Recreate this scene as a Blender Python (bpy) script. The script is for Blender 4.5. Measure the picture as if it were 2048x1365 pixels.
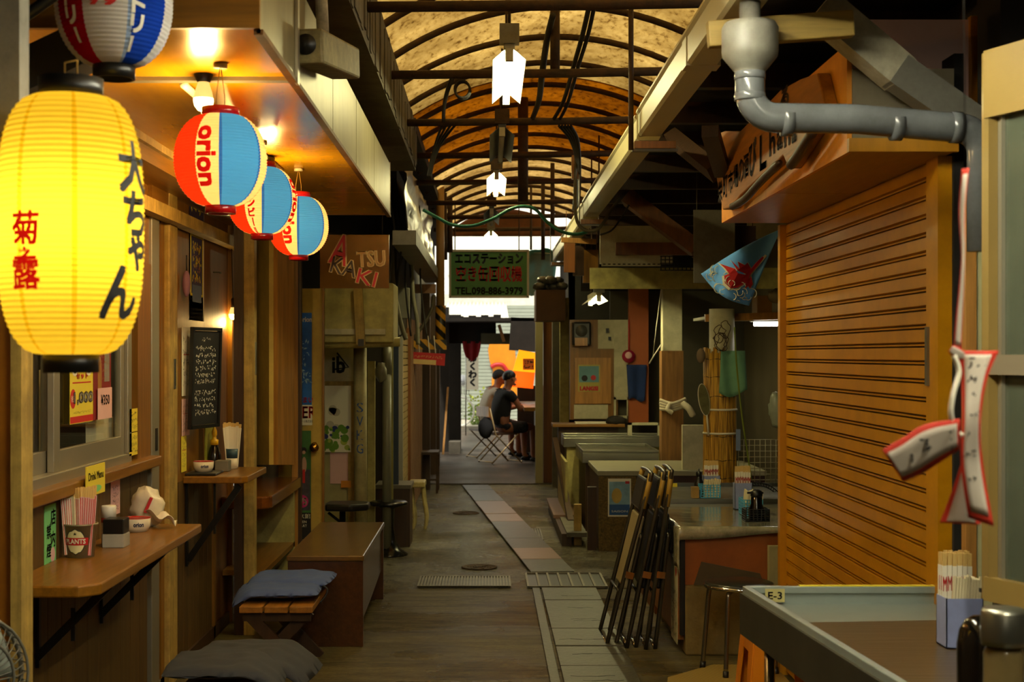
import bpy, math, random
from math import sin, cos, pi, radians, sqrt, atan2
from mathutils import Vector, Matrix, noise
for _o in list(bpy.data.objects): bpy.data.objects.remove(_o)
SC = bpy.context.scene
COL = SC.collection
random.seed(7)
V = Vector
F, VX, VY, H = 2844.0, 975.0, 710.0, 1.55
def W(x, y, Y):
    """world point on depth Y that the photograph shows at pixel x, y (2048x1365)"""
    return V(((x-VX)/F*Y, Y, H-(y-VY)/F*Y))
def C(h, k=1.0):
    h = h.lstrip('#'); c = [int(h[i:i+2], 16)/255 for i in (0, 2, 4)]
    return tuple(k*(u/12.92 if u <= .04045 else ((u+.055)/1.055)**2.4) for u in c) + (1.0,)

# ------------------------------------------------------------------ camera
cam_d = bpy.data.cameras.new('camera'); cam = bpy.data.objects.new('camera', cam_d); COL.objects.link(cam)
cam.location = (0, 0, H); cam.rotation_euler = (pi/2, 0, 0)
cam_d.sensor_width = 36; cam_d.lens = F/2048*36
cam_d.shift_x = (1024-VX)/2048; cam_d.shift_y = (VY-682.5)/2048
cam_d.clip_start = .05; cam_d.clip_end = 300
cam_d.dof.use_dof = True; cam_d.dof.focus_distance = 6.8; cam_d.dof.aperture_fstop = 6.0
SC.camera = cam
# ------------------------------------------------------------------ colour and exposure
SC.view_settings.view_transform = 'Standard'; SC.view_settings.look = 'None'
SC.view_settings.gamma = 1.0; SC.view_settings.use_curve_mapping = False
SC.view_settings.exposure = -0.1
SC.cycles.use_denoising = True
SC.cycles.max_bounces = 8; SC.cycles.diffuse_bounces = 4; SC.cycles.glossy_bounces = 4
SC.cycles.transmission_bounces = 6; SC.cycles.transparent_max_bounces = 8
SC.cycles.sample_clamp_indirect = 3.0
# ------------------------------------------------------------------ sky and sun
wd = bpy.data.worlds.new('sky'); SC.world = wd; wd.use_nodes = True
_n = wd.node_tree.nodes; _bg = _n['Background']
_bg.inputs['Color'].default_value = (1.0, .96, .80, 1); _bg.inputs['Strength'].default_value = 1.5
sun_d = bpy.data.lights.new('sun', 'SUN'); sun = bpy.data.objects.new('sun', sun_d); COL.objects.link(sun)
sun_d.energy = 5.0; sun_d.angle = radians(3); sun_d.color = (1, .93, .80)
sun.rotation_euler = (radians(24), radians(-9), 0); sun.location = (0, 5, 12)

# ------------------------------------------------------------------ materials
class NT:
    def __init__(s, m):
        m.use_nodes = True; s.t = m.node_tree; s.n = s.t.nodes; s.l = s.t.links
        s.p = s.n['Principled BSDF']; s.out = s.n['Material Output']
    def new(s, typ, **kw):
        q = s.n.new(typ)
        for k, v in kw.items():
            if k.startswith('_'): setattr(q, k[1:], v)
            else: q.inputs[k.replace('__', ' ')].default_value = v
        return q
    def link(s, a, b): s.l.new(a, b)
def ramp(nt, fac, stops, interp='LINEAR'):
    r = nt.new('ShaderNodeValToRGB'); r.color_ramp.interpolation = interp
    e = r.color_ramp.elements
    while len(e) < len(stops): e.new(.5)
    for k, (p, c) in enumerate(stops): e[k].position = p; e[k].color = c if len(c) == 4 else (*c, 1)
    nt.link(fac, r.inputs['Fac']); return r.outputs['Color']
def mulc(c, k): return (min(1, c[0]*k), min(1, c[1]*k), min(1, c[2]*k), 1)
def mk(name, col, rough=.55, metal=0.0, var=.18, scale=6.0, stretch=(1, 1, 1), bump=.0, bscale=60.0,
       dirt=None, dscale=3.0, damt=.5, coat=0.0, alpha=1.0, trans=0.0, spec=.5, rvar=0.0):
    """painted / wooden / metal surface: noise-varied colour, optional dirt of its own colour, bump"""
    m = bpy.data.materials.new(name); nt = NT(m); p = nt.p
    if isinstance(col, str): col = C(col)
    tc = nt.new('ShaderNodeTexCoord'); mp = nt.new('ShaderNodeMapping'); mp.inputs['Scale'].default_value = stretch
    nt.link(tc.outputs['Object'], mp.inputs['Vector'])
    nz = nt.new('ShaderNodeTexNoise', Scale=scale, Detail=6.0, Roughness=.62); nt.link(mp.outputs['Vector'], nz.inputs['Vector'])
    c = ramp(nt, nz.outputs['Fac'], [(.3, mulc(col, 1-var)), (.7, mulc(col, 1+var))])
    if dirt:
        d = C(dirt) if isinstance(dirt, str) else dirt
        n2 = nt.new('ShaderNodeTexNoise', Scale=dscale, Detail=8.0, Roughness=.7); nt.link(tc.outputs['Object'], n2.inputs['Vector'])
        f = ramp(nt, n2.outputs['Fac'], [(.5-.12, (0, 0, 0)), (.5+.2, (damt,)*3)])
        mx = nt.new('ShaderNodeMix', _data_type='RGBA'); nt.link(f, mx.inputs[0]); nt.link(c, mx.inputs[6])
        mx.inputs[7].default_value = d; c = mx.outputs[2]
    nt.link(c, p.inputs['Base Color'])
    p.inputs['Roughness'].default_value = rough; p.inputs['Metallic'].default_value = metal
    p.inputs['Specular IOR Level'].default_value = spec
    if rvar:
        n3 = nt.new('ShaderNodeTexNoise', Scale=dscale*1.7, Detail=5.0); nt.link(tc.outputs['Object'], n3.inputs['Vector'])
        mr = nt.new('ShaderNodeMapRange'); mr.inputs[1].default_value = .3; mr.inputs[2].default_value = .7
        mr.inputs[3].default_value = max(.03, rough-rvar); mr.inputs[4].default_value = min(1, rough+rvar)
        nt.link(n3.outputs['Fac'], mr.inputs[0]); nt.link(mr.outputs[0], p.inputs['Roughness'])
    if bump:
        n4 = nt.new('ShaderNodeTexNoise', Scale=bscale, Detail=5.0); nt.link(mp.outputs['Vector'], n4.inputs['Vector'])
        b = nt.new('ShaderNodeBump', Strength=bump, Distance=.01); nt.link(n4.outputs['Fac'], b.inputs['Height'])
        nt.link(b.outputs['Normal'], p.inputs['Normal'])
    if coat: p.inputs['Coat Weight'].default_value = coat; p.inputs['Coat Roughness'].default_value = .12
    if trans: p.inputs['Transmission Weight'].default_value = trans
    if alpha < 1: p.inputs['Alpha'].default_value = alpha
    return m
def wood(name, col, axis='z', rough=.5, var=.3, coat=0.0, dirt=None, damt=.5, dscale=3.0, k=1.0):
    st = {'x': (.6, 9, 9), 'y': (9, .6, 9), 'z': (9, 9, .6)}[axis]
    return mk(name, C(col, k), rough, var=var, scale=4.0, stretch=st, bump=.12, bscale=9.0, coat=coat, dirt=dirt, damt=damt, dscale=dscale)
def flat(name, col, rough=.6, k=1.0, metal=0.0): return mk(name, C(col, k), rough, metal, var=.06, scale=10)
def emit(name, col, s):
    m = bpy.data.materials.new(name); nt = NT(m)
    if isinstance(col, str): col = C(col)
    nt.p.inputs['Base Color'].default_value = col; nt.p.inputs['Emission Color'].default_value = col
    nt.p.inputs['Emission Strength'].default_value = s; return m
def glass(name, tint=(1, 1, 1, 1), rough=.02, gloss=.12):
    """thin window glass or clear plastic: mostly see-through with a reflecting skin"""
    m = bpy.data.materials.new(name); nt = NT(m); nt.n.remove(nt.p)
    t = nt.new('ShaderNodeBsdfTransparent', Color=tint); g = nt.new('ShaderNodeBsdfGlossy', Roughness=rough)
    lw = nt.new('ShaderNodeLayerWeight', Blend=.5); pw = nt.new('ShaderNodeMath', _operation='POWER'); pw.inputs[1].default_value = 5.0; nt.link(lw.outputs['Facing'], pw.inputs[0])
    ad = nt.new('ShaderNodeMath', _operation='MULTIPLY_ADD'); ad.inputs[1].default_value = .5; ad.inputs[2].default_value = gloss*.4
    nt.link(pw.outputs[0], ad.inputs[0]); mx = nt.new('ShaderNodeMixShader'); nt.link(ad.outputs[0], mx.inputs[0])
    nt.link(t.outputs[0], mx.inputs[1]); nt.link(g.outputs[0], mx.inputs[2]); nt.link(mx.outputs[0], nt.out.inputs['Surface']); return m

# ------------------------------------------------------------------ mesh builder
_tx = {}
def text_mesh(s):
    if s not in _tx:
        cu = bpy.data.curves.new('t', 'FONT'); cu.body = s; cu.size = 1; cu.resolution_u = 2
        ob = bpy.data.objects.new('t', cu); COL.objects.link(ob); bpy.context.view_layer.update()
        me = bpy.data.meshes.new_from_object(ob.evaluated_get(bpy.context.evaluated_depsgraph_get()))
        vs = [v.co.copy() for v in me.vertices]; fs = [tuple(p.vertices) for p in me.polygons]
        bpy.data.objects.remove(ob); bpy.data.curves.remove(cu); bpy.data.meshes.remove(me)
        if vs:
            x0 = min(v.x for v in vs); x1 = max(v.x for v in vs); y0 = min(v.y for v in vs); y1 = max(v.y for v in vs)
        else: x0 = y0 = 0; x1 = y1 = 1
        _tx[s] = (vs, fs, (x0, x1, y0, y1))
    return _tx[s]
class MB:
    def __init__(s): s.v = []; s.f = []; s.m = []; s.s = []
    def add(s, vs, fs, m=0, sm=False):
        o = len(s.v); s.v += [V(a) for a in vs]
        for q in fs: s.f.append(tuple(i+o for i in q)); s.m.append(m); s.s.append(sm)
        return s
    def box(s, x0, y0, z0, x1, y1, z1, m=0):
        x0, x1 = sorted((x0, x1)); y0, y1 = sorted((y0, y1)); z0, z1 = sorted((z0, z1))
        return s.add([(x, y, z) for z in (z0, z1) for y in (y0, y1) for x in (x0, x1)],
                     [(0, 2, 3, 1), (4, 5, 7, 6), (0, 1, 5, 4), (2, 6, 7, 3), (0, 4, 6, 2), (1, 3, 7, 5)], m)
    def cbox(s, c, d, m=0, rot=None):
        b = MB().box(-d[0]/2, -d[1]/2, -d[2]/2, d[0]/2, d[1]/2, d[2]/2)
        R = Matrix.Rotation(rot, 4, 'Z') if isinstance(rot, (int, float)) else (rot or Matrix())
        return s.add([R @ v + V(c) for v in b.v], b.f, m)
    def beam(s, p, q, w, h=None, m=0, up=(0, 0, 1), w2=None, h2=None):
        p, q = V(p), V(q); d = (q-p).normalized(); up = V(up)
        if abs(d.dot(up)) > .99: up = V((0, 1, 0))
        a = d.cross(up).normalized(); b = a.cross(d); h = w if h is None else h; w2 = w2 or w; h2 = h2 or h
        vs = [p+a*w/2*i+b*h/2*j for i, j in ((-1, -1), (1, -1), (1, 1), (-1, 1))]+[q+a*w2/2*i+b*h2/2*j for i, j in ((-1, -1), (1, -1), (1, 1), (-1, 1))]
        return s.add(vs, [(3, 2, 1, 0), (4, 5, 6, 7), (0, 1, 5, 4), (1, 2, 6, 5), (2, 3, 7, 6), (3, 0, 4, 7)], m)
    def tube(s, pts, r, n=8, m=0, closed=False, cap=True):
        pts = [V(p) for p in pts]; N = len(pts); rs = r if isinstance(r, (list, tuple)) else [r]*N
        vs = []; fs = []; prev = None
        for i, p in enumerate(pts):
            if closed: t = pts[(i+1) % N]-pts[i-1]
            else: t = pts[min(i+1, N-1)]-pts[max(i-1, 0)]
            t = t.normalized() if t.length > 1e-9 else V((0, 0, 1))
            if prev is None:
                u = V((0, 0, 1)) if abs(t.z) < .9 else V((1, 0, 0)); a = t.cross(u).normalized()
            else: a = (prev-t*prev.dot(t)).normalized()
            prev = a; b = t.cross(a)
            vs += [p+(a*cos(2*pi*k/n)+b*sin(2*pi*k/n))*rs[i] for k in range(n)]
        for i in range(N if closed else N-1):
            j = (i+1) % N
            fs += [(i*n+k, i*n+(k+1) % n, j*n+(k+1) % n, j*n+k) for k in range(n)]
        if cap and not closed: fs += [tuple(range(n-1, -1, -1)), tuple((N-1)*n+k for k in range(n))]
        return s.add(vs, fs, m, True)
    def cyl(s, p, q, r, r2=None, n=16, m=0):
        return s.tube([p, q], [r, r if r2 is None else r2], n, m)
    def lathe(s, prof, c=(0, 0, 0), n=24, m=0, R=None, sm=True):
        c = V(c); vs = []; fs = []; N = len(prof)
        for r, z in prof:
            for k in range(n):
                p = V((r*cos(2*pi*k/n), r*sin(2*pi*k/n), z)); vs.append((R @ p if R else p)+c)
        for i in range(N-1): fs += [(i*n+k, i*n+(k+1) % n, (i+1)*n+(k+1) % n, (i+1)*n+k) for k in range(n)]
        if prof[0][0] > 1e-4: fs.append(tuple(range(n-1, -1, -1)))
        if prof[-1][0] > 1e-4: fs.append(tuple((N-1)*n+k for k in range(n)))
        return s.add(vs, fs, m, sm)
    def prism(s, poly, o, ux, uy, d, m=0):
        """2-D outline poly set at o along ux, uy, given thickness d along ux x uy"""
        o, ux, uy = V(o), V(ux), V(uy); nn = ux.cross(uy).normalized(); N = len(poly)
        vs = [o+ux*a+uy*b for a, b in poly]+[o+ux*a+uy*b+nn*d for a, b in poly]
        fs = [tuple(range(N-1, -1, -1)), tuple(N+i for i in range(N))]+[(i, (i+1) % N, N+(i+1) % N, N+i) for i in range(N)]
        return s.add(vs, fs, m)
    def slab(s, a, b, c, d, t, m=0):
        a, b, c, d = V(a), V(b), V(c), V(d); n = (b-a).cross(d-a).normalized()*t
        return s.add([a, b, c, d, a+n, b+n, c+n, d+n], [(3, 2, 1, 0), (4, 5, 6, 7), (0, 1, 5, 4), (1, 2, 6, 5), (2, 3, 7, 6), (3, 0, 4, 7)], m)
    def sheet(s, fn, nu, nv, t=.002, m=0, sm=True):
        """curved sheet fn(u,v) with real thickness t"""
        P = [[V(fn(i/nu, j/nv)) for j in range(nv+1)] for i in range(nu+1)]; top = []; bot = []
        for i in range(nu+1):
            for j in range(nv+1):
                du = P[min(i+1, nu)][j]-P[max(i-1, 0)][j]; dv = P[i][min(j+1, nv)]-P[i][max(j-1, 0)]
                n = du.cross(dv); n = n.normalized() if n.length > 1e-12 else V((0, 0, 1))
                top.append(P[i][j]+n*t/2); bot.append(P[i][j]-n*t/2)
        K = len(top); w = nv+1; fs = []
        for i in range(nu):
            for j in range(nv):
                a, b, c, d = i*w+j, (i+1)*w+j, (i+1)*w+j+1, i*w+j+1
                fs += [(a, b, c, d), (K+d, K+c, K+b, K+a)]
        rim = [i*w for i in range(nu+1)]+[nu*w+j for j in range(1, nv+1)]+[i*w+nv for i in range(nu-1, -1, -1)]+[j for j in range(nv-1, 0, -1)]
        for k in range(len(rim)):
            a, b = rim[k], rim[(k+1) % len(rim)]; fs.append((b, a, K+a, K+b))
        return s.add(top+bot, fs, m, sm)
    def blob(s, c, r, nu=16, nv=10, m=0, fn=None, R=None):
        c = V(c); vs = []; fs = []
        for j in range(nv+1):
            th = pi*j/nv
            for i in range(nu):
                ph = 2*pi*i/nu; d = V((sin(th)*cos(ph), sin(th)*sin(ph), cos(th)))
                k = fn(d) if fn else 1
                p = V((d.x*r[0], d.y*r[1], d.z*r[2]))*k; vs.append((R @ p if R else p)+c)
        for j in range(nv): fs += [(j*nu+i, (j+1)*nu+i, (j+1)*nu+(i+1) % nu, j*nu+(i+1) % nu) for i in range(nu)]
        return s.add(vs, fs, m, True)
    def text(s, t, o, ux, uy, size, m=0, lift=.0008, w=None, align='c', wrap=None, bold=0):
        """flat lettering: o centre (or left) of the text box, ux right, uy up (unit vectors), size = cap-to-base height"""
        vs, fs, (x0, x1, y0, y1) = text_mesh(t)
        if not vs: return s
        o, ux, uy = V(o), V(ux).normalized(), V(uy).normalized(); n = ux.cross(uy)
        k = size/max(1e-6, y1-y0); kx = k if w is None else w/max(1e-6, x1-x0)
        xo = (x0+x1)/2 if align == 'c' else x0
        for dx in ([0] if not bold else [-bold, 0, bold]):
            for dy in ([0] if not bold else [-bold, bold]):
                pts = []
                for v in vs:
                    a = (v.x-xo)*kx+dx; b = (v.y-(y0+y1)/2)*k+dy
                    pts.append(wrap(a, b) if wrap else o+ux*a+uy*b+n*(lift+abs(dx)*.02+dy*.01))
                s.add(pts, fs, m)
        return s
    def vtext(s, t, o, ux, uy, size, pitch, m=0, lift=.0008, bold=0, rot=False):
        """characters stacked downwards"""
        o, ux, uy = V(o), V(ux).normalized(), V(uy).normalized()
        for i, ch in enumerate(t):
            if ch == ' ': continue
            p = o-uy*pitch*i
            if ch == 'ー': s.text(ch, p, -uy, ux, size*.16, m, lift, w=size*.9, bold=bold)
            else: s.text(ch, p, ux, uy, size, m, lift, bold=bold)
        return s
    def scribble(s, o, ux, uy, w, h, m=0, rows=4, seed=1, lift=.0009, t=.08):
        """rows of hand-written strokes, as small flat bars"""
        r = random.Random(seed); o, ux, uy = V(o), V(ux).normalized(), V(uy).normalized(); n = ux.cross(uy)*lift; rh = h/rows
        for i in range(rows):
            x = -w/2
            while x < w/2-rh*.3:
                cw = rh*r.uniform(.35, .7)
                for q in range(r.randint(2, 4)):
                    a = V((x+r.uniform(0, cw), h/2-rh*(i+.15+r.uniform(0, .6)), 0)); an = r.choice((0, pi/2, .9, 2.2)); L = rh*r.uniform(.25, .55)
                    b = a+V((cos(an), -sin(an), 0))*L*.7; d = V((-(b-a).y, (b-a).x, 0)).normalized()*rh*t/2
                    s.add([o+ux*p.x+uy*p.y+n for p in (a-d, a+d, b+d, b-d)], [(0, 1, 2, 3)], m)
                x += cw*1.25
        return s
    def build(s, name, mat, parent=None, label=None, cat=None, group=None, kind=None, bevel=0, sub=0, ang=35, base=None):
        vs = s.v
        if parent is not None:
            Mi = wm(parent).inverted(); vs = [Mi @ v for v in vs]; off = V()
        else:
            lo = V([min(v[i] for v in vs) for i in range(3)]); hi = V([max(v[i] for v in vs) for i in range(3)])
            off = V(base) if base else V(((lo.x+hi.x)/2, (lo.y+hi.y)/2, lo.z)); vs = [v-off for v in vs]
        me = bpy.data.meshes.new(name); me.from_pydata([tuple(v) for v in vs], [], s.f)
        for q in (mat if isinstance(mat, (list, tuple)) else [mat]): me.materials.append(q)
        me.polygons.foreach_set('material_index', s.m); me.polygons.foreach_set('use_smooth', s.s); me.update()
        o = bpy.data.objects.new(name, me); COL.objects.link(o); o.location = off
        if parent is not None: o.parent = parent
        tag(o, label, cat, group, kind)
        if bevel:
            b = o.modifiers.new('bevel', 'BEVEL'); b.width = bevel; b.segments = 2; b.limit_method = 'ANGLE'; b.angle_limit = radians(ang)
        if sub:
            b = o.modifiers.new('sub', 'SUBSURF'); b.levels = sub; b.render_levels = sub
        return o
def wm(o):
    M = Matrix()
    while o is not None: M = o.matrix_basis @ M; o = o.parent
    return M
def tag(o, label=None, cat=None, group=None, kind=None):
    if label: o['label'] = label
    if cat: o['category'] = cat
    if group: o['group'] = group
    if kind: o['kind'] = kind
    return o
def thing(name, label, cat, loc=(0, 0, 0), rz=0, group=None, kind=None):
    o = bpy.data.objects.new(name, None); COL.objects.link(o); o.empty_display_size = .1
    o.location = loc; o.rotation_euler = (0, 0, rz); return tag(o, label, cat, group, kind)
def dup(root, loc, rz=0, label=None, group=None, rot=None):
    r = root.copy(); COL.objects.link(r); r.location = loc; r.rotation_euler = rot or (0, 0, rz)
    if label: r['label'] = label
    if group: r['group'] = group
    def rec(a, b):
        for ch in list(a.children):
            c = ch.copy(); COL.objects.link(c); c.parent = b; rec(ch, c)
    rec(root, r); return r
def lamp(name, loc, power, col=(1, .75, .35), r=.03, typ='POINT', parent=None):
    d = bpy.data.lights.new(name, typ); d.energy = power; d.color = col; d.shadow_soft_size = r
    o = bpy.data.objects.new(name, d); COL.objects.link(o); o.location = loc
    if parent is not None: o.location = wm(parent).inverted() @ V(loc); o.parent = parent
    return o
def arc(c, r, a0, a1, n, ux=(1, 0, 0), uy=(0, 0, 1)):
    c, ux, uy = V(c), V(ux), V(uy)
    return [c+(ux*cos(a0+(a1-a0)*i/n)+uy*sin(a0+(a1-a0)*i/n))*r for i in range(n+1)]
def sag(p, q, d, n=12):
    p, q = V(p), V(q); return [p.lerp(q, i/n)-V((0, 0, d*4*(i/n)*(1-i/n))) for i in range(n+1)]
def spline(pts, n=6):
    pts = [V(p) for p in pts]; out = []
    for i in range(len(pts)-1):
        p0, p1, p2, p3 = pts[max(i-1, 0)], pts[i], pts[i+1], pts[min(i+2, len(pts)-1)]
        for k in range(n):
            t = k/n
            out.append(.5*((2*p1)+(p2-p0)*t+(2*p0-5*p1+4*p2-p3)*t*t+(3*p1-p0-3*p2+p3)*t*t*t))
    return out+[pts[-1]]
X1, Y1, Z1 = V((1, 0, 0)), V((0, 1, 0)), V((0, 0, 1))

# ------------------------------------------------------------------ shared materials
M = {}
M['brown'] = wood('brown wood', '#7c520f', 'z', .45, coat=.15)
M['brown_y'] = wood('brown wood along the alley', '#7f5410', 'y', .4, coat=.25)
M['brown_x'] = wood('brown wood across', '#7c520f', 'x', .45, coat=.1)
M['red_wood'] = wood('reddish brown wood', '#6b3c0a', 'z', .5)
M['panel'] = wood('printed wood panel', '#523b12', 'z', .55)
M['dark_wood'] = wood('dark stained wood', '#38220e', 'z', .5)
M['bench_wood'] = wood('dark red brown wood', '#44260c', 'y', .33, coat=.3)
M['cream_wood'] = wood('weathered cream painted wood', '#b09248', 'z', .6, dirt='#5d4a22', damt=.7, dscale=9)
M['cream'] = mk('cream paint', '#c6a852', .45, dirt='#7c6a38', damt=.45, dscale=4)
M['tan'] = wood('tan varnished panel', '#a9783a', 'z', .3, coat=.3)
M['olive'] = mk('olive grey paint', '#bcae66', .6, dirt='#4a4226', damt=.6, dscale=5)
M['offwhite'] = mk('off white paint', '#c2bb9a', .6, dirt='#6a6144', damt=.5, dscale=4)
M['white'] = mk('white', '#e8e4d6', .5, var=.05)
M['paper'] = mk('white paper', '#e6e0cc', .8, var=.05)
M['yellow_paper'] = mk('yellow paper', '#e2cf3a', .8, var=.05)
M['green_paper'] = mk('green paper', '#7ccf7d', .8, var=.05)
M['pink_paper'] = mk('pink paper', '#e0b5b3', .8, var=.05)
M['black'] = mk('black', '#0d0d0e', .4, var=.1)
M['black_metal'] = mk('black painted metal', '#101010', .4, .3, var=.2)
M['ink'] = mk('black ink', '#141214', .7, var=.02)
M['red'] = mk('red', '#b5161b', .45, var=.08)
M['red_gloss'] = mk('glossy red plastic', '#a80f12', .2, var=.05)
M['red_ink'] = mk('red ink', '#c0201a', .7, var=.03)
M['blue'] = mk('blue', '#1b4f9c', .6, var=.08)
M['steel'] = mk('stainless steel', '#a5a8a4', .28, 1.0, var=.1, scale=3, rvar=.08)
M['steel_worn'] = mk('worn stainless steel', '#98988c', .38, .95, var=.15, dirt='#6b644e', damt=.5, rvar=.1)
M['alu'] = mk('aluminium', '#b0aa96', .4, .7, var=.1, dirt='#7a7260', damt=.3)
M['chrome'] = mk('chrome', '#cfcfcf', .12, 1.0, var=.03)
M['rust'] = mk('rusty dark iron', '#3a2c1e', .75, .2, var=.4, scale=18, dirt='#5a3a1c', damt=.6, dscale=14, bump=.2, bscale=80)
M['concrete'] = mk('grey concrete', '#6a6456', .85, var=.25, scale=5, dirt='#37332a', damt=.6, bump=.3, bscale=50)
M['dark'] = mk('plain dark board', '#25201a', .85, var=.3)  # near-black brown with random tone variation
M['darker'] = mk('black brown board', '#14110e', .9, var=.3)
M['cable'] = mk('dark cable', '#1d1813', .6, var=.2)
M['greycable'] = mk('grey conduit', '#5f5a46', .55, var=.15)
M['orange'] = mk('orange paint', '#d98a10', .5, var=.12, dirt='#8a520e', damt=.35, dscale=7)
M['orange_pl'] = mk('orange plastic', '#d9800f', .35, var=.05)
M['glass'] = glass('window glass', (.93, .94, .9, 1))
M['clear'] = glass('clear plastic', (.95, .96, .95, 1), .15, .1)
# ================================================================== the setting
def floor_mat(name, c1, c2, r0, r1, streak=1.0):
    m = bpy.data.materials.new(name); nt = NT(m); p = nt.p
    tc = nt.new('ShaderNodeTexCoord'); mp = nt.new('ShaderNodeMapping'); mp.inputs['Scale'].default_value = (1, streak, 1)
    nt.link(tc.outputs['Object'], mp.inputs['Vector'])
    a = nt.new('ShaderNodeTexNoise', Scale=2.2, Detail=9.0, Roughness=.68); nt.link(mp.outputs[0], a.inputs['Vector'])
    b = nt.new('ShaderNodeTexNoise', Scale=38.0, Detail=8.0, Roughness=.8); nt.link(mp.outputs[0], b.inputs['Vector'])
    c = ramp(nt, a.outputs['Fac'], [(.32, C(c1)), (.68, C(c2))])
    s = ramp(nt, b.outputs['Fac'], [(.38, (.4, .4, .4)), (.62, (1.5, 1.5, 1.5))])
    mx = nt.new('ShaderNodeMix', _data_type='RGBA', _blend_type='MULTIPLY'); mx.inputs[0].default_value = 1
    nt.link(c, mx.inputs[6]); nt.link(s, mx.inputs[7]); nt.link(mx.outputs[2], p.inputs['Base Color'])
    w = nt.new('ShaderNodeTexNoise', Scale=1.3, Detail=6.0); nt.link(tc.outputs['Object'], w.inputs['Vector'])
    mr = nt.new('ShaderNodeMapRange'); mr.inputs[1].default_value = .38; mr.inputs[2].default_value = .62
    mr.inputs[3].default_value = r0; mr.inputs[4].default_value = r1
    nt.link(w.outputs['Fac'], mr.inputs[0]); nt.link(mr.outputs[0], p.inputs['Roughness'])
    d = nt.new('ShaderNodeTexNoise', Scale=34.0, Detail=7.0, Roughness=.75); nt.link(mp.outputs[0], d.inputs['Vector'])
    bp = nt.new('ShaderNodeBump', Strength=1.0, Distance=.035); nt.link(d.outputs['Fac'], bp.inputs['Height']); nt.link(bp.outputs['Normal'], p.inputs['Normal'])
    return m
M['floor_near'] = floor_mat('brown troweled concrete', '#574b26', '#a4925a', .2, .46, 5.0)
M['floor_wet'] = floor_mat('wet grey aggregate concrete', '#4c4634', '#9c9474', .12, .36)
M['floor_far'] = floor_mat('smooth brown concrete', '#43362a', '#5f4f3d', .3, .5)
M['paving'] = mk('drain cover paving', '#3b3726', .42, var=.35, dirt='#37301f', damt=.7, dscale=5, bump=.3, bscale=40)
M['pink_tile'] = mk('pinkish drain slab', '#8c6a56', .42, var=.15, dirt='#4d3e30', damt=.5, dscale=6)
M['grate'] = mk('dark steel grating', '#7d786a', .5, .5, var=.2)

b = MB()
b.box(-3, -4, -.2, 3.4, 9.4, 0, 0); b.box(-3, 9.4, -.2, 3.4, 16.95, 0, 1); b.box(-3, 16.95, -.2, 3.4, 30.5, .015, 2); b.box(-6, 30.5, -.2, 6, 40, .0, 3)
M['street'] = mk('pale street paving', '#b9b4a6', .8)
b.build('floor', [M['floor_near'], M['floor_wet'], M['floor_far'], M['street']], kind='structure')
# drain strips let into the floor
def strip(name, pts, w, n, mats, label, seed=1):
    r = random.Random(seed); t = thing(name, label, 'drain cover', pts[0])
    p, q = V(pts[0]), V(pts[1]); d = (q-p)/n; a = V((d.y, -d.x, 0)).normalized()*w/2
    for i in range(n):
        p0 = p+d*i+d.normalized()*.006; p1 = p+d*(i+1)-d.normalized()*.006; z = V((0, 0, .006+r.uniform(0, .006)))
        k = r.randrange(len(mats))
        sb = MB().slab(p0-a, p0+a, p1+a, p1-a, .01)
        if seed == 5:
            for q in range(r.randint(1, 2)):
                f = r.uniform(.25, .8); c = p0.lerp(p1, f)+Z1*.0104; pts = [c-a*r.uniform(.3, .9)]; e = c+a*r.uniform(.2, .9)
                pts = [pts[0].lerp(e, u/5)+d.normalized()*r.uniform(-.012, .012) for u in range(6)]
                for u in range(5): w_ = d.normalized()*r.uniform(.003, .008); sb.add([pts[u]-w_, pts[u+1]-w_, pts[u+1]+w_, pts[u]+w_], [(0, 1, 2, 3)], 1)
        sb.build('slab', [mats[k], M['darker']], t, bevel=.003).location += z
    return t
strip('drain_cover_row', [W(950, 0, 16.8)*V((1, 1, 0)) if False else V((-.145, 16.75, .0)), V((.46, 10.04, 0))], .31, 11, [M['pink_tile'], M['pink_tile'], M['paving']],
      'diagonal row of pinkish drain slabs running down the wet alley floor', 3)
strip('drain_cover_row', [V((.535, 9.35, .0)), V((.54, 5.6, 0))], .36, 8, [M['paving']], 'straight row of cracked grey drain slabs in the foreground floor', 5)
b = MB().box(.295, 5.4, 0, .345, 9.38, .012); b.build('drain_kerb', M['paving'], label='narrow concrete kerb along the foreground drain slabs', cat='kerb', bevel=.003)
def grating(x0, x1, y0, y1, n, label):
    b = MB().box(x0, y0, .0, x1, y1, .006, 1)
    for i in range(n+1):
        x = x0+(x1-x0)*i/n; b.box(x-.007, y0, .005, x+.007, y1, .016)
    b.box(x0, y0, .005, x1, y0+.014, .017); b.box(x0, y1-.014, .005, x1, y1, .017)
    b.build('drain_grating', [M['grate'], M['black']], label=label, cat='grating')
M['grate_d'] = M['grate']
grating(-.46, .15, 9.43, 9.86, 30, 'ribbed steel floor grating across the left half of the alley')
grating(.27, .79, 9.42, 10.02, 7, 'dark floor grating with wide bars beside the folding chairs')
grating(.17, .46, 11.8, 12.55, 14, 'small slotted grating set in the diagonal pink drain row')
def manhole(c, r, label):
    b = MB().lathe([(r, 0), (r, .008), (r*.9, .008), (r*.88, .004), (0, .004)], (c[0], c[1], 0), 28)
    for k in range(5):
        for i in range(6):
            a = 2*pi*i/6+k; b.box(c[0]+cos(a)*r*.16*k-.008, c[1]+sin(a)*r*.16*k-.008, .003, c[0]+cos(a)*r*.16*k+.008, c[1]+sin(a)*r*.16*k+.008, .008)
    b.build('manhole_cover', M['rust'], label=label, cat='manhole cover')
manhole((-.06, 10.35), .13, 'round iron manhole cover just behind the ribbed floor grating')
manhole((-.21, 13.9), .13, 'round manhole cover on the wet floor, farther down the alley')

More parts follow.
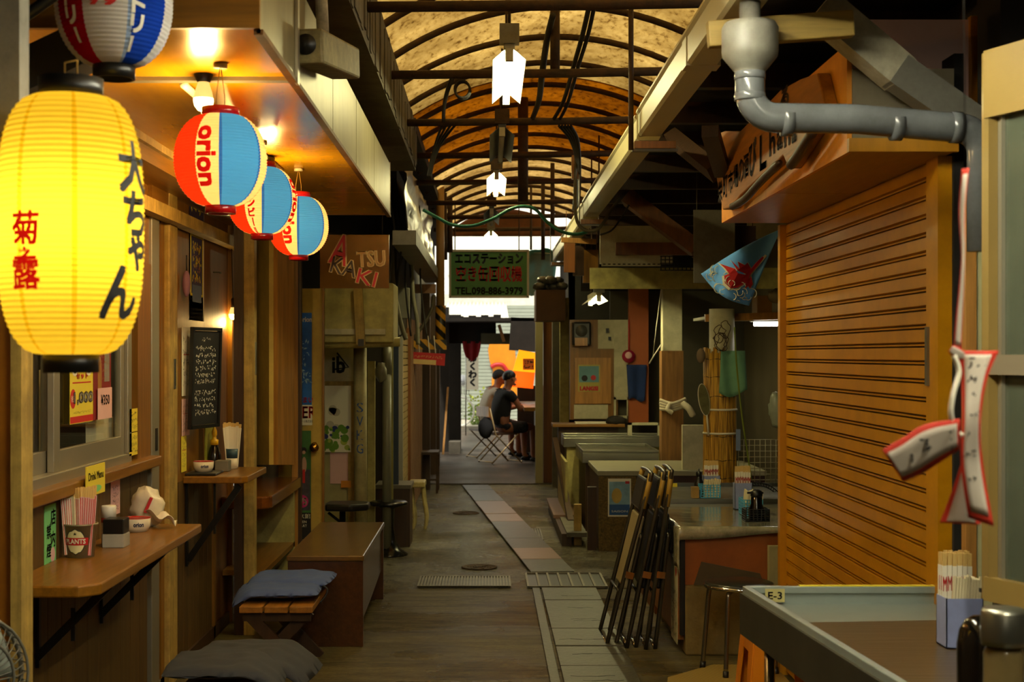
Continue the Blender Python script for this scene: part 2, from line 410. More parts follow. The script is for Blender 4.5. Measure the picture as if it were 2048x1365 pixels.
# ---- left side walls
def plankwall(b, x, y0, y1, z0, z1, m=0, t=.03, g=.004, pitch=.14):
    y = y0
    while y < y1-1e-4:
        e = min(y+pitch, y1); b.box(x-t, y+g/2, z0, x, e-g/2, z1, m); y = e
    return b
LX = -1.5
b = MB(); plankwall(b, LX, 4.05, 6.27, 0, 1.06, 0, pitch=.16)           # printed panel under the window
b.box(LX-.04, 4.0, 1.93, LX, 6.4, 2.7, 1); b.box(LX-.03, 6.06, 1.06, LX+.01, 6.29, 1.95, 2)
b.box(LX-.1, -4, 0, LX-.05, 4.02, 2.8, 0)
b.build('wall_left', [M['panel'], M['brown_y'], M['brown']], kind='structure')
b = MB(); plankwall(b, LX, 6.9, 7.75, 0, .93, 0, pitch=.12)
b.box(LX-.03, 6.86, .93, LX, 7.5, 2.7, 1); b.box(LX-.04, 7.5, .0, LX-.005, 8.3, 2.7, 2); b.box(LX-.03, 7.74, 0, LX+.012, 7.78, .93, 1)
b.box(LX-.04, 8.24, 0, LX+.02, 8.29, 2.4, 1); b.box(LX-.3, 8.3, 0, LX-.28, 8.75, 2.6, 3); b.box(LX-.03, 8.68, 0, LX+.03, 8.76, 2.6, 4)
b.box(LX-.04, 8.75, .0, LX-.01, 11.4, 2.7, 3)
b.build('wall_left_far', [M['panel'], M['brown'], M['red_wood'], M['dark_wood'], M['brown']], kind='structure')
b = MB().box(-2.6, 4.0, 0, -2.5, 7, 2.7).box(-2.6, 3.9, 0, -1.53, 3.98, 2.7).box(-2.6, 6.4, 0, -1.55, 6.48, 2.7).box(-2.6, 4, 2.6, -1.55, 7, 2.7)
b.build('wall_shop_inside', M['dark_wood'], kind='structure')
b = MB().box(LX+.0, 6.9, 0, LX+.012, 8.2, .07); b.build('baseboard_left', M['dark_wood'], kind='structure')

# ---- left concrete slab beam above the awning
b = MB().box(-1.75, -4, 2.83, -.5, 9.9, 3.16)
r = random.Random(4)
for i in range(46):
    y = 3.5+i*.14; b.box(-.502, y, 2.83+r.uniform(0, .05), -.492-r.uniform(0, .006), y+r.uniform(.06, .14), 3.16-r.uniform(0, .1))
b.build('ceiling_slab_left', M['concrete'], kind='structure')

# ---- vaulted roof
AC, AR, AZ = .40, 1.65, H+1.905
def arch_pt(x, y, dr=0): return V((x, y, AZ-AR+sqrt((AR+dr)**2-(x-AC)**2)))
def roof_mat(name, c1, c2, c3):
    m = bpy.data.materials.new(name); nt = NT(m); nt.n.remove(nt.p)
    tc = nt.new('ShaderNodeTexCoord'); mp = nt.new('ShaderNodeMapping'); mp.inputs['Scale'].default_value = (1, .35, 1)
    mp.inputs['Rotation'].default_value = (0, 0, .5)
    nt.link(tc.outputs['Object'], mp.inputs['Vector'])
    a = nt.new('ShaderNodeTexNoise', Scale=26.0, Detail=8.0, Roughness=.75); nt.link(mp.outputs[0], a.inputs['Vector'])
    a2 = nt.new('ShaderNodeTexNoise', Scale=2.0, Detail=6.0, Roughness=.6); nt.link(tc.outputs['Object'], a2.inputs['Vector'])
    c = ramp(nt, a.outputs['Fac'], [(.34, C(c3)), (.46, C(c1)), (.75, C(c2))])
    s = ramp(nt, a2.outputs['Fac'], [(.3, (.55, .5, .42)), (.7, (1, 1, 1))])
    mx = nt.new('ShaderNodeMix', _data_type='RGBA', _blend_type='MULTIPLY'); mx.inputs[0].default_value = 1
    nt.link(c, mx.inputs[6]); nt.link(s, mx.inputs[7])
    t = nt.new('ShaderNodeBsdfTranslucent'); d = nt.new('ShaderNodeBsdfDiffuse'); g = nt.new('ShaderNodeBsdfGlossy', Roughness=.35)
    nt.link(mx.outputs[2], t.inputs['Color']); nt.link(mx.outputs[2], d.inputs['Color'])
    x1 = nt.new('ShaderNodeMixShader', Fac=.12); nt.link(t.outputs[0], x1.inputs[1]); nt.link(d.outputs[0], x1.inputs[2])
    x2 = nt.new('ShaderNodeMixShader', Fac=.06); nt.link(x1.outputs[0], x2.inputs[1]); nt.link(g.outputs[0], x2.inputs[2])
    nt.link(x2.outputs[0], nt.out.inputs['Surface']); return m
M['roof_a'] = roof_mat('dirty tan roof sheet', '#dac592', '#eddcae', '#94794a')
M['roof_b'] = roof_mat('brown aged roof sheet', '#b58830', '#cc9e40', '#664a18')
M['roof_c'] = roof_mat('pale roof sheet', '#e0cb9c', '#eedcb4', '#a38f62')
b = MB(); zones = [(-4, 9.85, 0), (9.82, 13.3, 1), (13.27, 18.6, 2)]
for y0, y1, m in zones:
    n = 26
    b.sheet(lambda u, v: arch_pt(-.62+2.04*u, y0+(y1-y0)*v, .03 if m != 1 else .022), n, 12, .004, m)
b.build('ceiling', [M['roof_a'], M['roof_b'], M['roof_c']], kind='structure')
fr = thing('roof_frame', 'rusty steel frame of arched ribs and tie bars under the vaulted roof', 'roof frame', (AC, 5.9, 3.0))
for i in range(17):
    y = 6.24+.75*i
    MB().tube([arch_pt(-.6+2.0*k/24, y, -.005) for k in range(25)], .019, 8).build('rib', M['rust'], fr)
for i, y in enumerate((5.89, 7.32, 8.83, 10.3, 11.9, 13.5, 14.9, 16.4)):
    MB().tube([(-.62, y, 3.0-.01), (.4, y, 3.0), (1.42, y, 3.02)], .023, 8).build('tie_bar', M['rust'], fr)

# ---- right side: stall roof, walls
b = MB().box(.80, -4, 2.76, 3.4, 17.2, 2.84, 0)
for i in range(16): b.box(.82, 3.2+.9*i, 2.66, 3.3, 3.26+.9*i, 2.76, 1)
b.build('ceiling_stalls_right', [M['darker'], M['dark_wood']], kind='structure')
b = MB().box(2.62, 6.9, 0, 2.7, 17.2, 2.8, 0); b.build('wall_right', mk('brownish grey stall wall', '#5e5440', .8, var=.2, dirt='#38301f', damt=.6), kind='structure')
b = MB().box(1.52, 6.9, 0, 2.7, 6.96, 2.8); b.build('wall_right_shop', M['darker'], kind='structure')
b = MB().box(1.62, -4, 0, 1.7, 6.9, 2.8); b.build('wall_right_near', M['dark'], kind='structure')
b = MB().box(1.25, 14.5, 0, 2.7, 14.56, 2.2, 0).box(.95, 14.5, 2.2, 2.7, 14.56, 2.8, 1)
b.build('wall_stall_back', [mk('dim stall back wall', '#4a4433', .8, var=.25, dirt='#2b271c', damt=.6), M['dark']], kind='structure')
# far walls
b = MB().box(-.84, 11.9, 0, -.76, 20.5, 3.2, 0).box(-1.6, 11.93, 0, -.78, 11.99, 3.1, 0)
b.build('wall_left_end', mk('plain dark brown wall', '#2a2216', .8, var=.3), kind='structure')  # even dark brown, tone varied at random
b = MB().box(.98, 17.2, 0, 1.06, 19.2, 3.0).box(.98, 17.2, 0, 3.4, 17.26, 2.9); b.build('wall_right_end', M['dark'], kind='structure')
b = MB().box(1.9, 19.2, 0, 2.0, 30, 2.8); b.build('wall_bar', M['dark_wood'], kind='structure')
b = MB().box(-3, -4.1, 0, 3.4, -4, 2.6); b.build('sky_block_back', M['dark'], kind='structure')  # unseen wall added across the alley behind the camera to hold back sky light
b = MB().box(-1.75, 9.9, 3.12, -.5, 20.5, 3.2); b.build('ceiling_left_end', M['dark'], kind='structure')
b = MB().box(-3.2, -4, 0, -3.1, 20.5, 3.3); b.build('wall_left_outer', M['dark'], kind='structure')
b = MB().box(-3.2, -4, 3.16, -1.0, 20.5, 3.26); b.build('ceiling_shops_left', M['dark'], kind='structure')
# ================================================================== awning on the left with its lanterns
M['soffit'] = mk('glossy gold soffit board', '#dca00a', .22, .3, var=.12, scale=2.0, stretch=(6, .6, 1), dirt='#8a5a14', damt=.15, dscale=2, rvar=.06)
M['fascia'] = mk('weathered olive metal fascia', '#8d8462', .42, .45, var=.16, scale=3, stretch=(1, 5, .5), dirt='#5a5238', damt=.45, dscale=2)
aw = thing('awning', 'long shop awning with glossy gold soffit and olive metal fascia above the lanterns', 'awning', (-1.05, 3.65, 2.39))
for y0, y1 in ((3.65, 4.3), (4.3, 5.85), (5.85, 7.35), (7.35, 8.5)):
    MB().box(-1.32, y0+.002, 2.39, -.592, y1-.002, 2.40).build('soffit_panel', M['soffit'], aw)
for y0, y1 in ((3.65, 4.3), (4.31, 5.35), (5.36, 6.3), (6.31, 7.3), (7.31, 8.5)):
    MB().box(-.592, y0, 2.375, -.582, y1-.004, 2.69).build('fascia_panel', M['fascia'], aw)
MB().box(-1.495, 3.63, 2.385, -.582, 3.65, 2.825).build('end_panel', M['brown_x'], aw)
MB().box(-1.49, 8.48, 2.385, -.58, 8.5, 2.7).build('far_panel', M['brown_x'], aw)
MB().box(-.6, 3.65, 2.372, -.576, 8.5, 2.386).build('edge_trim', mk('rusty edge trim', '#6a4416', .6, .3, var=.3, dirt='#3a2410', damt=.7, dscale=10), aw)
MB().box(-.581, 4.29, 2.37, -.572, 4.33, 2.69).box(-1.1, 4.29, 2.378, -.59, 4.33, 2.39).build('joint_strip', M['alu'], aw)
b = MB().box(-1.5, 3.7, 2.30, -1.32, 8.5, 2.40, 0); b.box(-1.36, 3.7, 2.36, -1.3, 8.5, 2.392, 1); b.box(-1.49, 3.9, 2.16, -1.43, 8.4, 2.22, 1)
b.build('trim_1', [M['brown_y'], M['cream_wood']], kind='structure')
MB().tube([(-.93, 4.35, 2.378), (-.93, 6.4, 2.378)], .012, 8).build('wiring_tube', mk('white plastic trunking', '#cfc7a6', .5), aw)
MB().beam((-1.46, 3.35, 2.03), (-.84, 3.56, 2.40), .10, .10, up=(0, 1, 0)).build('awning_strut', M['dark'], label='dark diagonal strut behind the big yellow lantern', cat='strut')
MB().tube([(-1.49, 3.2, 2.0), (-.6, 3.2, 2.62)], .014, 8).build('awning_stay', M['black_metal'], label='thin black diagonal rod above the big yellow lantern', cat='rod')
# square timber hanging from a white post
t = thing('hanging_timber', 'stained square timber with a round hole, hung from a white post under the slab', 'timber', W(650, 110, 4.6))
a, c = W(612, 92, 4.35), W(690, 128, 4.95)
b = MB().beam(a, c, .105, .105); b.build('timber', mk('paint stained timber', '#8d8256', .6, var=.25, dirt='#3d331c', damt=.8, dscale=14), t, bevel=.008)
MB().cyl(a-(c-a).normalized()*.004+V((0, 0, .005)), a-(c-a).normalized()*.0+V((0, 0, .005)), .032).build('bore_hole', M['black'], t)
MB().cyl(W(646, 70, 4.62), W(640, -60, 4.62), .02).build('hanger_post', mk('chipped white post', '#cfc9b4', .6, dirt='#4a4436', damt=.8, dscale=16), t)

# ---- lanterns
def paper_mat(name, gores=None, col='#f7c93a', tr=.9, em=.0, n=6, rot=0.0, gain=1.0):
    """ribbed lantern paper: colour bands by angle round the lantern's own axis, lets light through"""
    m = bpy.data.materials.new(name); nt = NT(m); nt.n.remove(nt.p)
    tc = nt.new('ShaderNodeTexCoord')
    if gores:
        mp = nt.new('ShaderNodeMapping', _vector_type='POINT'); mp.inputs['Rotation'].default_value = (0, 0, rot)
        nt.link(tc.outputs['Object'], mp.inputs['Vector'])
        gr = nt.new('ShaderNodeTexGradient', _gradient_type='RADIAL'); nt.link(mp.outputs[0], gr.inputs['Vector'])
        c = ramp(nt, gr.outputs['Fac'], gores, 'CONSTANT')
    else: c = nt.new('ShaderNodeRGB').outputs[0]; c.default_value = C(col)
    t = nt.new('ShaderNodeBsdfTranslucent'); d = nt.new('ShaderNodeBsdfDiffuse'); nt.link(c, t.inputs['Color']); nt.link(c, d.inputs['Color'])
    x = nt.new('ShaderNodeMixShader', Fac=1-tr); nt.link(t.outputs[0], x.inputs[1]); nt.link(d.outputs[0], x.inputs[2]); o = x.outputs[0]
    if em:
        e = nt.new('ShaderNodeEmission', Strength=em); nt.link(c, e.inputs['Color'])
        ad = nt.new('ShaderNodeAddShader'); nt.link(o, ad.inputs[0]); nt.link(e.outputs[0], ad.inputs[1]); o = ad.outputs[0]
    nt.link(o, nt.out.inputs['Surface']); return m
def lantern(name, label, c, R, Hh, paper, cap_mat, rc0, rc1, caph, ribs, power=0, colr=(1, .75, .35), lean=None, shape=2.6, seams=0, seam_mat=None, grp=None):
    """c = centre of the body; returns the root, plus wrap(angle0, z0) for lettering"""
    c = V(c); t = thing(name, label, 'lantern', c-V((0, 0, Hh/2)), group=grp)
    def rad(z):
        u = abs(z)/(Hh/2); e = rc0 if z > 0 else rc1
        return e+(R-e)*(1-min(1, u)**shape)**(1/shape*1.25)
    prof = []
    for i in range(ribs*4+1):
        z = -Hh/2+Hh*i/(ribs*4); prof.append((rad(z)-.0028*(.5-.5*cos(2*pi*i/4)), z))
    b = MB(); vs = []; n = 64; N = len(prof)
    b.lathe(prof, c, n); b.f = b.f[:(N-1)*n]; b.m = b.m[:(N-1)*n]; b.s = b.s[:(N-1)*n]
    bo = b.build('paper_body', paper, t)
    bo.data.transform(Matrix.Translation(t.location-c)); bo.location = c-t.location      # origin on the lantern's axis
    for sg, e in ((1, rc0), (-1, rc1)):
        z = sg*Hh/2; q = MB().lathe([(e+.003, z-sg*.004), (e+.003, z+sg*caph), (e-.004, z+sg*caph), (e-.004, z)] if sg < 0 else [(e-.004, z), (e-.004, z+caph), (e+.003, z+caph), (e+.003, z-.004)], c, 32)
        if sg > 0: q.lathe([(e-.003, z+caph*.5), (0, z+caph*.5)], c, 32)
        q.build('top_ring' if sg > 0 else 'bottom_ring', cap_mat, t)
    if rc1: MB().lathe([(rc1-.004, -Hh/2+.002), (0, -Hh/2+.002)], c, 24).build('base_disc', mk(name+' base disc', '#d9b85a', .7), t)
    for k in range(seams):
        a = 2*pi*k/seams+.25; MB().tube([c+V((cos(a)*(rad(z)+.0004), sin(a)*(rad(z)+.0004), z)) for z in [-Hh/2+Hh*i/24 for i in range(25)]], .0045, 4).build('seam', seam_mat, t)
    if power: lamp('lantern_light', c, power, colr, .035, parent=t)
    def wrap(a0, z0): return lambda a, bb: c+V((cos(a0+a/R)*(rad(z0+bb)+.0012), sin(a0+a/R)*(rad(z0+bb)+.0012), z0+bb))
    return t, wrap, rad
def pbody(t): return [c for c in t.children if c.name.startswith('paper_body')][0]
def loop_string(t, c, top, spread=.012):
    c = V(c)
    MB().tube([top, c+V((spread, 0, .05)), c+V((spread, 0, 0))], .0014, 5).tube([top, c+V((-spread, 0, .05)), c+V((-spread, 0, 0))], .0014, 5).build('string', M['cord'], t)
M['cord'] = mk('twine', '#b58a3a', .8)
WT = (1, .80, .45)
# big yellow lantern
_g = [(0, C('#ffd840'))]
for _k in range(8): _g += [((_k+.35)/8, C('#f0bc1c')), ((_k+.35)/8+.011, C('#ffd840'))]
M['paper_y'] = paper_mat('yellow lantern paper', _g, tr=.92)
cy = W(142, 452, 2.7)
t, wr, rad = lantern('paper_lantern', 'big long yellow paper lantern with black rings, lit, nearest the camera', cy, .136, .49, M['paper_y'], M['black'], .057, .049, .034, 46, 2.4, (1, .88, .5), shape=3.0)
M['red_glow'] = paper_mat('lit red lettering', None, '#c0140a', .2, .8)
def fa(px, R, cx, Y):      # angle on the lantern whose point shows at pixel px
    return -pi/2+math.asin(max(-.995, min(.995, (px-cx)/(F/Y)/R)))
b = MB()
for ch, y, s, w in (('菊', 467, .060, .056), ('之', 517, .024, .028), ('露', 553, .058, .058)):
    z0 = (452-y)/F*2.7; b.text(ch, (0, 0, 0), X1, Z1, s, w=w, wrap=wr(fa(93, .136, 142, 2.7), z0), bold=.0015)
b.build('red_lettering', M['red_glow'], pbody(t), label='red brushed characters')
b = MB()
for ch, y, s, ad in (('大', 340, .095, 75), ('ち', 432, .08, 76), ('ゃ', 508, .065, 78), ('ん', 588, .095, 60)):
    z0 = (452-y)/F*2.7; b.text(ch, (0, 0, 0), X1, Z1, s, w=s*.95, wrap=wr(-pi/2+radians(ad), z0), bold=.003)
b.build('black_lettering', M['ink'], pbody(t), label='black brushed characters')
loop_string(t, cy+V((0, 0, .26)), W(155, 120, 2.7))
# round beer lanterns
RD, CR, BL, BD = C('#e0340f'), C('#ffd98a'), C('#3f90d8'), C('#2b62b4')
M['paper_o'] = paper_mat('striped lantern paper', [(0, CR), (.0417, RD), (.2083, CR), (.2917, BD), (.303, BL), (.447, BD), (.4583, CR), (.5417, RD), (.7083, CR), (.7917, BL), (.9583, CR)], tr=.9)
def round_lantern(label, px, py, Y, R, Hh, rot, face, power=1.25):
    c = W(px, py, Y)
    t, wr, rad = lantern('paper_lantern', label, c, R, Hh, M['paper_o'], M['red_gloss'], .051, .041, .022, 30, power, WT, shape=2.15, grp=None); pbody(t).rotation_euler = (0, 0, radians(rot))
    loop_string(t, c+V((0, 0, Hh/2+.005)), V((c.x, c.y, 2.39)))
    MB().lathe([(.02, 0), (.02, .012), (.005, .012)], (c.x, c.y, 2.377), 16).build('ceiling_rose', M['offwhite'], t)
    for kind, ang in face:
        b = MB()
        if kind == 'orion':       # letters laid along the lantern's height, read downwards
            w = wr(ang, 0); S = .052
            b.text('orion', (0, 0, 0), X1, Z1, S, w=.165, wrap=lambda a, bb: w(bb, -a), bold=.0028)
        else:
            w0 = [.036*(len(kind)-1)/2-.036*i-.02 for i in range(len(kind))]
            for ch, z0 in zip(kind, w0):
                if ch == 'ー':
                    w = wr(ang, z0); b.text('ー', (0, 0, 0), X1, Z1, .0045, w=.028, wrap=lambda a, bb: w(bb, a), bold=.001)
                else: b.text(ch, (0, 0, 0), X1, Z1, .03, w=.027, wrap=wr(ang, z0), bold=.0016)
        b.build('red_lettering', M['red_glow'], pbody(t), label='red lettering')
    return t
l1 = round_lantern('round red, cream and blue lit lantern nearest under the awning', 441, 322, 4.1, .1335, .262, -7, [('orion', -pi/2+radians(-7))])
l2 = round_lantern('round red, cream and blue lit lantern in the middle of the row under the awning', 524, 402, 5.6, .136, .262, -7, [('オリオンビール', -pi/2+radians(-9)), ('orion', radians(-9))])
l3 = round_lantern('round striped lit lantern farthest back under the awning, by the gold sign', 597, 453, 6.4, .136, .262, -11, [('orion', -pi/2+radians(-12))])
# unlit white lantern at the top left corner
M['paper_w'] = paper_mat('white red and blue lantern paper', [(0, C('#d8d2cc')), (.10, C('#a01020')), (.203, C('#d8d2cc')), (.325, C('#9fb8e0')), (.342, C('#1a3fae')), (.45, C('#d8d2cc'))], tr=.25)
cw = W(228, 5, 3.34)
t, wr, rad = lantern('paper_lantern', 'unlit white lantern with red and blue bands at the top left', cw, .136, .30, M['paper_w'], M['black'], .052, .046, .03, 32, 0, shape=2.2)
b = MB()
for ch, x, z0, s in (('サ', 219, -.012, .045), ('ワ', 251, -.014, .042)):
    b.text(ch, (0, 0, 0), X1, Z1, s, w=.036, wrap=wr(fa(x, .136, 228, 3.34), z0), bold=.004)
b.build('red_lettering', M['red_ink'], pbody(t), label='dark red lettering')
for txt, x, zs in (('トリー', 167, (-.014, -.055, -.098)), ('ントリー', 300, (.006, -.03, -.072, -.115))):
    a0 = fa(x, .136, 228, 3.34); b = MB()
    for ch, z0 in zip(txt, zs):
        if ch == 'ー':
            w = wr(a0+(.03 if x < 200 else -.05), z0); b.text('ー', (0, 0, 0), X1, Z1, .008, w=.03, wrap=lambda a, bb: w(bb, a), bold=.001)
        else: b.text(ch, (0, 0, 0), X1, Z1, .036, w=.03, wrap=wr(a0, z0), bold=.002)
    b.build('white_lettering', M['white'], pbody(t), label='white lettering on a coloured band')

MB().tube([cw+V((0, 0, .15)), V((cw.x, cw.y, 2.829))], .0015, 5).build('string', M['cord'], t)

# ---- bare bulbs under the soffit
M['bulb_on'] = emit('lit bulb glass', (1, .80, .38, 1), 16)
M['bulb_neck'] = emit('glowing bulb neck', (1, .66, .18, 1), 1.2)
def bulb(label, c, power, hang=None, s=1.0):
    c = V(c); t = thing('light_bulb', label, 'light bulb', c)
    MB().lathe([(.001, -.028*s), (.016*s, -.024*s), (.027*s, -.010*s), (.030*s, .004*s), (.0295*s, .012*s)], c, 20).build('glass', M['bulb_on'], t)
    MB().lathe([(.0295*s, .012*s), (.026*s, .03*s), (.018*s, .055*s), (.017*s, .06*s)], c, 20).build('neck', M['bulb_neck'], t)
    if hang is None: MB().lathe([(.018, .06), (.026, .075), (.03, .085), (.034, .11), (.03, .118), (.001, .118)], c, 18).build('socket', M['black'], t)
    else:
        MB().lathe([(.012*s, .06*s), (.014*s, .12*s), (.004, .13*s)], c, 12).build('socket', M['black'], t)
        MB().tube([c+V((0, 0, .12*s)), hang], .003, 5).build('cord', M['cable'], t)
    lamp('bulb_light', c-V((0, 0, .045*s)), power, (1, .62, .19), .03, parent=t)
    return t
bulb('bare lit bulb in a black socket on the soffit behind the unlit lantern', W(407, 205, 4.26), 18)
bulb('bare lit bulb on the soffit between the second and third striped lanterns', (-.93, 6.0, 2.27), 22)
bulb('small lit bulb on a cord inside the brown doorway', W(466, 632, 8.2), 5, W(463, 560, 8.2)+V((0, 0, .2)), .8)
# ================================================================== left shop fronts
def LP(x, y, X=-1.5):
    Y = -X*F/(VX-x); return V((X, Y, H-(y-VY)/F*Y))
def card(name, label, cat, o, ux, uy, w, h, mats, draw=None, t=.0015, parent=None, group=None, m=0, curl=0):
    """thin printed sheet or board with its print; o = centre of the front face"""
    ux, uy, o = V(ux).normalized(), V(uy).normalized(), V(o); n = ux.cross(uy)
    b = MB()
    if curl: b.sheet(lambda u, v: o+ux*(u-.5)*w+uy*(v-.5)*h+n*(curl*((u-.5)**2+(1-v)**3*.6)), 6, 8, t)
    else: b.slab(o-ux*w/2-uy*h/2-n*t, o+ux*w/2-uy*h/2-n*t, o+ux*w/2+uy*h/2-n*t, o-ux*w/2+uy*h/2-n*t, t, m)
    if draw: draw(b, o, ux, uy, w, h)
    return b.build(name, mats, parent, label, cat, group)
def rect(b, o, ux, uy, cx, cy, w, h, m, lift=.0006):
    n = ux.cross(uy); c = o+ux*cx+uy*cy+n*lift
    b.add([c-ux*w/2-uy*h/2, c+ux*w/2-uy*h/2, c+ux*w/2+uy*h/2, c-ux*w/2+uy*h/2], [(0, 1, 2, 3)], m); return b
def poly(b, o, ux, uy, pts, m, lift=.0007):
    n = ux.cross(uy); b.add([o+ux*p[0]+uy*p[1]+n*lift for p in pts], [tuple(range(len(pts)))], m); return b
def disc(b, o, ux, uy, cx, cy, r, m, lift=.0007, ry=None):
    return poly(b, o, ux, uy, [(cx+r*cos(2*pi*k/20), cy+(ry or r)*sin(2*pi*k/20)) for k in range(20)], m, lift)
def lrect(x0, y0, x1, y1, X=-1.5):
    a, c = LP(x0, (y0+y1)/2, X), LP(x1, (y0+y1)/2, X); Ym = (a.y+c.y)/2
    return V((X, Ym, H-((y0+y1)/2-VY)/F*Ym)), Y1, Z1, c.y-a.y, (y1-y0)/F*Ym
def frect(x0, y0, x1, y1, Y):
    return W((x0+x1)/2, (y0+y1)/2, Y), X1, Z1, (x1-x0)/F*Y, (y1-y0)/F*Y

# near pillar at the left picture edge
t = thing('pillar', 'orange brown pillar with a cream painted edge at the left picture border', 'pillar', (-1.45, 4.0, 0))
MB().box(-1.60, 3.97, 0, -1.325, 4.03, 2.39).build('board', mk('orange brown board', '#a2660c', .5, var=.12, dirt='#5a3a12', damt=.5, dscale=5), t)
MB().box(-1.325, 3.95, 0, -1.295, 4.05, 2.39).build('edge_strip', M['cream_wood'], t)
MB().box(-1.32, 2.84, 1.995, -.935, 2.9, 2.8).build('hanging_board', mk('weathered grey board', '#8f8a7c', .7, var=.2, dirt='#4a463c', damt=.6, dscale=12), label='weathered grey board hanging at the top left picture corner', cat='board').location.x -= .0
# window
wn = thing('window_1', None, None, (LX, 5, 1.12), kind='structure')
fb = MB()
for y0, y1, z0, z1 in ((4.06, 5.95, 1.10, 1.14), (4.06, 5.95, 1.90, 1.94), (5.89, 5.95, 1.14, 1.9), (4.06, 4.1, 1.14, 1.9)): fb.box(LX-.07, y0, z0, LX+.012, y1, z1)
fb.build('window_frame', M['alu'], wn, bevel=.003)
for k, (y0, y1, x) in enumerate(((4.1, 5.0, LX-.045), (4.93, 5.88, LX-.015))):
    s = MB()
    for a in ((y0, y0+.07, 1.14, 1.9), (y1-.05, y1, 1.14, 1.9), (y0+.07, y1-.05, 1.14, 1.215), (y0+.07, y1-.05, 1.85, 1.9)): s.box(x-.012, a[0], a[2], x+.012, a[1], a[3])
    so = s.build('sash', M['alu'], wn, bevel=.002)
    MB().box(x-.003, y0+.07, 1.215, x+.003, y1-.05, 1.85).build('pane', M['glass'], so)
MB().box(LX-.02, 4.05, 1.06, LX+.06, 6.29, 1.105).build('window_sill', M['brown_y'], wn, bevel=.006)
# things stuck to the window
def yposter(b, o, ux, uy, w, h):
    rect(b, o, ux, uy, 0, -h*.44, w, h*.1, 1); rect(b, o, ux, uy, 0, .12*h, w*.8, h*.02, 1)
    b.text('1,000', o-uy*h*.12+ux*w*.06, ux, uy, h*.17, 2, .0016, w=w*.82, bold=.004); b.text('1,000', o-uy*h*.12+ux*w*.06, ux, uy, h*.17, 3, .003, w=w*.8, bold=.0012)
    disc(b, o, ux, uy, -w*.38, -h*.12, w*.12, 1, .0008); b.text('税込', o-ux*w*.38-uy*h*.12, ux, uy, w*.08, 3, .0016)
    for sx in (-1, 1): disc(b, o, ux, uy, sx*w*.3, h*.36, w*.15, 3, .0008, h*.14); disc(b, o, ux, uy, sx*w*.3, h*.36, w*.11, 2, .0012, h*.1)
    b.text('セット', o+uy*h*.22, ux, uy, h*.08, 1, .0016, w=w*.5, bold=.002); b.scribble(o-uy*h*.33, ux, uy, w*.75, h*.05, 2, 1, 46, .0016)
card('price_poster', 'yellow window poster with a big red 1,000 price', 'poster', *lrect(140, 716, 186, 846, LX+.001), [M['yellow_paper'], M['red_ink'], M['ink'], M['paper']], yposter)
M['maroon'] = mk('maroon print', '#7d1a1c', .6)
def rposter(b, o, ux, uy, w, h):
    b.blob(o+ux*-w*.15+uy*h*.05, (.001, w*.12, h*.3), 12, 8, 1); rect(b, o, ux, uy, w*.25, .2*h, w*.3, h*.4, 2); b.scribble(o+ux*w*.1+uy*h*.2, ux, uy, w*.5, h*.4, 1, 4, 3, .0016)
card('drink_poster', 'dark red window poster with an amber bottle, right of the yellow price poster', 'poster', *lrect(187, 690, 222, 838, LX+.001), [M['maroon'], M['tan'], mk('grey print', '#8a8a86', .6)], rposter)
def price(b, o, ux, uy, w, h): b.text('¥350', o+uy*h*.12, ux, uy, h*.32, 1, .0012, w=w*.6, bold=.0008)
card('price_note', 'pink-white handwritten note reading 350 yen stuck on the window', 'note', *lrect(196, 776, 224, 838, LX+.008), [M['pink_paper'], M['ink']], price)
card('paper_sheet', 'blank white paper sheet hanging behind the right window pane', 'paper sheet', *lrect(172, 838, 228, 912, LX-.05), [M['paper']])
card('paper_sheet', 'white sheet with an orange corner behind the left window pane', 'paper sheet', *lrect(78, 740, 100, 930, LX-.08), [M['paper'], M['orange']], lambda b, o, ux, uy, w, h: poly(b, o, ux, uy, [(0, h*.5), (w*.5, h*.5), (w*.5, h*.05), (w*.1, h*.12)], 1))
for k, (y0, y1, lab) in enumerate(((818, 864, 'upper yellow handwritten note on the brown post right of the window'), (866, 911, 'lower yellow handwritten note on the brown post right of the window'))):
    card('sticky_note', lab, 'note', *lrect(259, y0, 275, y1, LX+.012), [M['yellow_paper'], M['ink']], lambda b, o, ux, uy, w, h: b.scribble(o, ux, uy, w*.85, h*.8, 1, 3, 11+k, .0012, .1))
def greennote(b, o, ux, uy, w, h):
    b.vtext('店内', o+ux*w*.22+uy*h*.28, ux, uy, w*.42, w*.6, 1, .0012, .0012); b.vtext('禁煙です', o-ux*w*.15+uy*h*.05, ux, uy, w*.36, w*.5, 1, .0012, .001)
    disc(b, o, ux, uy, w*.2, -h*.36, w*.2, 2)
card('green_note', 'long green handwritten note on the brown panel below the window', 'note', *lrect(89, 1010, 112, 1128, LX+.002), [M['green_paper'], M['ink'], M['pink_paper']], greennote)
card('pink_note', 'narrow pink handwritten note under the sill behind the white jar', 'note', *lrect(222, 962, 240, 1030, LX+.002), [M['pink_paper'], M['ink']], lambda b, o, ux, uy, w, h: b.scribble(o, ux, uy, w*.7, h*.8, 1, 4, 45, .001, .1))
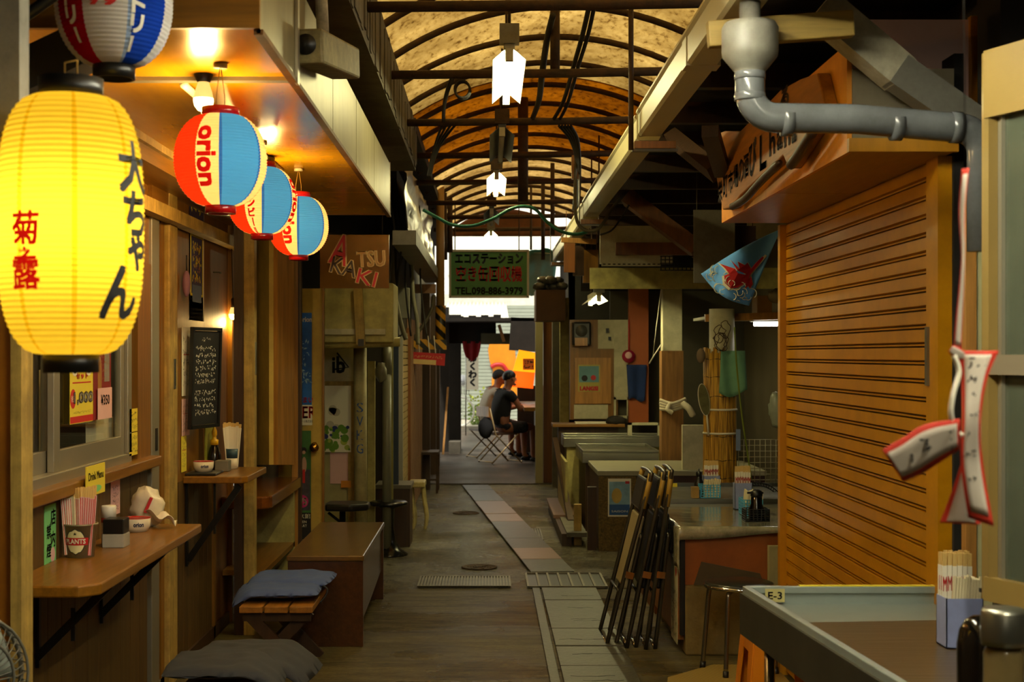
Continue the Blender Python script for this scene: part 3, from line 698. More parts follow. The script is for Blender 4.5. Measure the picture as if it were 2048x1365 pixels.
# sliding door and frame posts right of the window
d1 = thing('door_1', None, None, (LX, 6.4, 0), kind='structure')
MB().box(LX-.03, 6.30, .07, LX+.014, 6.44, 2.18).build('door_stile', M['alu'], d1, bevel=.003)
MB().box(LX+.013, 6.36, 1.12, LX+.017, 6.40, 1.22).build('door_handle', M['black_metal'], d1)
MB().box(LX-.2, 6.3, 0, LX-.1, 6.9, 2.4).build('door_leaf', M['dark_wood'], d1)
MB().box(LX-.05, 6.27, 2.18, LX+.02, 6.6, 2.4).build('door_lintel', M['brown_y'], d1)
MB().box(LX-.08, 6.3, 0, LX+.0, 6.95, .06).build('door_sill', M['concrete'], d1)
t = thing('wooden_post', 'weathered cream wooden doorpost with a metal strike plate, right of the sliding door', 'post', (-1.5, 6.66, 0))
MB().box(-1.56, 6.6, 0, -1.475, 6.77, 2.4).build('post', M['cream_wood'], t, bevel=.006)
MB().box(-1.58, 6.53, 0, -1.50, 6.6, 2.4).build('frame_strip', M['brown'], t)
MB().box(-1.476, 6.68, 1.39, -1.471, 6.72, 1.53).build('strike_plate', M['steel'], t)
# near counter shelf on black folding brackets
def bracket(t, y, x0, x1, z, d=.26):
    MB().beam((x0, y, z-d), (x1, y, z-.012), .022, .028).box(x0, y-.012, z-d-.03, x0+.012, y+.012, z-.004).box(x0, y-.012, z-.014, x1+.02, y+.012, z).box((x0+x1)/2-.005, y-.016, z-d*.5-.07, (x0+x1)/2+.008, y-.006, z-d*.35).build('bracket', M['black_metal'], t)
sh = thing('counter_shelf', 'brown wooden counter shelf below the shop window, on black brackets', 'shelf', (-1.35, 5.2, .84))
MB().prism([(-1.5, 4.36), (-1.255, 4.36), (-1.2, 4.42), (-1.2, 5.97), (-1.5, 5.97)], (0, 0, .803), X1, Y1, .037).build('shelf_board', M['brown_y'], sh, bevel=.006)
for y in (4.72, 5.5): bracket(sh, y, -1.497, -1.25, .802)
SZ = .84
# bucket of chopsticks
bc = V((-1.432, 5.0, SZ)); M['tin'] = mk('grey tin', '#8d8468', .5, .3, var=.15)
t = thing('tin_bucket', 'small grey tin bucket with a red oval PLANTS label on the counter shelf', 'bucket', bc)
MB().lathe([(0, 0), (.048, 0), (.059, .112), (.062, .112), (.062, .118), (.056, .118), (.046, .006), (0, .006)], bc, 28).build('bucket_body', M['tin'], t)
b = MB()
def bw(z0, r0=.048, r1=.059): return lambda a, q: bc+V((cos(-pi/2-.04+a/.056), sin(-pi/2-.04+a/.056), 0))*(r0+(r1-r0)*(z0+q)/.112+.0012)+V((0, 0, z0+q))
w0 = bw(.058)
def ell(rx, ry, m, k):
    w = lambda a, q: bc+V((cos(-pi/2-.04+a/.056), sin(-pi/2-.04+a/.056), 0))*(.048+.011*(.058+q)/.112+k)+V((0, 0, .058+q))
    for j in range(10):
        z0, z1 = -ry+2*ry*j/10, -ry+2*ry*(j+1)/10; f = lambda z: rx*sqrt(max(0, 1-(z/ry)**2))
        pts = []
        for i in range(9): pts.append(w(-f(z0)+2*f(z0)*i/8, z0))
        for i in range(9): pts.append(w(-f(z1)+2*f(z1)*i/8, z1))
        b.add(pts, [(i, i+1, 10+i, 9+i) for i in range(8)], m)
ell(.036, .046, 0, .0004); ell(.033, .043, 1, .0008)
for i in range(16):
    a0, a1 = -.046+.092*i/16, -.046+.092*(i+1)/16; b.add([w0(a0, -.012), w0(a1, -.012), w0(a1, .014), w0(a0, .014)], [(0, 1, 2, 3)], 2)
b.text('PLANTS', (0, 0, 0), X1, Z1, .016, 3, w=.072, wrap=lambda a, q: w0(a, q+.001)+(w0(a, q)-bc)*.012, bold=.0006)
b.text('★', (0, 0, 0), X1, Z1, .012, 0, w=.014, wrap=lambda a, q: w0(a, q+.028)+(w0(a, q)-bc)*.012)
b.build('bucket_label', [M['black'], mk('label cream', '#d8cf9e', .6), M['red'], M['paper']], t, label='oval label with a red PLANTS band')
M['wood_light'] = wood('pale chopstick wood', '#d9b56b', 'z', .6)
M['sleeve_a'] = mk('red striped paper sleeve', '#e0b8a0', .8, var=.0); M['sleeve_b'] = mk('pink patterned sleeve', '#d98f8a', .8); M['sleeve_c'] = mk('cream sleeve', '#e3d3a8', .8)
def chop_proto(mats, L=.235, w=.0095, tip=.035, lines=None):
    t = thing('chopsticks', 'x', 'chopsticks')
    sl = MB().box(-w, -.003, 0, w, .003, L-tip, 0)
    if lines:
        for i in range(3): sl.box(-w*.8+w*.7*i, -.0036, .0, -w*.8+w*.7*i+w*.25, .0036, L-tip-.002, 1)
    sl.build('paper_sleeve', mats, t)
    MB().box(-w*.8, -.0022, L-tip, -w*.06, .0022, L).box(w*.06, -.0022, L-tip, w*.8, .0022, L).build('wood_tips', M['wood_light'], t)
    return t
def chop_bunch(c, z, spots, mats_list, label, group, lines=None, L=.235, w=.0095, tip=.035):
    protos = []
    for i, (dx, dy, tx, ty, rz, k) in enumerate(spots):
        while len(protos) <= k: protos.append(None)
        loc = V(c)+V((dx, dy, z+random.uniform(0, .01)))
        if protos[k] is None:
            o = chop_proto(mats_list[k], L, w, tip, lines); protos[k] = o; o['label'] = label[k]; o['group'] = group[k]; o.location = loc; o.rotation_euler = (ty, tx, rz)
        else: dup(protos[k], loc, label=label[k], group=group[k], rot=(ty, tx, rz))
rr = random.Random(2); sp = []
for i in range(15):
    dx = -.036+.012*(i % 7); dy = -.03+.026*(i//7); sp.append((dx, dy, dx*2.0, -dy*.8, rr.uniform(-.4, .4), 1 if dx > .012 else (2 if i % 4 == 2 else 0)))
chop_bunch(bc, .008, sp, [[M['paper'], M['red_ink']], [M['pink_paper'], M['red_ink']], [M['sleeve_c'], M['paper']]],
           ['red-striped white paper sleeve of chopsticks standing in the grey tin bucket', 'pink patterned sleeve of chopsticks on the right side of the tin bucket', 'plain cream sleeve of chopsticks standing in the grey tin bucket'],
           ['red striped chopstick sleeves in the tin bucket', 'pink chopstick sleeves in the tin bucket', 'cream chopstick sleeves in the tin bucket'], True)
# jar, box, bowl, bag
c = V((-1.42, 5.33, SZ)); t = thing('spice_jar', 'white-lidded spice jar with a floral band behind the tin bucket', 'jar', c)
MB().lathe([(0, 0), (.026, 0), (.027, .03), (.027, .085), (.024, .09)], c, 20).build('jar_body', mk('jar label print', '#b7afa2', .4, var=.5, scale=60), t)
MB().lathe([(.0275, .082), (.0278, .098), (.0265, .1)], c, 20).build('floral_band', mk('red floral band', '#a8352a', .4, var=.4, scale=70), t)
MB().lathe([(.028, .1), (.0285, .14), (.026, .145), (0, .145)], c, 20).build('lid', M['white'], t)
t = thing('napkin_box', 'black and grey napkin box on the counter shelf next to the bucket', 'box', (-1.37, 5.28, SZ))
MB().box(-1.415, 5.22, SZ, -1.335, 5.31, SZ+.05).build('box_base', mk('grey plastic', '#9a988f', .4), t, bevel=.003)
MB().box(-1.413, 5.222, SZ+.05, -1.337, 5.308, SZ+.105).build('box_top', M['black'], t, bevel=.003)
def bowl(c, label, r=.055):
    t = thing('ashtray_bowl', label, 'bowl', c)
    MB().lathe([(0, 0), (r*.78, 0), (r*.95, r*.4), (r, r*1.0), (r*.93, r*1.0), (r*.85, r*.4), (r*.7, r*.12), (0, r*.12)], c, 28).build('bowl_body', mk('white melamine', '#dcd2bb', .25, var=.05), t)
    MB().lathe([(r*.94, r*.99), (r*.95, r*1.02), (r*1.0, r*1.02), (r*1.005, r*.97)], c, 28).build('rim', M['red_gloss'], t)
    b = MB(); a0 = atan2(-c[1], -c[0])+.12
    b.text('orion', (0, 0, 0), X1, Z1, r*.3, w=r*.75, wrap=lambda a, q: V(c)+V((cos(a0+a/r), sin(a0+a/r), 0))*(r*(.97+.0))+V((0, 0, r*.55+q)), bold=.0008)
    b.build('blue_lettering', mk('navy print', '#12204e', .5), t, label='small dark blue lettering')
    return t
bowl(V((-1.41, 5.72, SZ)), 'white ashtray bowl with a red rim on the counter shelf, by the crumpled bag')
def crumple(c, r, seed, k=.3):
    return MB().blob(c, r, 20, 14, 0, lambda d: 1+k*noise.noise(d*2.3+V((seed, 0, 0)))+.12*noise.noise(d*6+V((0, seed, 0))))
cb = V((-1.41, 5.87, SZ+.075)); t = thing('snack_bag', 'crumpled white and red plastic bag standing behind the white bowl', 'bag', cb-V((0, 0, .075)))
o = crumple(cb, (.068, .05, .085), 3.1, .35).build('bag', mk('white plastic bag', '#d8cfb8', .35), t)
MB().beam(cb+V((.01, -.056, -.01)), cb+V((.035, -.05, .05)), .026, .012).build('red_print', M['red'], t, label='red printed patch')
b = MB(); cn = V((-1.335, 5.82, SZ+.028))
b.sheet(lambda u, v: cn+V(((u-.5)*.115, (v-.5)*.07, .035*(1-u)+.014*sin(9*u+3*v)+.01*cos(7*v))), 10, 8, .0015)
b.build('paper_napkin', M['paper'], label='crumpled white paper napkin lying by the white bowl', cat='napkin')
card('menu_card', 'yellow handwritten menu card standing against the window sill', 'card', *lrect(173, 930, 210, 990, LX+.075), [M['yellow_paper'], M['ink'], M['green_paper']], lambda b, o, ux, uy, w, h: (b.text('Drink Menu', o+uy*h*.15, ux, uy, h*.26, 1, .0012, w=w*.8, bold=.0006), disc(b, o, ux, uy, 0, -h*.3, w*.3, 2, .0007, h*.12)), t=.004)

# ---- doorway with posters and chalkboard
RX = -1.53
def noren(b, o, ux, uy, w, h):
    rect(b, o, ux, uy, 0, h*.38, w*.96, h*.2, 1); b.scribble(o+uy*h*.42, ux, uy, w*.8, h*.1, 3, 1, 41, .002, .2)
    b.scribble(o+uy*h*.3, ux, uy, w*.9, h*.06, 4, 1, 42, .002, .14); rect(b, o, ux, uy, 0, h*.24, w*.9, h*.06, 2)
    rect(b, o, ux, uy, 0, -.05*h, w*.86, h*.5, 3); rect(b, o, ux, uy, 0, -.05*h, w*.72, h*.46, 1, .0012)
    b.scribble(o-uy*h*.02, ux, uy, w*.56, h*.36, 3, 3, 43, .002, .16); b.scribble(o-uy*h*.03, ux, uy, w*.5, h*.34, 2, 4, 44, .0026, .1)
    rect(b, o, ux, uy, 0, -.28*h, w*.6, h*.14, 5, .0016); b.scribble(o-uy*h*.44, ux, uy, w*.8, h*.1, 6, 3, 5, .0012)
card('shop_banner', 'long purple and white printed banner hanging inside the doorway above the chalkboard', 'banner', *lrect(378, 398, 408, 642, -1.5), [M['paper'], mk('purple print', '#332a5c', .7), M['orange'], M['yellow_paper'], M['white'], mk('slate print', '#5a6a8c', .7), M['ink']], noren, t=.004)
M['gold_paper'] = mk('faded gold poster', '#a37a34', .7, var=.35, scale=14)
card('gold_poster', 'faded gold and red poster on the doorway wall behind the purple banner', 'poster', *lrect(409, 480, 426, 652, RX+.005), [M['gold_paper'], M['red_ink']], lambda b, o, ux, uy, w, h: (rect(b, o, ux, uy, 0, h*.42, w*.9, h*.08, 1), b.scribble(o-uy*h*.3, ux, uy, w*.8, h*.3, 1, 4, 9, .0012, .2)))
c = LP(373, 568, -1.47); t = thing('hanging_pouch', 'small mauve pouch hanging on a black cord by the cream doorpost', 'pouch', c-V((0, 0, .06)))
MB().blob(c, (.02, .03, .065), 12, 8).build('pouch', mk('mauve cloth', '#8a6480', .8), t); MB().tube([c+V((0, 0, .06)), c+V((.01, .03, -.05)), c+V((.012, .05, -.075))], .003, 5).tube([c+V((0, 0, .06)), c+V((0, 0, .14))], .003, 5).build('cord', M['black'], t)
for lab, px, mat, sd in (('long white handwritten price strip beside the chalkboard', (364, 655, 380, 792), 'paper', 21), ('pink handwritten price strip below the white one beside the chalkboard', (364, 798, 379, 872), 'pink_paper', 22), ('yellow handwritten strip lowest on the wall beside the small shelf', (363, 872, 373, 944), 'yellow_paper', 23)):
    card('price_strip', lab, 'note', *lrect(*px, -1.495), [M[mat], M['ink'], M['red_ink']], lambda b, o, ux, uy, w, h: (b.scribble(o, ux, uy, w*.8, h*.8, 1, 5, sd, .0012, .07), rect(b, o, ux, uy, 0, h*.1, w*.7, h*.012, 2, .0012)))
a, q = W(381, 760, 7.0), W(439, 752, 7.3); ux = (q-a); ux.z = 0; w_ = ux.length; ux.normalize()
M['slate'] = mk('chalkboard slate', '#16171a', .6, var=.15); M['chalk'] = mk('white chalk', '#c9c8be', .9)
cbt = thing('chalkboard', 'black chalkboard with a handwritten white menu hung askew in the doorway', 'chalkboard', (a+q)/2-V((0, 0, .26)))
o = (a+q)/2; uy = (Z1+ux*.06).normalized()
card('slate', None, None, o, ux, uy, w_*.94, .47, [M['slate'], M['chalk']], lambda b, o, ux, uy, w, h: (b.scribble(o+uy*h*.14, ux, uy, w*.74, h*.42, 1, 6, 31, .0012, .13), b.scribble(o-uy*h*.26, ux, uy, w*.74, h*.28, 1, 4, 32, .0012, .13), b.scribble(o+uy*h*.42, ux, uy, w*.3, h*.06, 1, 1, 33, .0012)), t=.012, parent=cbt)
b = MB(); n = ux.cross(uy)
for s in (-1, 1): b.beam(o+ux*s*w_*.47-uy*.25, o+ux*s*w_*.47+uy*.25, .016, .02, up=n); b.beam(o-ux*w_*.49+uy*s*.245, o+ux*w_*.49+uy*s*.245, .016, .02, up=n)
b.build('board_frame', M['black'], cbt)
# small corner shelf 2 with condiments
s2 = thing('corner_shelf', 'small brown corner shelf in the doorway holding chopsticks and a sauce bottle', 'shelf', (-1.35, 7.3, .95))
MB().prism([(-1.5, 7.0), (-1.21, 7.0), (-1.185, 7.03), (-1.185, 7.62), (-1.5, 7.62)], (0, 0, .915), X1, Y1, .034).build('shelf_board', M['brown_y'], s2, bevel=.005)
MB().beam((-1.485, 7.06, .53), (-1.23, 7.06, .90), .024, .03).box(-1.497, 7.045, .5, -1.485, 7.075, .91).box(-1.36, 7.055, .66, -1.35, 7.075, .915).build('bracket', M['black_metal'], s2)
Z2 = .95
bowl(V((-1.43, 7.16, Z2+.012)), 'white ashtray bowl with a red rim on the small corner shelf', .052)
MB().box(-1.497, 7.04, Z2, -1.345, 7.25, Z2+.012).build('black_tray', M['black'], label='flat black tray under the white bowl on the corner shelf', cat='tray', bevel=.003)
c = V((-1.425, 7.42, Z2)); t = thing('sauce_bottle', 'dark sauce bottle with a yellow pump cap on the corner shelf', 'bottle', c)
MB().lathe([(0, 0), (.036, 0), (.038, .01), (.034, .07), (.024, .115), (.018, .125), (.018, .135)], c, 20).build('bottle', mk('dark sauce', '#120b06', .15), t)
MB().lathe([(.022, .13), (.022, .155), (.012, .16), (.009, .175), (.014, .18), (.014, .2), (.006, .22), (.004, .225)], c, 16).build('pump_cap', mk('yellow plastic', '#d9a411', .35), t)
c = V((-1.345, 7.5, Z2)); t = thing('chopstick_cup', 'blue banded cup holding paper-sleeved chopsticks on the corner shelf', 'cup', c)
MB().lathe([(0, 0), (.03, 0), (.034, .07), (.031, .07), (.028, .004), (0, .004)], c, 20).build('cup_body', M['paper'], t)
MB().lathe([(.0335, .055), (.037, .105), (.034, .105), (.0325, .056)], c, 20).build('blue_band', mk('slate blue', '#2c4a5c', .5), t)
sp = [(-.022+.0075*(i % 7), -.012+.02*(i//7), (-.022+.0075*(i % 7))*4.2, 0, rr.uniform(-.3, .3), 0) for i in range(12)]
chop_bunch(c, .01, sp, [[M['paper'], M['paper']]], ['white paper sleeve of chopsticks standing in the blue banded cup'], ['chopsticks in the blue banded cup'], False, L=.225, w=.008, tip=.02)
MB().slab((-1.47, 7.38, Z2), (-1.45, 7.5, Z2), (-1.45, 7.5, Z2+.26), (-1.47, 7.38, Z2+.26), .006).build('menu_stand', mk('yellow green card', '#8f8a2a', .6), label='tall yellow-green card standing beside the sauce bottle', cat='card')
MB().box(-1.40, 7.3, Z2, -1.33, 7.38, Z2+.055).build('napkin_tray', mk('grey metal box', '#7d7a70', .4, .4), label='small grey box on the corner shelf right of the bowl', cat='box', bevel=.003)
# brown wall door, bolt, cream post, third shelf
MB().tube([LP(428, 545, -1.47), LP(441, 545, -1.47), LP(441, 548, -1.47)], .005, 6).build('door_bolt', M['steel_worn'], label='small metal bolt on the reddish brown doorway wall', cat='bolt')
t = thing('wooden_post', 'cream weathered post with dark frame between the two small shelves', 'post', (-1.31, 7.9, 0))
MB().box(-1.345, 7.84, 0, -1.285, 7.92, 2.388).build('post', M['cream_wood'], t, bevel=.004)
MB().box(-1.40, 7.85, 0, -1.345, 7.95, 2.388).build('dark_frame', M['dark_wood'], t)
MB().box(-1.287, 7.86, 1.44, -1.282, 7.9, 1.62).build('metal_plate', M['steel_worn'], t)
s3 = thing('counter_shelf', 'lacquered brown counter ledge beyond the cream post, with rounded corner', 'shelf', (-1.35, 8.7, .75))
MB().prism([(-1.5, 8.0), (-1.27, 8.0), (-1.235, 8.02), (-1.22, 8.06), (-1.22, 9.3), (-1.5, 9.3)], (0, 0, .68), X1, Y1, .07).build('ledge_top', mk('lacquered brown', '#6b3a12', .2, coat=.5, var=.25, stretch=(6, .6, 6)), s3, bevel=.008)
MB().box(-1.5, 8.05, .3, -1.26, 9.3, .33).build('lower_board', M['brown_y'], s3)
MB().box(-1.5, 9.24, 0, -1.26, 9.3, .68).build('end_board', M['olive'], s3)
t = thing('folding_door', 'cream and tan varnished folding door panels above the lacquered ledge', 'door', (-1.36, 9.25, .75))
MB().slab(W(515, 930, 9.3), W(547, 930, 9.05), W(547, 320, 9.05), W(515, 320, 9.3), .03).build('cream_panel', M['cream'], t)
MB().slab(W(547, 930, 9.05), W(580, 930, 9.25), W(580, 320, 9.25), W(547, 320, 9.05), .03).build('tan_panel', M['tan'], t)
card('black_sticker', None, None, W(523, 721, 9.2), V((1, -.7, -.18)), Z1, .075, .03, [M['ink'], M['paper']], lambda b, o, ux, uy, w, h: b.scribble(o, ux, uy, w*.8, h*.5, 1, 1, 17, .0012), t=.003, parent=t)
t = thing('wooden_post', 'dark edged tan post at the hinge side of the cream poster door', 'post', (-1.26, 9.4, 0))
MB().box(-1.285, 9.34, 0, -1.245, 9.42, 2.388).build('post', M['tan'], t); MB().box(-1.245, 9.345, 0, -1.225, 9.4, 2.388).build('dark_strip', M['dark_wood'], t)
# cream door with posters
dr = thing('open_door', 'open cream door with beer posters and a brass knob, behind the bench', 'door', (-1.3, 9.62, .03))
MB().slab(W(560, 1165, 9.66), W(648, 1165, 9.6), W(648, 578, 9.6), W(560, 578, 9.66), .035).build('door_leaf', M['cream'], dr, bevel=.003)
MB().slab(W(646, 1165, 9.585), W(649.5, 1165, 9.585), W(649.5, 576, 9.585), W(646, 576, 9.585), .04).build('edge_strip', M['brown'], dr)
def knob(c):
    return MB().lathe([(.034, 0), (.034, .006), (.012, .01), (.012, .03), (.026, .036), (.032, .05), (.026, .064), (0, .068)], c, 20, R=Matrix.Rotation(pi/2, 4, 'X'))
knob(W(630, 895, 9.58)).build('door_knob', mk('brass', '#b58a3c', .25, 1.0), dr)
M['beer_blue'] = mk('blue water poster', '#1560b8', .4, var=.45, scale=7)
M['splash'] = mk('pale splash print', '#9cc6e0', .5)
def beer(b, o, ux, uy, w, h):
    b.text('orion', o+uy*h*.44+ux*w*.12, ux, uy, h*.042, 1, .0012, w=w*.45, bold=.0012)
    rect(b, o, ux, uy, 0, -h*.41, w, h*.18, 1, .0006); b.text('BEER', o-uy*h*.385, ux, uy, h*.1, 2, .0014, w=w*.98, bold=.002)
    b.text('とうまい', o-uy*h*.275, ux, uy, h*.05, 2, .0014, w=w*.8, bold=.001); b.text('オリオンビール株式会社', o-uy*h*.465, ux, uy, h*.025, 4, .0014, w=w*.8)
    r = random.Random(5)
    for i in range(70):
        x, y = r.gauss(0, .2)*w, (-.12+abs(r.gauss(0, .16)))*h; a = r.uniform(0, 6.3); s = r.uniform(.004, .014)
        if abs(x) < w*.47 and y < h*.34: poly(b, o, ux, uy, [(x+s*cos(a), y+s*sin(a)), (x+s*.5*cos(a+2), y+s*.5*sin(a+2)), (x+s*1.4*cos(a+3.3), y+s*1.4*sin(a+3.3)), (x+s*.4*cos(a+4.6), y+s*.4*sin(a+4.6))], 3, .0009)
card('beer_poster', 'blue poster', None, *frect(578, 626, 632, 851, 9.58), [M['beer_blue'], M['paper'], M['red_ink'], M['splash'], M['ink']], beer, parent=dr)
M['pinkmag'] = mk('magenta print', '#b51f6b', .6)
def gig(b, o, ux, uy, w, h):
    rect(b, o, ux, uy, 0, -h*.34, w, h*.24, 2); rect(b, o, ux, uy, 0, -h*.48, w, h*.05, 1); rect(b, o, ux, uy, 0, -.02*h, w*.9, h*.36, 3); disc(b, o, ux, uy, 0, -h*.12, w*.36, 5, .001)
    b.text('7/5', o-uy*h*.12, ux, uy, h*.06, 1, .0018, w=w*.5, bold=.001); b.text('プス館', o-uy*h*.25, ux, uy, h*.04, 1, .0014, w=w*.9, bold=.001)
    b.text('OPEN', o-uy*h*.30, ux, uy, h*.022, 1, .0014, w=w*.5); b.text('START', o-uy*h*.335, ux, uy, h*.022, 1, .0014, w=w*.55)
    disc(b, o, ux, uy, w*.1, h*.33, w*.16, 4, .001); disc(b, o, ux, uy, w*.1, h*.31, w*.1, 6, .0014); disc(b, o, ux, uy, w*.12, h*.2, w*.14, 6, .001, h*.07); rect(b, o, ux, uy, w*.1, h*.1, w*.14, h*.12, 7, .0012)
card('concert_poster', 'green', None, *frect(586, 862, 622, 1090, 9.58), [mk('green print', '#35662c', .6, var=.3), M['paper'], M['ink'], mk('dark print', '#3a3440', .6, var=.5, scale=20), M['black'], M['pinkmag'], mk('skin print', '#b98f78', .6), M['red_ink']], gig, parent=dr)
for o in dr.children:
    if o.name.startswith('beer'): o['label'] = 'tall blue beer poster with a red BEER line'
    if o.name.startswith('concert'): o['label'] = 'green concert poster with a magenta date disc'
card('tape_piece', None, None, *frect(627, 715, 642, 735, 9.58), [M['orange']], parent=dr)

# ---- bench, stools and cushions
bn = thing('wooden_bench', 'dark reddish brown plank bench with a worn edge, left of the alley', 'bench', (-.86, 8.28, 0))
MB().box(-1.065, 7.53, .455, -.655, 9.05, .485).build('seat_board', mk('worn bench top', '#574016', .3, var=.3, stretch=(6, .7, 6), coat=.3, dirt='#8a6436', damt=.3, dscale=4), bn, bevel=.006)
MB().box(-1.06, 7.54, 0, -.66, 7.58, .455).build('end_panel', M['bench_wood'], bn, bevel=.003)
MB().box(-1.06, 9.0, 0, -.66, 9.04, .455).build('end_panel', M['bench_wood'], bn, bevel=.003)
MB().prism([(7.58, .12), (8.3, .15), (9.0, .19), (9.0, .455), (7.58, .455)], (-.672, 0, 0), Y1, Z1, -.02).build('side_panel', M['bench_wood'], bn)
MB().box(-1.055, 7.58, .1, -1.035, 9.0, .455).build('side_panel', M['bench_wood'], bn)
def slat_stool(loc, label, w=.36, d=.52, z=.345):
    t = thing('slatted_stool', label, 'stool', loc); c = V(loc)
    for k in range(3):
        x = -w/2+w/3*k; MB().box(c.x+x+.004, c.y-d/2, z-.03, c.x+x+w/3-.006, c.y+d/2, z).build('slat', M['wood_or'], t, bevel=.003)
    for y in (-d/2+.06, d/2-.06):
        for s in (-1, 1): MB().beam((c.x+s*w*.42, c.y+y+s*.012, z-.03), (c.x-s*w*.42, c.y+y+s*.012, 0), .055, .024, up=(0, 1, 0)).build('leg', M['dark_wood'], t)
        MB().box(c.x-w*.45, c.y+y-.028, z-.075, c.x+w*.45, c.y+y-.014, z-.03).build('apron', M['dark_wood'], t)
    return t
M['wood_or'] = wood('orange slat wood', '#8f5f1c', 'y', .5)
slat_stool((-1.01, 7.08, 0), 'low slatted wooden stool with crossed legs carrying the blue cushions', d=.58)
slat_stool((-.99, 5.42, 0), 'low slatted stool hidden under the dark cushions in the foreground', w=.3, d=.5, z=.32)
def cushion(name, label, c, w, d, h, mat, seed, droop=None, rz=0):
    def fn(u, v):
        x, y = 2*u-1, 2*v-1; return x, y
    b = MB(); n = 22; R = Matrix.Rotation(rz, 3, 'Z'); c = V(c)
    def pt(u, v, s):
        x, y = 2*u-1, 2*v-1
        e = (max(0, 1-abs(x)**3.2)*max(0, 1-abs(y)**3.2))**.42
        tuft = sum(.34*math.exp(-((x-a)**2+(y-q)**2)*16) for a in (-.5, .05, .55) for q in (-.5, .05, .55))
        z = h/2*e*(1-tuft)+.008*noise.noise(V((x*3, y*3, seed)))
        X, Y = w/2*x*(1-.05*y*y), d/2*y*(1-.05*x*x); p = R @ V((X, Y, 0)); zz = (z if s > 0 else -z*.55)+h*.3
        if droop: zz -= droop(x, y)
        return c+V((p.x, p.y, zz))
    for s in (1, -1):
        vs = [pt(i/n, j/n, s) for i in range(n+1) for j in range(n+1)]; k = n+1
        fs = [(i*k+j, (i+1)*k+j, (i+1)*k+j+1, i*k+j+1) if s > 0 else (i*k+j, i*k+j+1, (i+1)*k+j+1, (i+1)*k+j) for i in range(n) for j in range(n)]
        b.add(vs, fs, 0, True)
    ob = b.build(name, mat, label=label, cat='cushion'); ob.modifiers.new('weld', 'WELD').merge_threshold = .0008; return ob
M['blue_cloth'] = mk('blue grey cushion cloth', '#44568c', .9, var=.12, bump=.15, bscale=300)
M['dark_cloth'] = mk('charcoal cushion cloth', '#2c3038', .9, var=.15, bump=.15, bscale=300)
cushion('seat_cushion', 'blue grey tufted cushion at the front of the slatted stool, corner hanging down', (-1.04, 7.06, .362), .43, .40, .075, M['blue_cloth'], 1.0, lambda x, y: .085*max(0, -x-.55)**1.2*(1.2-.5*y), .06)
cushion('seat_cushion', 'blue grey tufted cushion at the back of the slatted stool, nearer the bench', (-1.0, 7.30, .375), .42, .40, .075, M['blue_cloth'], 2.0, None, -.05)
cushion('seat_cushion', 'charcoal tufted cushion on the foreground stool, farther from the camera', (-.92, 5.64, .338), .48, .42, .075, M['dark_cloth'], 3.0, lambda x, y: .16*max(0, x-.4)**1.4, -.1)
cushion('seat_cushion', 'charcoal cushion at the bottom edge of the picture, nearest the camera', (-.98, 5.34, .362), .44, .40, .075, M['dark_cloth'], 4.0, lambda x, y: .12*max(0, x-.4)**1.4, .05)
MB().tube(spline([W(646, 1172, 7.0), W(655, 1180, 6.98), W(650, 1195, 6.98), W(640, 1205, 6.98)]), .004, 5).build('cushion_tie', M['dark_cloth'], label='thin tie string hanging from the blue cushions', cat='string')
# floor fan at the lower left corner
fc = V((-1.34, 3.62, .72)); t = thing('electric_fan', 'grey electric fan cage cut by the lower left picture corner', 'fan', (fc.x, fc.y, 0))
fd = V((.75, -.66, 0)).normalized(); fa_, fb_ = V((-fd.y, fd.x, 0)), Z1; b = MB()
for r_, off in ((.17, 0), (.165, .04), (.165, -.05), (.11, .065), (.05, .07)): b.tube([fc+fd*off+(fa_*cos(2*pi*k/32)+fb_*sin(2*pi*k/32))*r_ for k in range(32)], .004 if r_ < .17 else .007, 6, closed=True)
for k in range(44):
    a = 2*pi*k/44; dd = fa_*cos(a)+fb_*sin(a); b.tube([fc+fd*.07+dd*.04, fc+fd*.062+dd*.12, fc+fd*.03+dd*.166, fc+dd*.17, fc-fd*.05+dd*.165, fc-fd*.06+dd*.06], .002, 4)
b.build('cage', mk('grey fan wire', '#6d6c62', .5, .3), t)
MB().cyl(fc+fd*.062, fc+fd*.076, .045, n=20).build('hub_cap', mk('fan hub', '#8a8678', .5), t)
MB().cyl(fc-fd*.17, fc-fd*.03, .05, n=18).build('motor', mk('fan plastic', '#77756a', .5), t)
for k in range(4):
    a = 2*pi*k/4+.4; R_ = Matrix.Rotation(a, 3, fd); MB().sheet(lambda u, v: fc+R_ @ (fa_*(.03+.11*u)+fb_*(v-.5)*.1*(.5+u)+fd*(.02*(v-.5))), 4, 4, .003).build('blade', mk('fan blade', '#9aa39a', .3), t)
MB().cyl((fc-fd*.1)*V((1, 1, 0))+V((0, 0, .03)), fc-fd*.1, .016).build('stand_pole', M['steel_worn'], t)
MB().lathe([(0, 0), (.17, 0), (.17, .02), (.05, .04), (0, .04)], (fc-fd*.1)*V((1, 1, 0)), 28).build('base', mk('fan base', '#77756a', .5), t)
lamp('shop_fill_light', (-2.0, 5.2, 2.3), 5, (1, .85, .55), .06)  # unseen fill light added to brighten the room behind the window
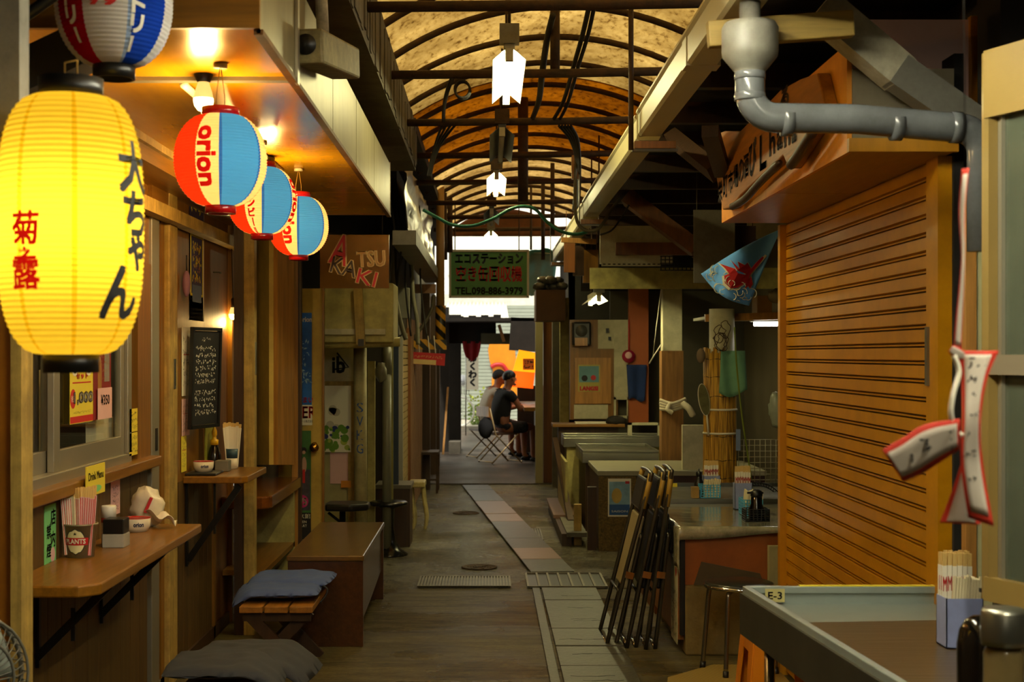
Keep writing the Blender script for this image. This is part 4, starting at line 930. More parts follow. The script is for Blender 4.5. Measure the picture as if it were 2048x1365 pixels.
# ================================================================== left side beyond the awning
M['goldsign'] = mk('brown gold sign panel', '#523a0a', .22, .6, var=.2, scale=3, rvar=.05)
def akatsuki(b, o, ux, uy, w, h):
    def two(s, x, y, size, m, ww, bo=.012, tilt=0):
        u = (ux*cos(tilt)+uy*sin(tilt)); v = (uy*cos(tilt)-ux*sin(tilt)); c = o+ux*x*w+uy*y*h
        b.text(s, c, u, v, size*h, 1, .0016, w=ww*w, bold=bo*.42); b.text(s, c, u, v, size*h, m, .0046, w=ww*w*.99, bold=0)
    two('A', -.2, .22, .56, 2, .26, .014, -.25); two('KA', -.15, -.1, .30, 3, .38, .011, -.25); two('TSU', .24, .05, .28, 4, .40, .011, .05); two('KI', .18, -.30, .27, 2, .28, .011, -.25)
card('shop_sign', 'glossy gold brown sign with red brushed AKATSUKI letters outlined in cream', 'sign', *frect(640, 470, 778, 577, 8.62), [M['goldsign'], mk('cream outline', '#c2a06a', .5), M['red'], M['dark_wood'], M['tan']], akatsuki, t=.02)
for x in (655, 765): MB().tube([W(x, 472, 8.63), V((W(x, 0, 8.5).x, 8.5, 2.42))], .004, 5).build('sign_hook', M['cable'], label='short wire hook holding the %s end of the gold sign' % ('left' if x < 700 else 'right'), cat='hook')
t = thing('shutter_box', 'olive cream box housing with a square tube bracket below the gold sign', 'housing', W(720, 690, 10))
MB().box(-1.14, 9.9, 1.635, -.655, 10.4, 2.05).build('box_body', M['olive'], t, bevel=.01)
MB().box(-1.14, 9.87, 1.69, -.71, 9.91, 1.73).build('flange', M['offwhite'], t)
MB().beam(W(716, 577, 9.85), W(722, 690, 9.85), .06, .05, up=(0, 1, 0)).build('square_tube', M['cream_wood'], t)
MB().cbox(W(722, 686, 9.815), (.04, .004, .05)).build('tube_opening', M['black'], t)
MB().tube([W(640, 690, 9.97), W(800, 684, 10.0)], .035, 10).build('support_pipe', M['olive'], label='horizontal olive pipe under the cream box housing', cat='pipe')
card('wall_panel', 'off white wall panel with black scrawled tag beside the cream door', 'panel', *frect(640, 690, 708, 770, 10.62), [M['offwhite'], M['ink']], lambda b, o, ux, uy, w, h: (b.text('ib', o+ux*w*.05, ux, uy, h*.4, 1, .002, w=w*.36, bold=.004), b.tube([o+ux*w*.0+uy*h*.3-Y1*.003, o+ux*w*.34-uy*h*.06-Y1*.003, o-ux*w*.1-uy*h*.12-Y1*.003], .006, 4, 1)), t=.02)
t = thing('notice_board', 'cream framed notice board with a torn green and white poster and paper scraps', 'notice board', W(678, 1040, 10.6))
x0, x1 = W(636, 0, 10.6).x, W(709, 0, 10.6).x; zt, zb = W(0, 763, 10.6).z, .05
MB().box(x0, 10.6, zb, x1, 10.66, zt).build('board', mk('yellowish board', '#a39a6a', .7, var=.2), t)
MB().box(x1-.045, 10.57, zb, x1, 10.6, zt).box(x0, 10.57, zt-.045, x1-.045, 10.6, zt).build('frame', M['cream_wood'], t)
def torn(b, o, ux, uy, w, h):
    r = random.Random(8)
    for i in range(40):
        x, y = r.uniform(-.46, .46)*w, r.uniform(-.48, -.12)*h; disc(b, o, ux, uy, x, y, r.uniform(.008, .03), r.choice((1, 1, 2, 3)), .0006+i*.00003)
    for i in range(6): disc(b, o, ux, uy, r.uniform(-.2, .1)*w, r.uniform(-.3, .2)*h, .03, 4, .0004)
card('torn_poster', 'torn white, green and blue poster', None, *frect(640, 772, 702, 905, 10.565), [M['paper'], mk('leaf print', '#5d8a2a', .7), mk('navy scrap', '#1f2c6c', .7), mk('lime print', '#a3b04a', .7), mk('grey scrap', '#bdb6a4', .8)], torn, parent=t)
card('paper_scrap', None, None, *frect(660, 906, 701, 968, 10.59), [M['pink_paper']], parent=t); card('tape', None, None, *frect(682, 962, 702, 976, 10.568), [M['orange']], parent=t)
M['dimcream'] = mk('dim cream paint', '#b3a878', .65, var=.15, dirt='#4c452c', damt=.6, dscale=5)
t = thing('steel_pole', 'thick pale grey pole with blue scribbled graffiti in front of the notice board', 'pole', W(722, 1100, 10.4)*V((1, 1, 0)))
MB().cyl((W(722, 0, 10.4).x, 10.4, 0), (W(720, 0, 10.4).x, 10.4, 1.66), .048, n=18).build('pole', M['dimcream'], t)
b = MB(); pc = W(721, 870, 10.4); wv = lambda a, q: V((pc.x+.0495*cos(-pi/2+a/.05), 10.4+.0495*sin(-pi/2+a/.05), pc.z+q))
for s, q in (('S', .2), ('V', .1), ('K', 0), ('G', -.1)): b.text(s, (0, 0, 0), X1, Z1, .07, w=.05, wrap=lambda a, z: wv(a, z+q))
b.build('graffiti', M['blue'], t)
t = thing('drain_pipe', 'vertical grey drain pipe with a knotted plastic bag, beside the graffiti pole', 'pipe', (-.76, 10.9, 0))
MB().cyl((-.775, 10.95, 0), (-.775, 10.95, 1.62), .035, n=14).lathe([(.04, 1.40), (.04, 1.6)], (-.775, 10.95, 0), 14).build('pipe', mk('grey plastic pipe', '#71705e', .4, var=.15), t)
MB().blob(W(762, 745, 10.9), (.045, .04, .075), 14, 10, 0, lambda d: 1+.3*noise.noise(d*3)).build('plastic_bag', M['clear2'] if 'clear2' in M else mk('crumpled clear bag', '#77745f', .3), t)
for lab, x0, x1, mt, Yd, zt in (('yellow green board standing between the drain pipe and the dark blue board', 770, 786, mk('yellow green board', '#8b8440', .6, dirt='#5a5228', dscale=4), 11.3, 1.66), ('narrow dark blue board beyond the yellow green board', 786, 797, mk('dark blue board', '#1a2c44', .5), 11.5, 1.66), ('pale olive board leaning behind the graffiti pole', 735, 750, M['olive'], 11.1, 1.5)):
    MB().box(W(x0, 0, Yd).x, Yd, 0, W(x1, 0, Yd).x, Yd+.03, zt).build('standing_board', mt, label=lab, cat='board')
# shutters and boards along the far left shops
def slats(b, x, y0, y1, z0, z1, p, d, m=0):
    z = z0
    while z < z1: b.box(x, y0, z, x+d, y1, min(z1, z+p*.86), m); z += p
    return b
t = thing('roller_shutter', 'cream narrow roller shutter in the far left shop row', 'shutter', (-.75, 12.7, 0))
slats(MB(), -.757, 12.15, 13.3, .02, 1.75, .06, .012).build('curtain', mk('cream shutter', '#a08a5c', .55, var=.15, dirt='#5a4a2c', dscale=3), t)
MB().box(-.76, 12.08, 0, -.72, 12.15, 1.8).build('side_rail', M['alu'], t); MB().box(-.76, 13.3, 0, -.72, 13.37, 1.8).build('side_rail', M['red_wood'], t)
b = MB()
for i in range(22): y = 13.4+i*.13; b.box(-.757, y, .02, -.74-(.006 if i % 2 else 0), y+.12, 1.9)
b.build('curtain', mk('pinkish folding curtain', '#8d6a4c', .7, var=.2), label='pinkish brown folded curtain closing a far left shop', cat='curtain')
for y in (16.3, 18.2, 19.6): MB().box(-.757, y, 0, -.66, y+.14, 2.3).build('wooden_post', M['dark_wood'], label={16.3: 'dark wooden post just behind the small metal table, far left', 18.2: 'dark wooden post on the far left wall beyond the floor joint', 19.6: 'last dark wooden post of the far left wall'}[y], cat='post')
# stools, box, small tables standing along the left
def round_stool(c, label):
    c = V(c); t = thing('pedestal_stool', label, 'stool', c)
    MB().lathe([(.10, .385), (.14, .385), (.15, .395), (.148, .41), (.13, .418), (0, .418)], c, 28).build('seat', mk('black vinyl', '#121212', .25), t)
    MB().lathe([(.15, .0), (.15, .012), (.09, .05), (.055, .12), (.04, .22), (.05, .36), (.10, .385)], c, 28).build('pedestal', mk('glossy black plastic', '#141413', .2), t)
round_stool((-.765, 11.0, 0), 'glossy black trumpet shaped pedestal stool beside the dark box')
t = thing('wooden_box', 'brown box stand with a grey top behind the black pedestal stool', 'box', (-.745, 11.65, 0))
MB().box(-.9, 11.45, 0, -.625, 11.85, .47).build('box_body', M['dark_wood'], t, bevel=.004); MB().box(-.905, 11.44, .47, -.615, 11.86, .50).build('top_board', mk('grey laminate', '#5d584c', .35), t)
t = thing('folding_stool', 'flat black padded stool standing between the open door and the pedestal stool', 'stool', (-.98, 10.0, 0))
MB().prism([(-1.14, .0), (-1.13, -.12), (-.95, -.15), (-.83, -.08), (-.83, .08), (-.95, .15), (-1.13, .12)], (0, 10.0, .46), X1, Y1, .05).build('seat', M['black'], t, bevel=.015)
MB().cyl((-1.02, 10, .05), (-1.02, 10, .46), .022).build('stem', M['black_metal'], t); MB().tube([(-1.02, 10, .36), (-1.12, 10, .44)], .01).build('brace', M['black_metal'], t)
for k in range(3): a = 2*pi*k/3; MB().tube([(-1.02, 10, .1), (-1.02+.16*cos(a), 10+.16*sin(a), .0)], .014).build('foot', M['black_metal'], t)
M['yellowed'] = mk('chipped yellow enamel', '#b5a46a', .45, dirt='#4a3a20', damt=.7, dscale=14)
t = thing('metal_stool', 'chipped pale yellow metal stool behind the brown box stand', 'stool', (-.625, 12.75, 0))
MB().box(-.70, 12.6, .37, -.555, 12.9, .42).build('seat', M['yellowed'], t, bevel=.01)
for x in (-.68, -.575):
    for y in (12.63, 12.87): MB().tube(spline([(x, y, .37), (x+.01, y, .25), (x+.03, y, .1), (x+.02, y, 0)]), .014, 8).build('leg', M['yellowed'], t)
t = thing('small_table', 'low rusty metal table against the far left shutters', 'table', (-.64, 16.1, 0))
MB().box(-.75, 15.9, .43, -.55, 16.35, .46).build('table_top', M['dark_wood'], t)
for x in (-.74, -.565):
    for y in (15.92, 16.33): MB().box(x-.012, y-.012, 0, x+.012, y+.012, .43).build('leg', M['rust'], t)
MB().box(-.75, 15.9, .14, -.55, 15.92, .16).build('stretcher', M['rust'], t)
# gutters, wrapped ducts, boxes overhead on the left
M['zinc'] = mk('dull zinc sheet', '#77746a', .45, .6, var=.2, dirt='#4a4436', damt=.5, dscale=5)
t = thing('metal_gutter', 'dull zinc box gutter over the far left shop row', 'gutter', (-.58, 12.5, 2.33))
MB().box(-.665, 9.95, 2.32, -.50, 15.2, 2.335).box(-.665, 9.95, 2.335, -.65, 15.2, 2.42).box(-.515, 9.95, 2.335, -.50, 15.2, 2.42).build('trough', M['zinc'], t)
MB().box(-.66, 9.94, 2.32, -.505, 9.955, 2.42).build('end_cap', M['zinc'], t)
M['foil'] = mk('crumpled silvery sheeting', '#8c887c', .3, .5, var=.35, scale=9, bump=.8, bscale=14)
b = MB(); b.sheet(lambda u, v: V((-.56+.06*noise.noise(V((u*9, v*4, 1)))-.05*v, 10.0+5.0*u, 2.44+.58*v+.04*noise.noise(V((u*12, v*6, 5))))), 40, 12, .004)
b.build('plastic_sheeting', M['foil'], label='crumpled silvery sheeting wrapped along the upper left wall', cat='sheeting')
t = thing('electric_box', 'grey electric box with hanging black cable loop below the zinc gutter', 'box', W(805, 640, 12.05))
MB().cbox(W(804, 607, 12.05), (.13, .12, .26)).build('box_body', mk('grey enamel', '#5d594c', .5), t, bevel=.006); MB().tube(spline([W(800, 638, 12.0), W(794, 660, 11.96), W(800, 672, 11.96), W(806, 662, 11.96), W(802, 638, 12.0)]), .008, 6).build('cable_loop', M['cable'], t)
for k, (pts, lab) in enumerate((([(784, 480), (786, 560), (800, 640), (812, 680)], 'grey conduit bending down the wall left of the electric box'), ([(868, 590), (862, 622), (840, 660), (816, 692)], 'grey conduit curving down from the yellow pole'), ([(822, 500), (826, 590), (834, 640), (836, 690)], 'grey conduit right of the electric box'))):
    MB().tube(spline([W(x, y, (11.2, 14.3, 12.2)[k]) for x, y in pts]), .018, 8).build('conduit', M['greycable'], label=lab, cat='pipe')
for k in range(6):
    r = random.Random(k); x = 780+k*11
    MB().tube(spline([W(x, 380+r.uniform(-30, 30), 10.2+.5*k), W(x+r.uniform(-12, 16), 470, 10.1+.5*k), W(x+r.uniform(-10, 10), 560, 10.2+.5*k), W(x+r.uniform(-8, 20), 660+r.uniform(0, 20), 10.3+.5*k)]), .009, 6).build('hanging_cable', M['cable'], label='thin dark cable hanging down the cluttered upper left wall', cat='cable', group='cables on the upper left wall')
# yellow pole with hazard tape and the hung red sign
HZ = 14.4
t = thing('hanging_pole', 'yellow brown pole hanging from the roof with black and yellow tape at its foot', 'pole', W(880, 690, HZ))
MB().cyl(W(881, 686, HZ), W(880, 312, HZ), .042, n=16).build('pole', mk('yellowed plastic pipe', '#9a7434', .5, var=.12, dirt='#5a4420', damt=.5), t)
def hazard(name, ax=(1, 0, 1)):
    m = bpy.data.materials.new(name); nt = NT(m); tc = nt.new('ShaderNodeTexCoord'); mp = nt.new('ShaderNodeMapping'); mp.inputs['Rotation'].default_value = (0, .8, 0)
    nt.link(tc.outputs['Object'], mp.inputs['Vector']); wv_ = nt.new('ShaderNodeTexWave', Scale=3.4); nt.link(mp.outputs[0], wv_.inputs['Vector'])
    nt.link(ramp(nt, wv_.outputs['Fac'], [(0, C('#141310')), (.5, C('#c9920f'))], 'CONSTANT'), nt.p.inputs['Base Color']); nt.p.inputs['Roughness'].default_value = .45; return m
M['hazard'] = hazard('black and yellow tape')
MB().cyl(W(881, 688, HZ), W(881, 612, HZ), .052, n=16).build('hazard_tape', M['hazard'], t)
t = thing('hazard_bar', 'horizontal black and yellow taped bar joining the yellow pole to the left wall', 'bar', W(845, 690, HZ))
MB().beam(W(800, 688, HZ-.1), W(893, 690, HZ-.1), .07, .10).build('bar', M['hazard'], t); MB().blob(W(797, 690, HZ-.1), (.035, .04, .05), 10, 8).build('red_end', M['red'], t)
for x in (836, 856, 868): MB().tube([W(x, 672, HZ-.16), W(x+3, 708, HZ-.16)], .005, 5).build('string', M['paper'], t)
o, ux, uy, w, h = frect(820, 706, 890, 730, HZ-.2)
u = (ux*1-uy*.06).normalized()
card('hanging_sign', 'small red and cream sign hung by strings from the taped bar', 'sign', o, u, u.cross(-Y1) if False else (Z1*1+X1*.06).normalized(), w, h, [M['red'], mk('cream sign band', '#d6b774', .6)], lambda b, o, ux, uy, w, h: (rect(b, o, ux, uy, -w*.12, -h*.28, w*.74, h*.4, 1), b.scribble(o+uy*h*.18, ux, uy, w*.8, h*.3, 1, 1, 4, .0012)), t=.01)
MB().beam(W(826, 578, HZ), W(872, 578, HZ), .09, .09).build('short_beam', M['tan'], label='short wooden arm tied to the yellow pole', cat='beam')
MB().cyl(W(891, 520, HZ+.3), W(890, 386, HZ+.3), .02).build('drop_rod', M['rust'], label='thin dark rod hanging beside the yellow pole', cat='rod')

# ================================================================== things under the vault
M['tube_on'] = emit('lit fluorescent tube', (1, .91, .44, 1), 150)
M['tube_on2'] = emit('lit cool fluorescent tube', (1, .95, .70, 1), 260)
M['reflector'] = mk('white enamel reflector', '#e9e4d0', .45, var=.04)
M['reflector_d'] = mk('unlit grey reflector', '#5a5852', .4, .2, var=.2)  # darker copy for fixtures that are off, unlit look put into the colour
def tube_light(label, x, y0, y1, h, on=True, w=.075, tm='tube_on'):
    z = H+h; t = thing('fluorescent_light', label, 'light fixture', (x, (y0+y1)/2, z)); rm = M['reflector'] if on else M['reflector_d']
    for s in (-1, 1): MB().slab((x+s*.018, y0, z), (x+s*w, y0, z-.05), (x+s*w, y1, z-.05), (x+s*.018, y1, z), .003*s).build('reflector_wing', rm, t)
    MB().box(x-.025, y0-.01, z, x+.025, y1+.01, z+.04).build('channel', M['offwhite'] if on else M['reflector_d'], t, bevel=.004)
    MB().cyl((x, y0+.03, z-.035), (x, y1-.03, z-.035), .0165, n=14).build('tube', M[tm] if on else M['paper'], t)
    for y in (y0, y1): MB().box(x-.018, y-.012, z-.055, x+.018, y+.03, z+.0).build('tube_holder', M['offwhite'], t)
    MB().box(x-.045, y0-.03, z+.02, x+.045, y0+.03, z+.11).build('hanger_plate', M['rust'] if not on else M['zinc'], t)
    MB().tube([(x, y0+.0, z+.1), (x, y0, AZ-.02)], .008, 6).tube([(x, y1-.15, z+.04), (x, y1-.15, AZ-.02)], .008, 6).build('hanger_rods', M['rust'], t)
tube_light('nearest lit fluorescent light under the vault, its white wings overbright', .10, 6.5, 7.65, 1.40)
tube_light('unlit grey fluorescent light, second from the camera under the vault', .09, 8.75, 10.0, 1.40, False)
tube_light('lit fluorescent light third from the camera under the vault', .07, 10.9, 12.1, 1.40)
tube_light('small bluish fluorescent light fourth under the vault, behind the green cable', .04, 13.6, 14.8, 1.40, False)
tube_light('farthest lit fluorescent light under the vault, above the green sign', .04, 16.1, 17.3, 1.40)
tube_light('lit fluorescent light hanging above the nearest steel table, over the picture', 1.0, 1.0, 2.2, 1.06, True, .075, 'tube_on2')
tube_light('unseen added fluorescent light over the alley, put there to brighten the orange shutter', .42, 2.6, 3.8, 1.08, True, .075, 'tube_on2')  # unseen fixture added to brighten the shutter and its header
# drop posts, cables
for lab, x, y0, y1, Yd, r_ in (('thick dark pipe dropping from the top right of the vault', 1110, 8, 140, 7.36, .026), ('thin grey steel bracket post at the near gutter end', 1262, -60, 300, 6.42, .012), ('dark drop post holding the gutter, right of the green cable', 1105, 380, 470, 14.0, .022), ('thin drop rod right of the green sign', 1086, 395, 520, 15.2, .022), ('thin rod beside the farthest light', 1062, 425, 500, 16.2, .014), ('rusty drop post in the middle of the vault by the dark tube light', 1046, 318, 404, 10.5, .04), ('drop post left of the green sign top', 900, 440, 505, 15.4, .03)):
    MB().cyl(W(x, y1, Yd), V((W(x, y0, Yd).x, Yd, arch_pt(W(x, y0, Yd).x, Yd).z)), r_, n=10).build('drop_post', M['rust'], label=lab, cat='post')
MB().tube([W(1110, 138, 7.36), W(1095, 150, 7.34), W(1078, 152, 7.34), W(1055, 143, 7.34)], .012, 6).build('bent_pipe', M['rust'], label='bent pipe end at the foot of the thick drop pipe', cat='pipe')
def cable(lab, pts, r=.01, mat=None, cat='cable', grp=None):
    return MB().tube(spline([W(*p) for p in pts], 5), r, 6).build('cable', mat or M['cable'], label=lab, cat=cat, group=grp)
cable('thick dark cable twisting along the drop pipe', [(1106, 30, 7.2), (1094, 80, 7.4), (1084, 150, 7.5), (1078, 200, 8.2), (1066, 235, 8.8)], .017)
cable('left strand of the pair of dark cables slanting across the upper right vault', [(1180, 5, 6.9), (1165, 70, 7.3), (1148, 130, 7.8), (1128, 200, 8.6), (1108, 238, 8.8)], .013)
cable('right strand of the pair of dark cables slanting across the upper right vault', [(1190, 5, 6.9), (1176, 70, 7.3), (1156, 135, 7.8), (1136, 205, 8.6), (1120, 238, 8.8)], .011)
cable('looped dark cable hanging on the left vault below the second tie bar', [(905, 155, 7.32), (894, 185, 7.4), (888, 215, 8.0), (887, 242, 8.83)], .012)
b = MB()
for k in range(3): b.tube([W(924+15*cos(a)+k, 178+17*sin(a)+2*k, 7.3+.01*k) for a in [2*pi*i/20 for i in range(20)]], .006, 6, closed=True)
b.build('cable_coil', M['cable'], label='small coil of dark cable tied to the second tie bar', cat='cable')
for k in range(5): cable('dark cable of the bundle running down the right vault side', [(1118+6*k, 252, 8.85), (1140+4*k, 280, 9.2), (1152+2*k, 320+4*k, 10.0), (1150+2*k, 380+6*k, 10.8), (1146+k, 420, 11.2)], .009, grp='cable bundle on the right of the vault')
for k in range(4): cable('dark cable fanning from the third tie bar to the left eave', [(885+9*k, 248, 8.85), (872+4*k, 285, 9.3), (862+2*k, 320, 10.0), (856+2*k, 350, 10.6)], .009, grp='cables fanning to the left eave')
t = thing('junction_box', 'rusty junction box on the cable bundle at the right of the vault', 'box', W(1150, 345, 10.2)); MB().cbox(W(1150, 335, 10.2), (.05, .05, .17)).build('box_body', M['tan'], t, bevel=.005)
cable('green hose-like cable sagging across the alley in front of the fluorescent lights', [(846, 420, 11.0), (872, 434, 11.0), (905, 450, 11.0), (945, 452, 11.0), (985, 438, 11.0), (1022, 418, 11.0), (1050, 413, 11.0), (1072, 420, 11.0), (1095, 445, 11.0), (1120, 462, 11.0), (1150, 469, 11.0), (1175, 464, 11.0)], .014, mk('green cable', '#1f6b58', .5))
cable('dark cable loop hanging from the second gutter piece', [(1152, 320, 10.0), (1150, 400, 10.0), (1155, 445, 10.0), (1175, 462, 10.0), (1200, 455, 10.0), (1222, 420, 10.1), (1240, 398, 10.2)], .013, M['greycable'])
cable('thin black wire loop under the gutter by the stall roof', [(1200, 470, 9.9), (1222, 462, 9.9), (1240, 440, 10), (1258, 410, 10)], .007)
# green eco sign
SY = 15.8
t = thing('hanging_sign', 'green hanging sign with dark blue, red and black Japanese lines about can recycling', 'sign', W(977, 597, SY))
M['sign_green'] = mk('sign green', '#4f8a52', .5, var=.06)
def eco(b, o, ux, uy, w, h):
    b.text('エコステーション', o+uy*h*.33, ux, uy, h*.21, 1, .002, w=w*.86, bold=.005)
    b.text('空き缶回収機', o+uy*h*.0, ux, uy, h*.33, 2, .002, w=w*.84, bold=.004)
    b.text('TEL.098-886-3979', o-uy*h*.37, ux, uy, h*.15, 3, .002, w=w*.86, bold=.003)
card('sign_board', None, None, *frect(900, 502, 1056, 594, SY), [M['sign_green'], mk('dark blue letters', '#16233f', .6), M['red'], M['ink']], eco, t=.03, parent=t)
o, ux, uy, w, h = frect(900, 502, 1056, 594, SY); b = MB()
for s in (-1, 1): b.box(o.x+s*w/2-.012, SY-.012, o.z-h/2-.012, o.x+s*w/2+.012, SY+.04, o.z+h/2+.012); b.box(o.x-w/2, SY-.012, o.z+s*h/2-.012, o.x+w/2, SY+.04, o.z+s*h/2+.012)
b.build('sign_frame', M['alu'], t)
for x in (910, 1038): MB().tube([W(x, 502, SY+.02), V((W(x, 0, SY).x, SY+.02, arch_pt(W(x, 0, SY).x, SY).z))], .007, 5).build('hanging_chain', M['rust'], t)
# ================================================================== far end of the alley
MB().sheet(lambda u, v: V((-.55+1.6*u, 18.62, 3.10+.36*v*(1-.9*(2*u-1)**2))), 12, 6, .02).build('gable_sheet', mk('rusty gable sheet', '#7a4a22', .7, var=.4, scale=4, dirt='#3a2210', damt=.6), label='rust brown mottled sheet closing the far top of the vault', cat='sheet')
M['tarp'] = mk('white tarpaulin', '#e5e0d2', .6, var=.06)
MB().sheet(lambda u, v: V((-.6+1.75*u, 19.0+1.4*v, 2.93+.75*v+.05*noise.noise(V((u*5, v*3, 2)))-.05*sin(pi*u)*(1-v))), 20, 10, .004).build('tarpaulin', M['tarp'], label='white tarpaulin stretched beyond the far end of the vault', cat='tarpaulin')
def corr(lab, x0, x1, y0, y1, z0, z1, mat, n=24):
    def f(u, v): return V((x0+(x1-x0)*u, y0+(y1-y0)*v, z0+(z1-z0)*v+.018*sin(u*n*2*pi)))
    MB().sheet(f, n*6, 2, .003).build('corrugated_roof', mat, label=lab, cat='roof')
corr('bright corrugated roof sheet below the green sign, lit by the sun', -.75, .35, 23.2, 27.0, 2.12, 2.55, M['tarp'], 16)
corr('upper corrugated roof sheet far behind the green sign', -.9, .8, 27.2, 31.0, 2.75, 3.3, mk('pale roof sheet far', '#d9d6cc', .6), 20)
M['teal_tarp'] = mk('teal tarpaulin', '#5fa39a', .6, var=.1)
MB().sheet(lambda u, v: V((.50+.44*u, 18.9+1.6*v, 2.95-.55*v+.05*noise.noise(V((u*4, v*4, 7))))), 10, 8, .004).build('tarpaulin', M['teal_tarp'], label='teal tarpaulin hanging right of the green sign', cat='tarpaulin')
for lab, a, c, w, h, mt in (('dark sagging beam across the far passage above the red cloth', (880, 662, 22.6), (992, 660, 22.6), .2, .42, M['darker']), ('grey green beam across the far passage above the seated people', (962, 678, 22.4), (1078, 678, 22.4), .14, .17, mk('grey green beam', '#4a5348', .6)), ('dark beam over the far right bar', (1020, 668, 21.6), (1085, 672, 21.6), .2, .5, M['dark'])):
    MB().beam(W(*a), W(*c), w, h).build('roof_beam', mt, label=lab, cat='beam')
MB().beam(W(998, 650, 22.31), W(1008, 684, 22.31), .05, .06, up=(0, 1, 0)).build('timber_brace', M['tan'], label='short pale timber brace on the grey green beam', cat='brace')
b = MB()
for k in range(8): b.box(W(900, 0, 22.9).x+k*.1, 22.6+.02*k, 2.112, W(900, 0, 22.9).x+k*.1+.12, 23.3, 2.16+.04*sin(k*3))
b.build('tarp_heap', M['darker'], label='dark ragged sheets lying on the far roof beam', cat='sheeting')
# red cloth
o, ux, uy, w, h = frect(925, 683, 962, 714, 22.5)
MB().sheet(lambda u, v: o+ux*(u-.5)*w*(1-.35*(1-v)**2)+uy*((v-.5)*h-.08*(1-v)*(1-abs(2*u-1)))-Y1*.015*sin(u*14), 14, 8, .003).build('hanging_cloth', mk('dark red cloth', '#8a1020', .8), label='dark red cloth hanging from the far beam', cat='cloth')
# dark posts left of the bright yard
for lab, x0, x1, Yd, zt in (('broad dark post left of the bicycle', 897, 922, 23.0, 2.2), ('dark board wall far left beyond the shutters', 866, 898, 22.4, 2.3)):
    MB().box(W(x0, 0, Yd).x, Yd, 0, W(x1, 0, Yd).x, Yd+.12, zt).build('wooden_post', M['dark'], label=lab, cat='post')
MB().beam(W(886, 912, 21.9), W(896, 775, 22.3), .03, .03, up=(0, 1, 0)).build('leaning_stick', M['tan'], label='pale stick leaning on the dark board wall', cat='stick')
MB().box(-.60, 22.0, .015, -.42, 22.5, .2).build('stone_block', M['concrete'], label='grey block at the foot of the broad dark post', cat='block')
# banner, mural shutter, bicycle, plants
t = thing('vertical_banner', 'white vertical banner with black hiragana in the bright yard', 'banner', W(944, 790, 27))
card('banner_cloth', None, None, *frect(933, 688, 957, 780, 27.0), [M['paper'], M['ink']], lambda b, o, ux, uy, w, h: b.vtext('軒わくわく', o+uy*h*.36, ux, uy, w*.6, h*.175, 1, .003, .008), parent=t, t=.004)
MB().cyl(W(931.5, 872, 27), W(931.5, 680, 27), .012).build('banner_pole', M['steel'], t)
t = thing('painted_shutter', 'white roller shutter painted with orange rounded shapes and a red curved line', 'shutter', (.4, 34, 0))
b = MB(); z = .02
while z < 2.7: b.box(-1.2, 34, z, 2.2, 34.03, z+.075); z += .085
b.build('shutter_slats', mk('white shutter', '#9fa89c', .5, var=.08), t)
M['mural_o'] = mk('orange mural paint', '#e08a12', .5, var=.1); M['mural_r'] = mk('red mural paint', '#b5181c', .5)
def px_poly(name, pts, Yd, mat, par):
    P = [W(x, y, Yd) for x, y in pts]; o = P[0]
    MB().prism([(p.x, p.z) for p in P], (0, Yd, 0), X1, Z1, .006).build(name, mat, par)
px_poly('painted_shape', spline and [(981, 680), (976, 700), (979, 722), (986, 742), (983, 765), (990, 790), (1010, 800), (1034, 800), (1034, 742), (1030, 700), (1032, 680)], 33.99, M['mural_o'], t)
px_poly('painted_shape', [(985, 770), (974, 778), (970, 795), (976, 812), (992, 815), (1005, 800)], 33.985, M['mural_o'], t)
MB().tube(spline([W(x, y, 33.97) for x, y in [(982, 735), (992, 730), (1005, 731), (1013, 741), (1022, 748), (1034, 746)]], 6), .05, 8).build('painted_line', M['mural_r'], t)
MB().tube(spline([W(x, y, 33.97) for x, y in [(992, 765), (998, 752), (1005, 768)]], 6), .02, 6).build('painted_line', M['mural_r'], t)
MB().box(-3, 34.05, 0, 4, 34.2, 3.0).build('wall_yard', mk('pale yard wall', '#dedbd0', .8), kind='structure')
MB().box(-2.2, 30.2, 0, -2.1, 34, 3).build('wall_yard_left', mk('pale side wall', '#a3a594', .8), kind='structure')
by = 30.6; bx = W(919, 0, by).x
t = thing('bicycle', 'bicycle with white tyres and a front basket parked in the bright yard', 'bicycle', (bx, by, 0))
M['frame_red'] = mk('red bicycle frame', '#a5303a', .4)
for k, x in enumerate((0.0, -1.05)):
    b = MB(); c = V((bx+x, by, .33)); b.tube([c+V((cos(a), 0, sin(a)))*.31 for a in [2*pi*i/32 for i in range(32)]], .018, 8, closed=True); b.build('tyre', mk('white tyre', '#d9d9d2', .5), t)
    b = MB()
    for i in range(14): a = 2*pi*i/14; b.tube([c, c+V((cos(a), 0, sin(a)))*.3], .003, 4)
    b.cyl(c-Y1*.04, c+Y1*.04, .025).build('spokes', M['steel'], t)
P = {'bb': (bx-.58, by, .3), 'seat': (bx-.72, by, .78), 'head': (bx-.2, by, .82), 'r': (bx-1.05, by, .33), 'f': (bx, by, .33), 'h2': (bx-.16, by, .66)}
b = MB()
for a, c in (('bb', 'seat'), ('bb', 'h2'), ('seat', 'r'), ('bb', 'r'), ('h2', 'f'), ('h2', 'head')): b.tube([P[a], P[c]], .018, 8)
b.build('frame', M['frame_red'], t)
MB().tube(spline([(bx-.35, by-.26, .98), (bx-.22, by-.2, 1.02), (bx-.2, by, .98), (bx-.22, by+.2, 1.02), (bx-.35, by+.26, .98)]), .012, 8).tube([(bx-.2, by, .82), (bx-.2, by, .98)], .014).build('handlebar', M['chrome'], t)
MB().blob((bx-.74, by, .84), (.13, .07, .035), 12, 8).build('saddle', M['black'], t)
b = MB()
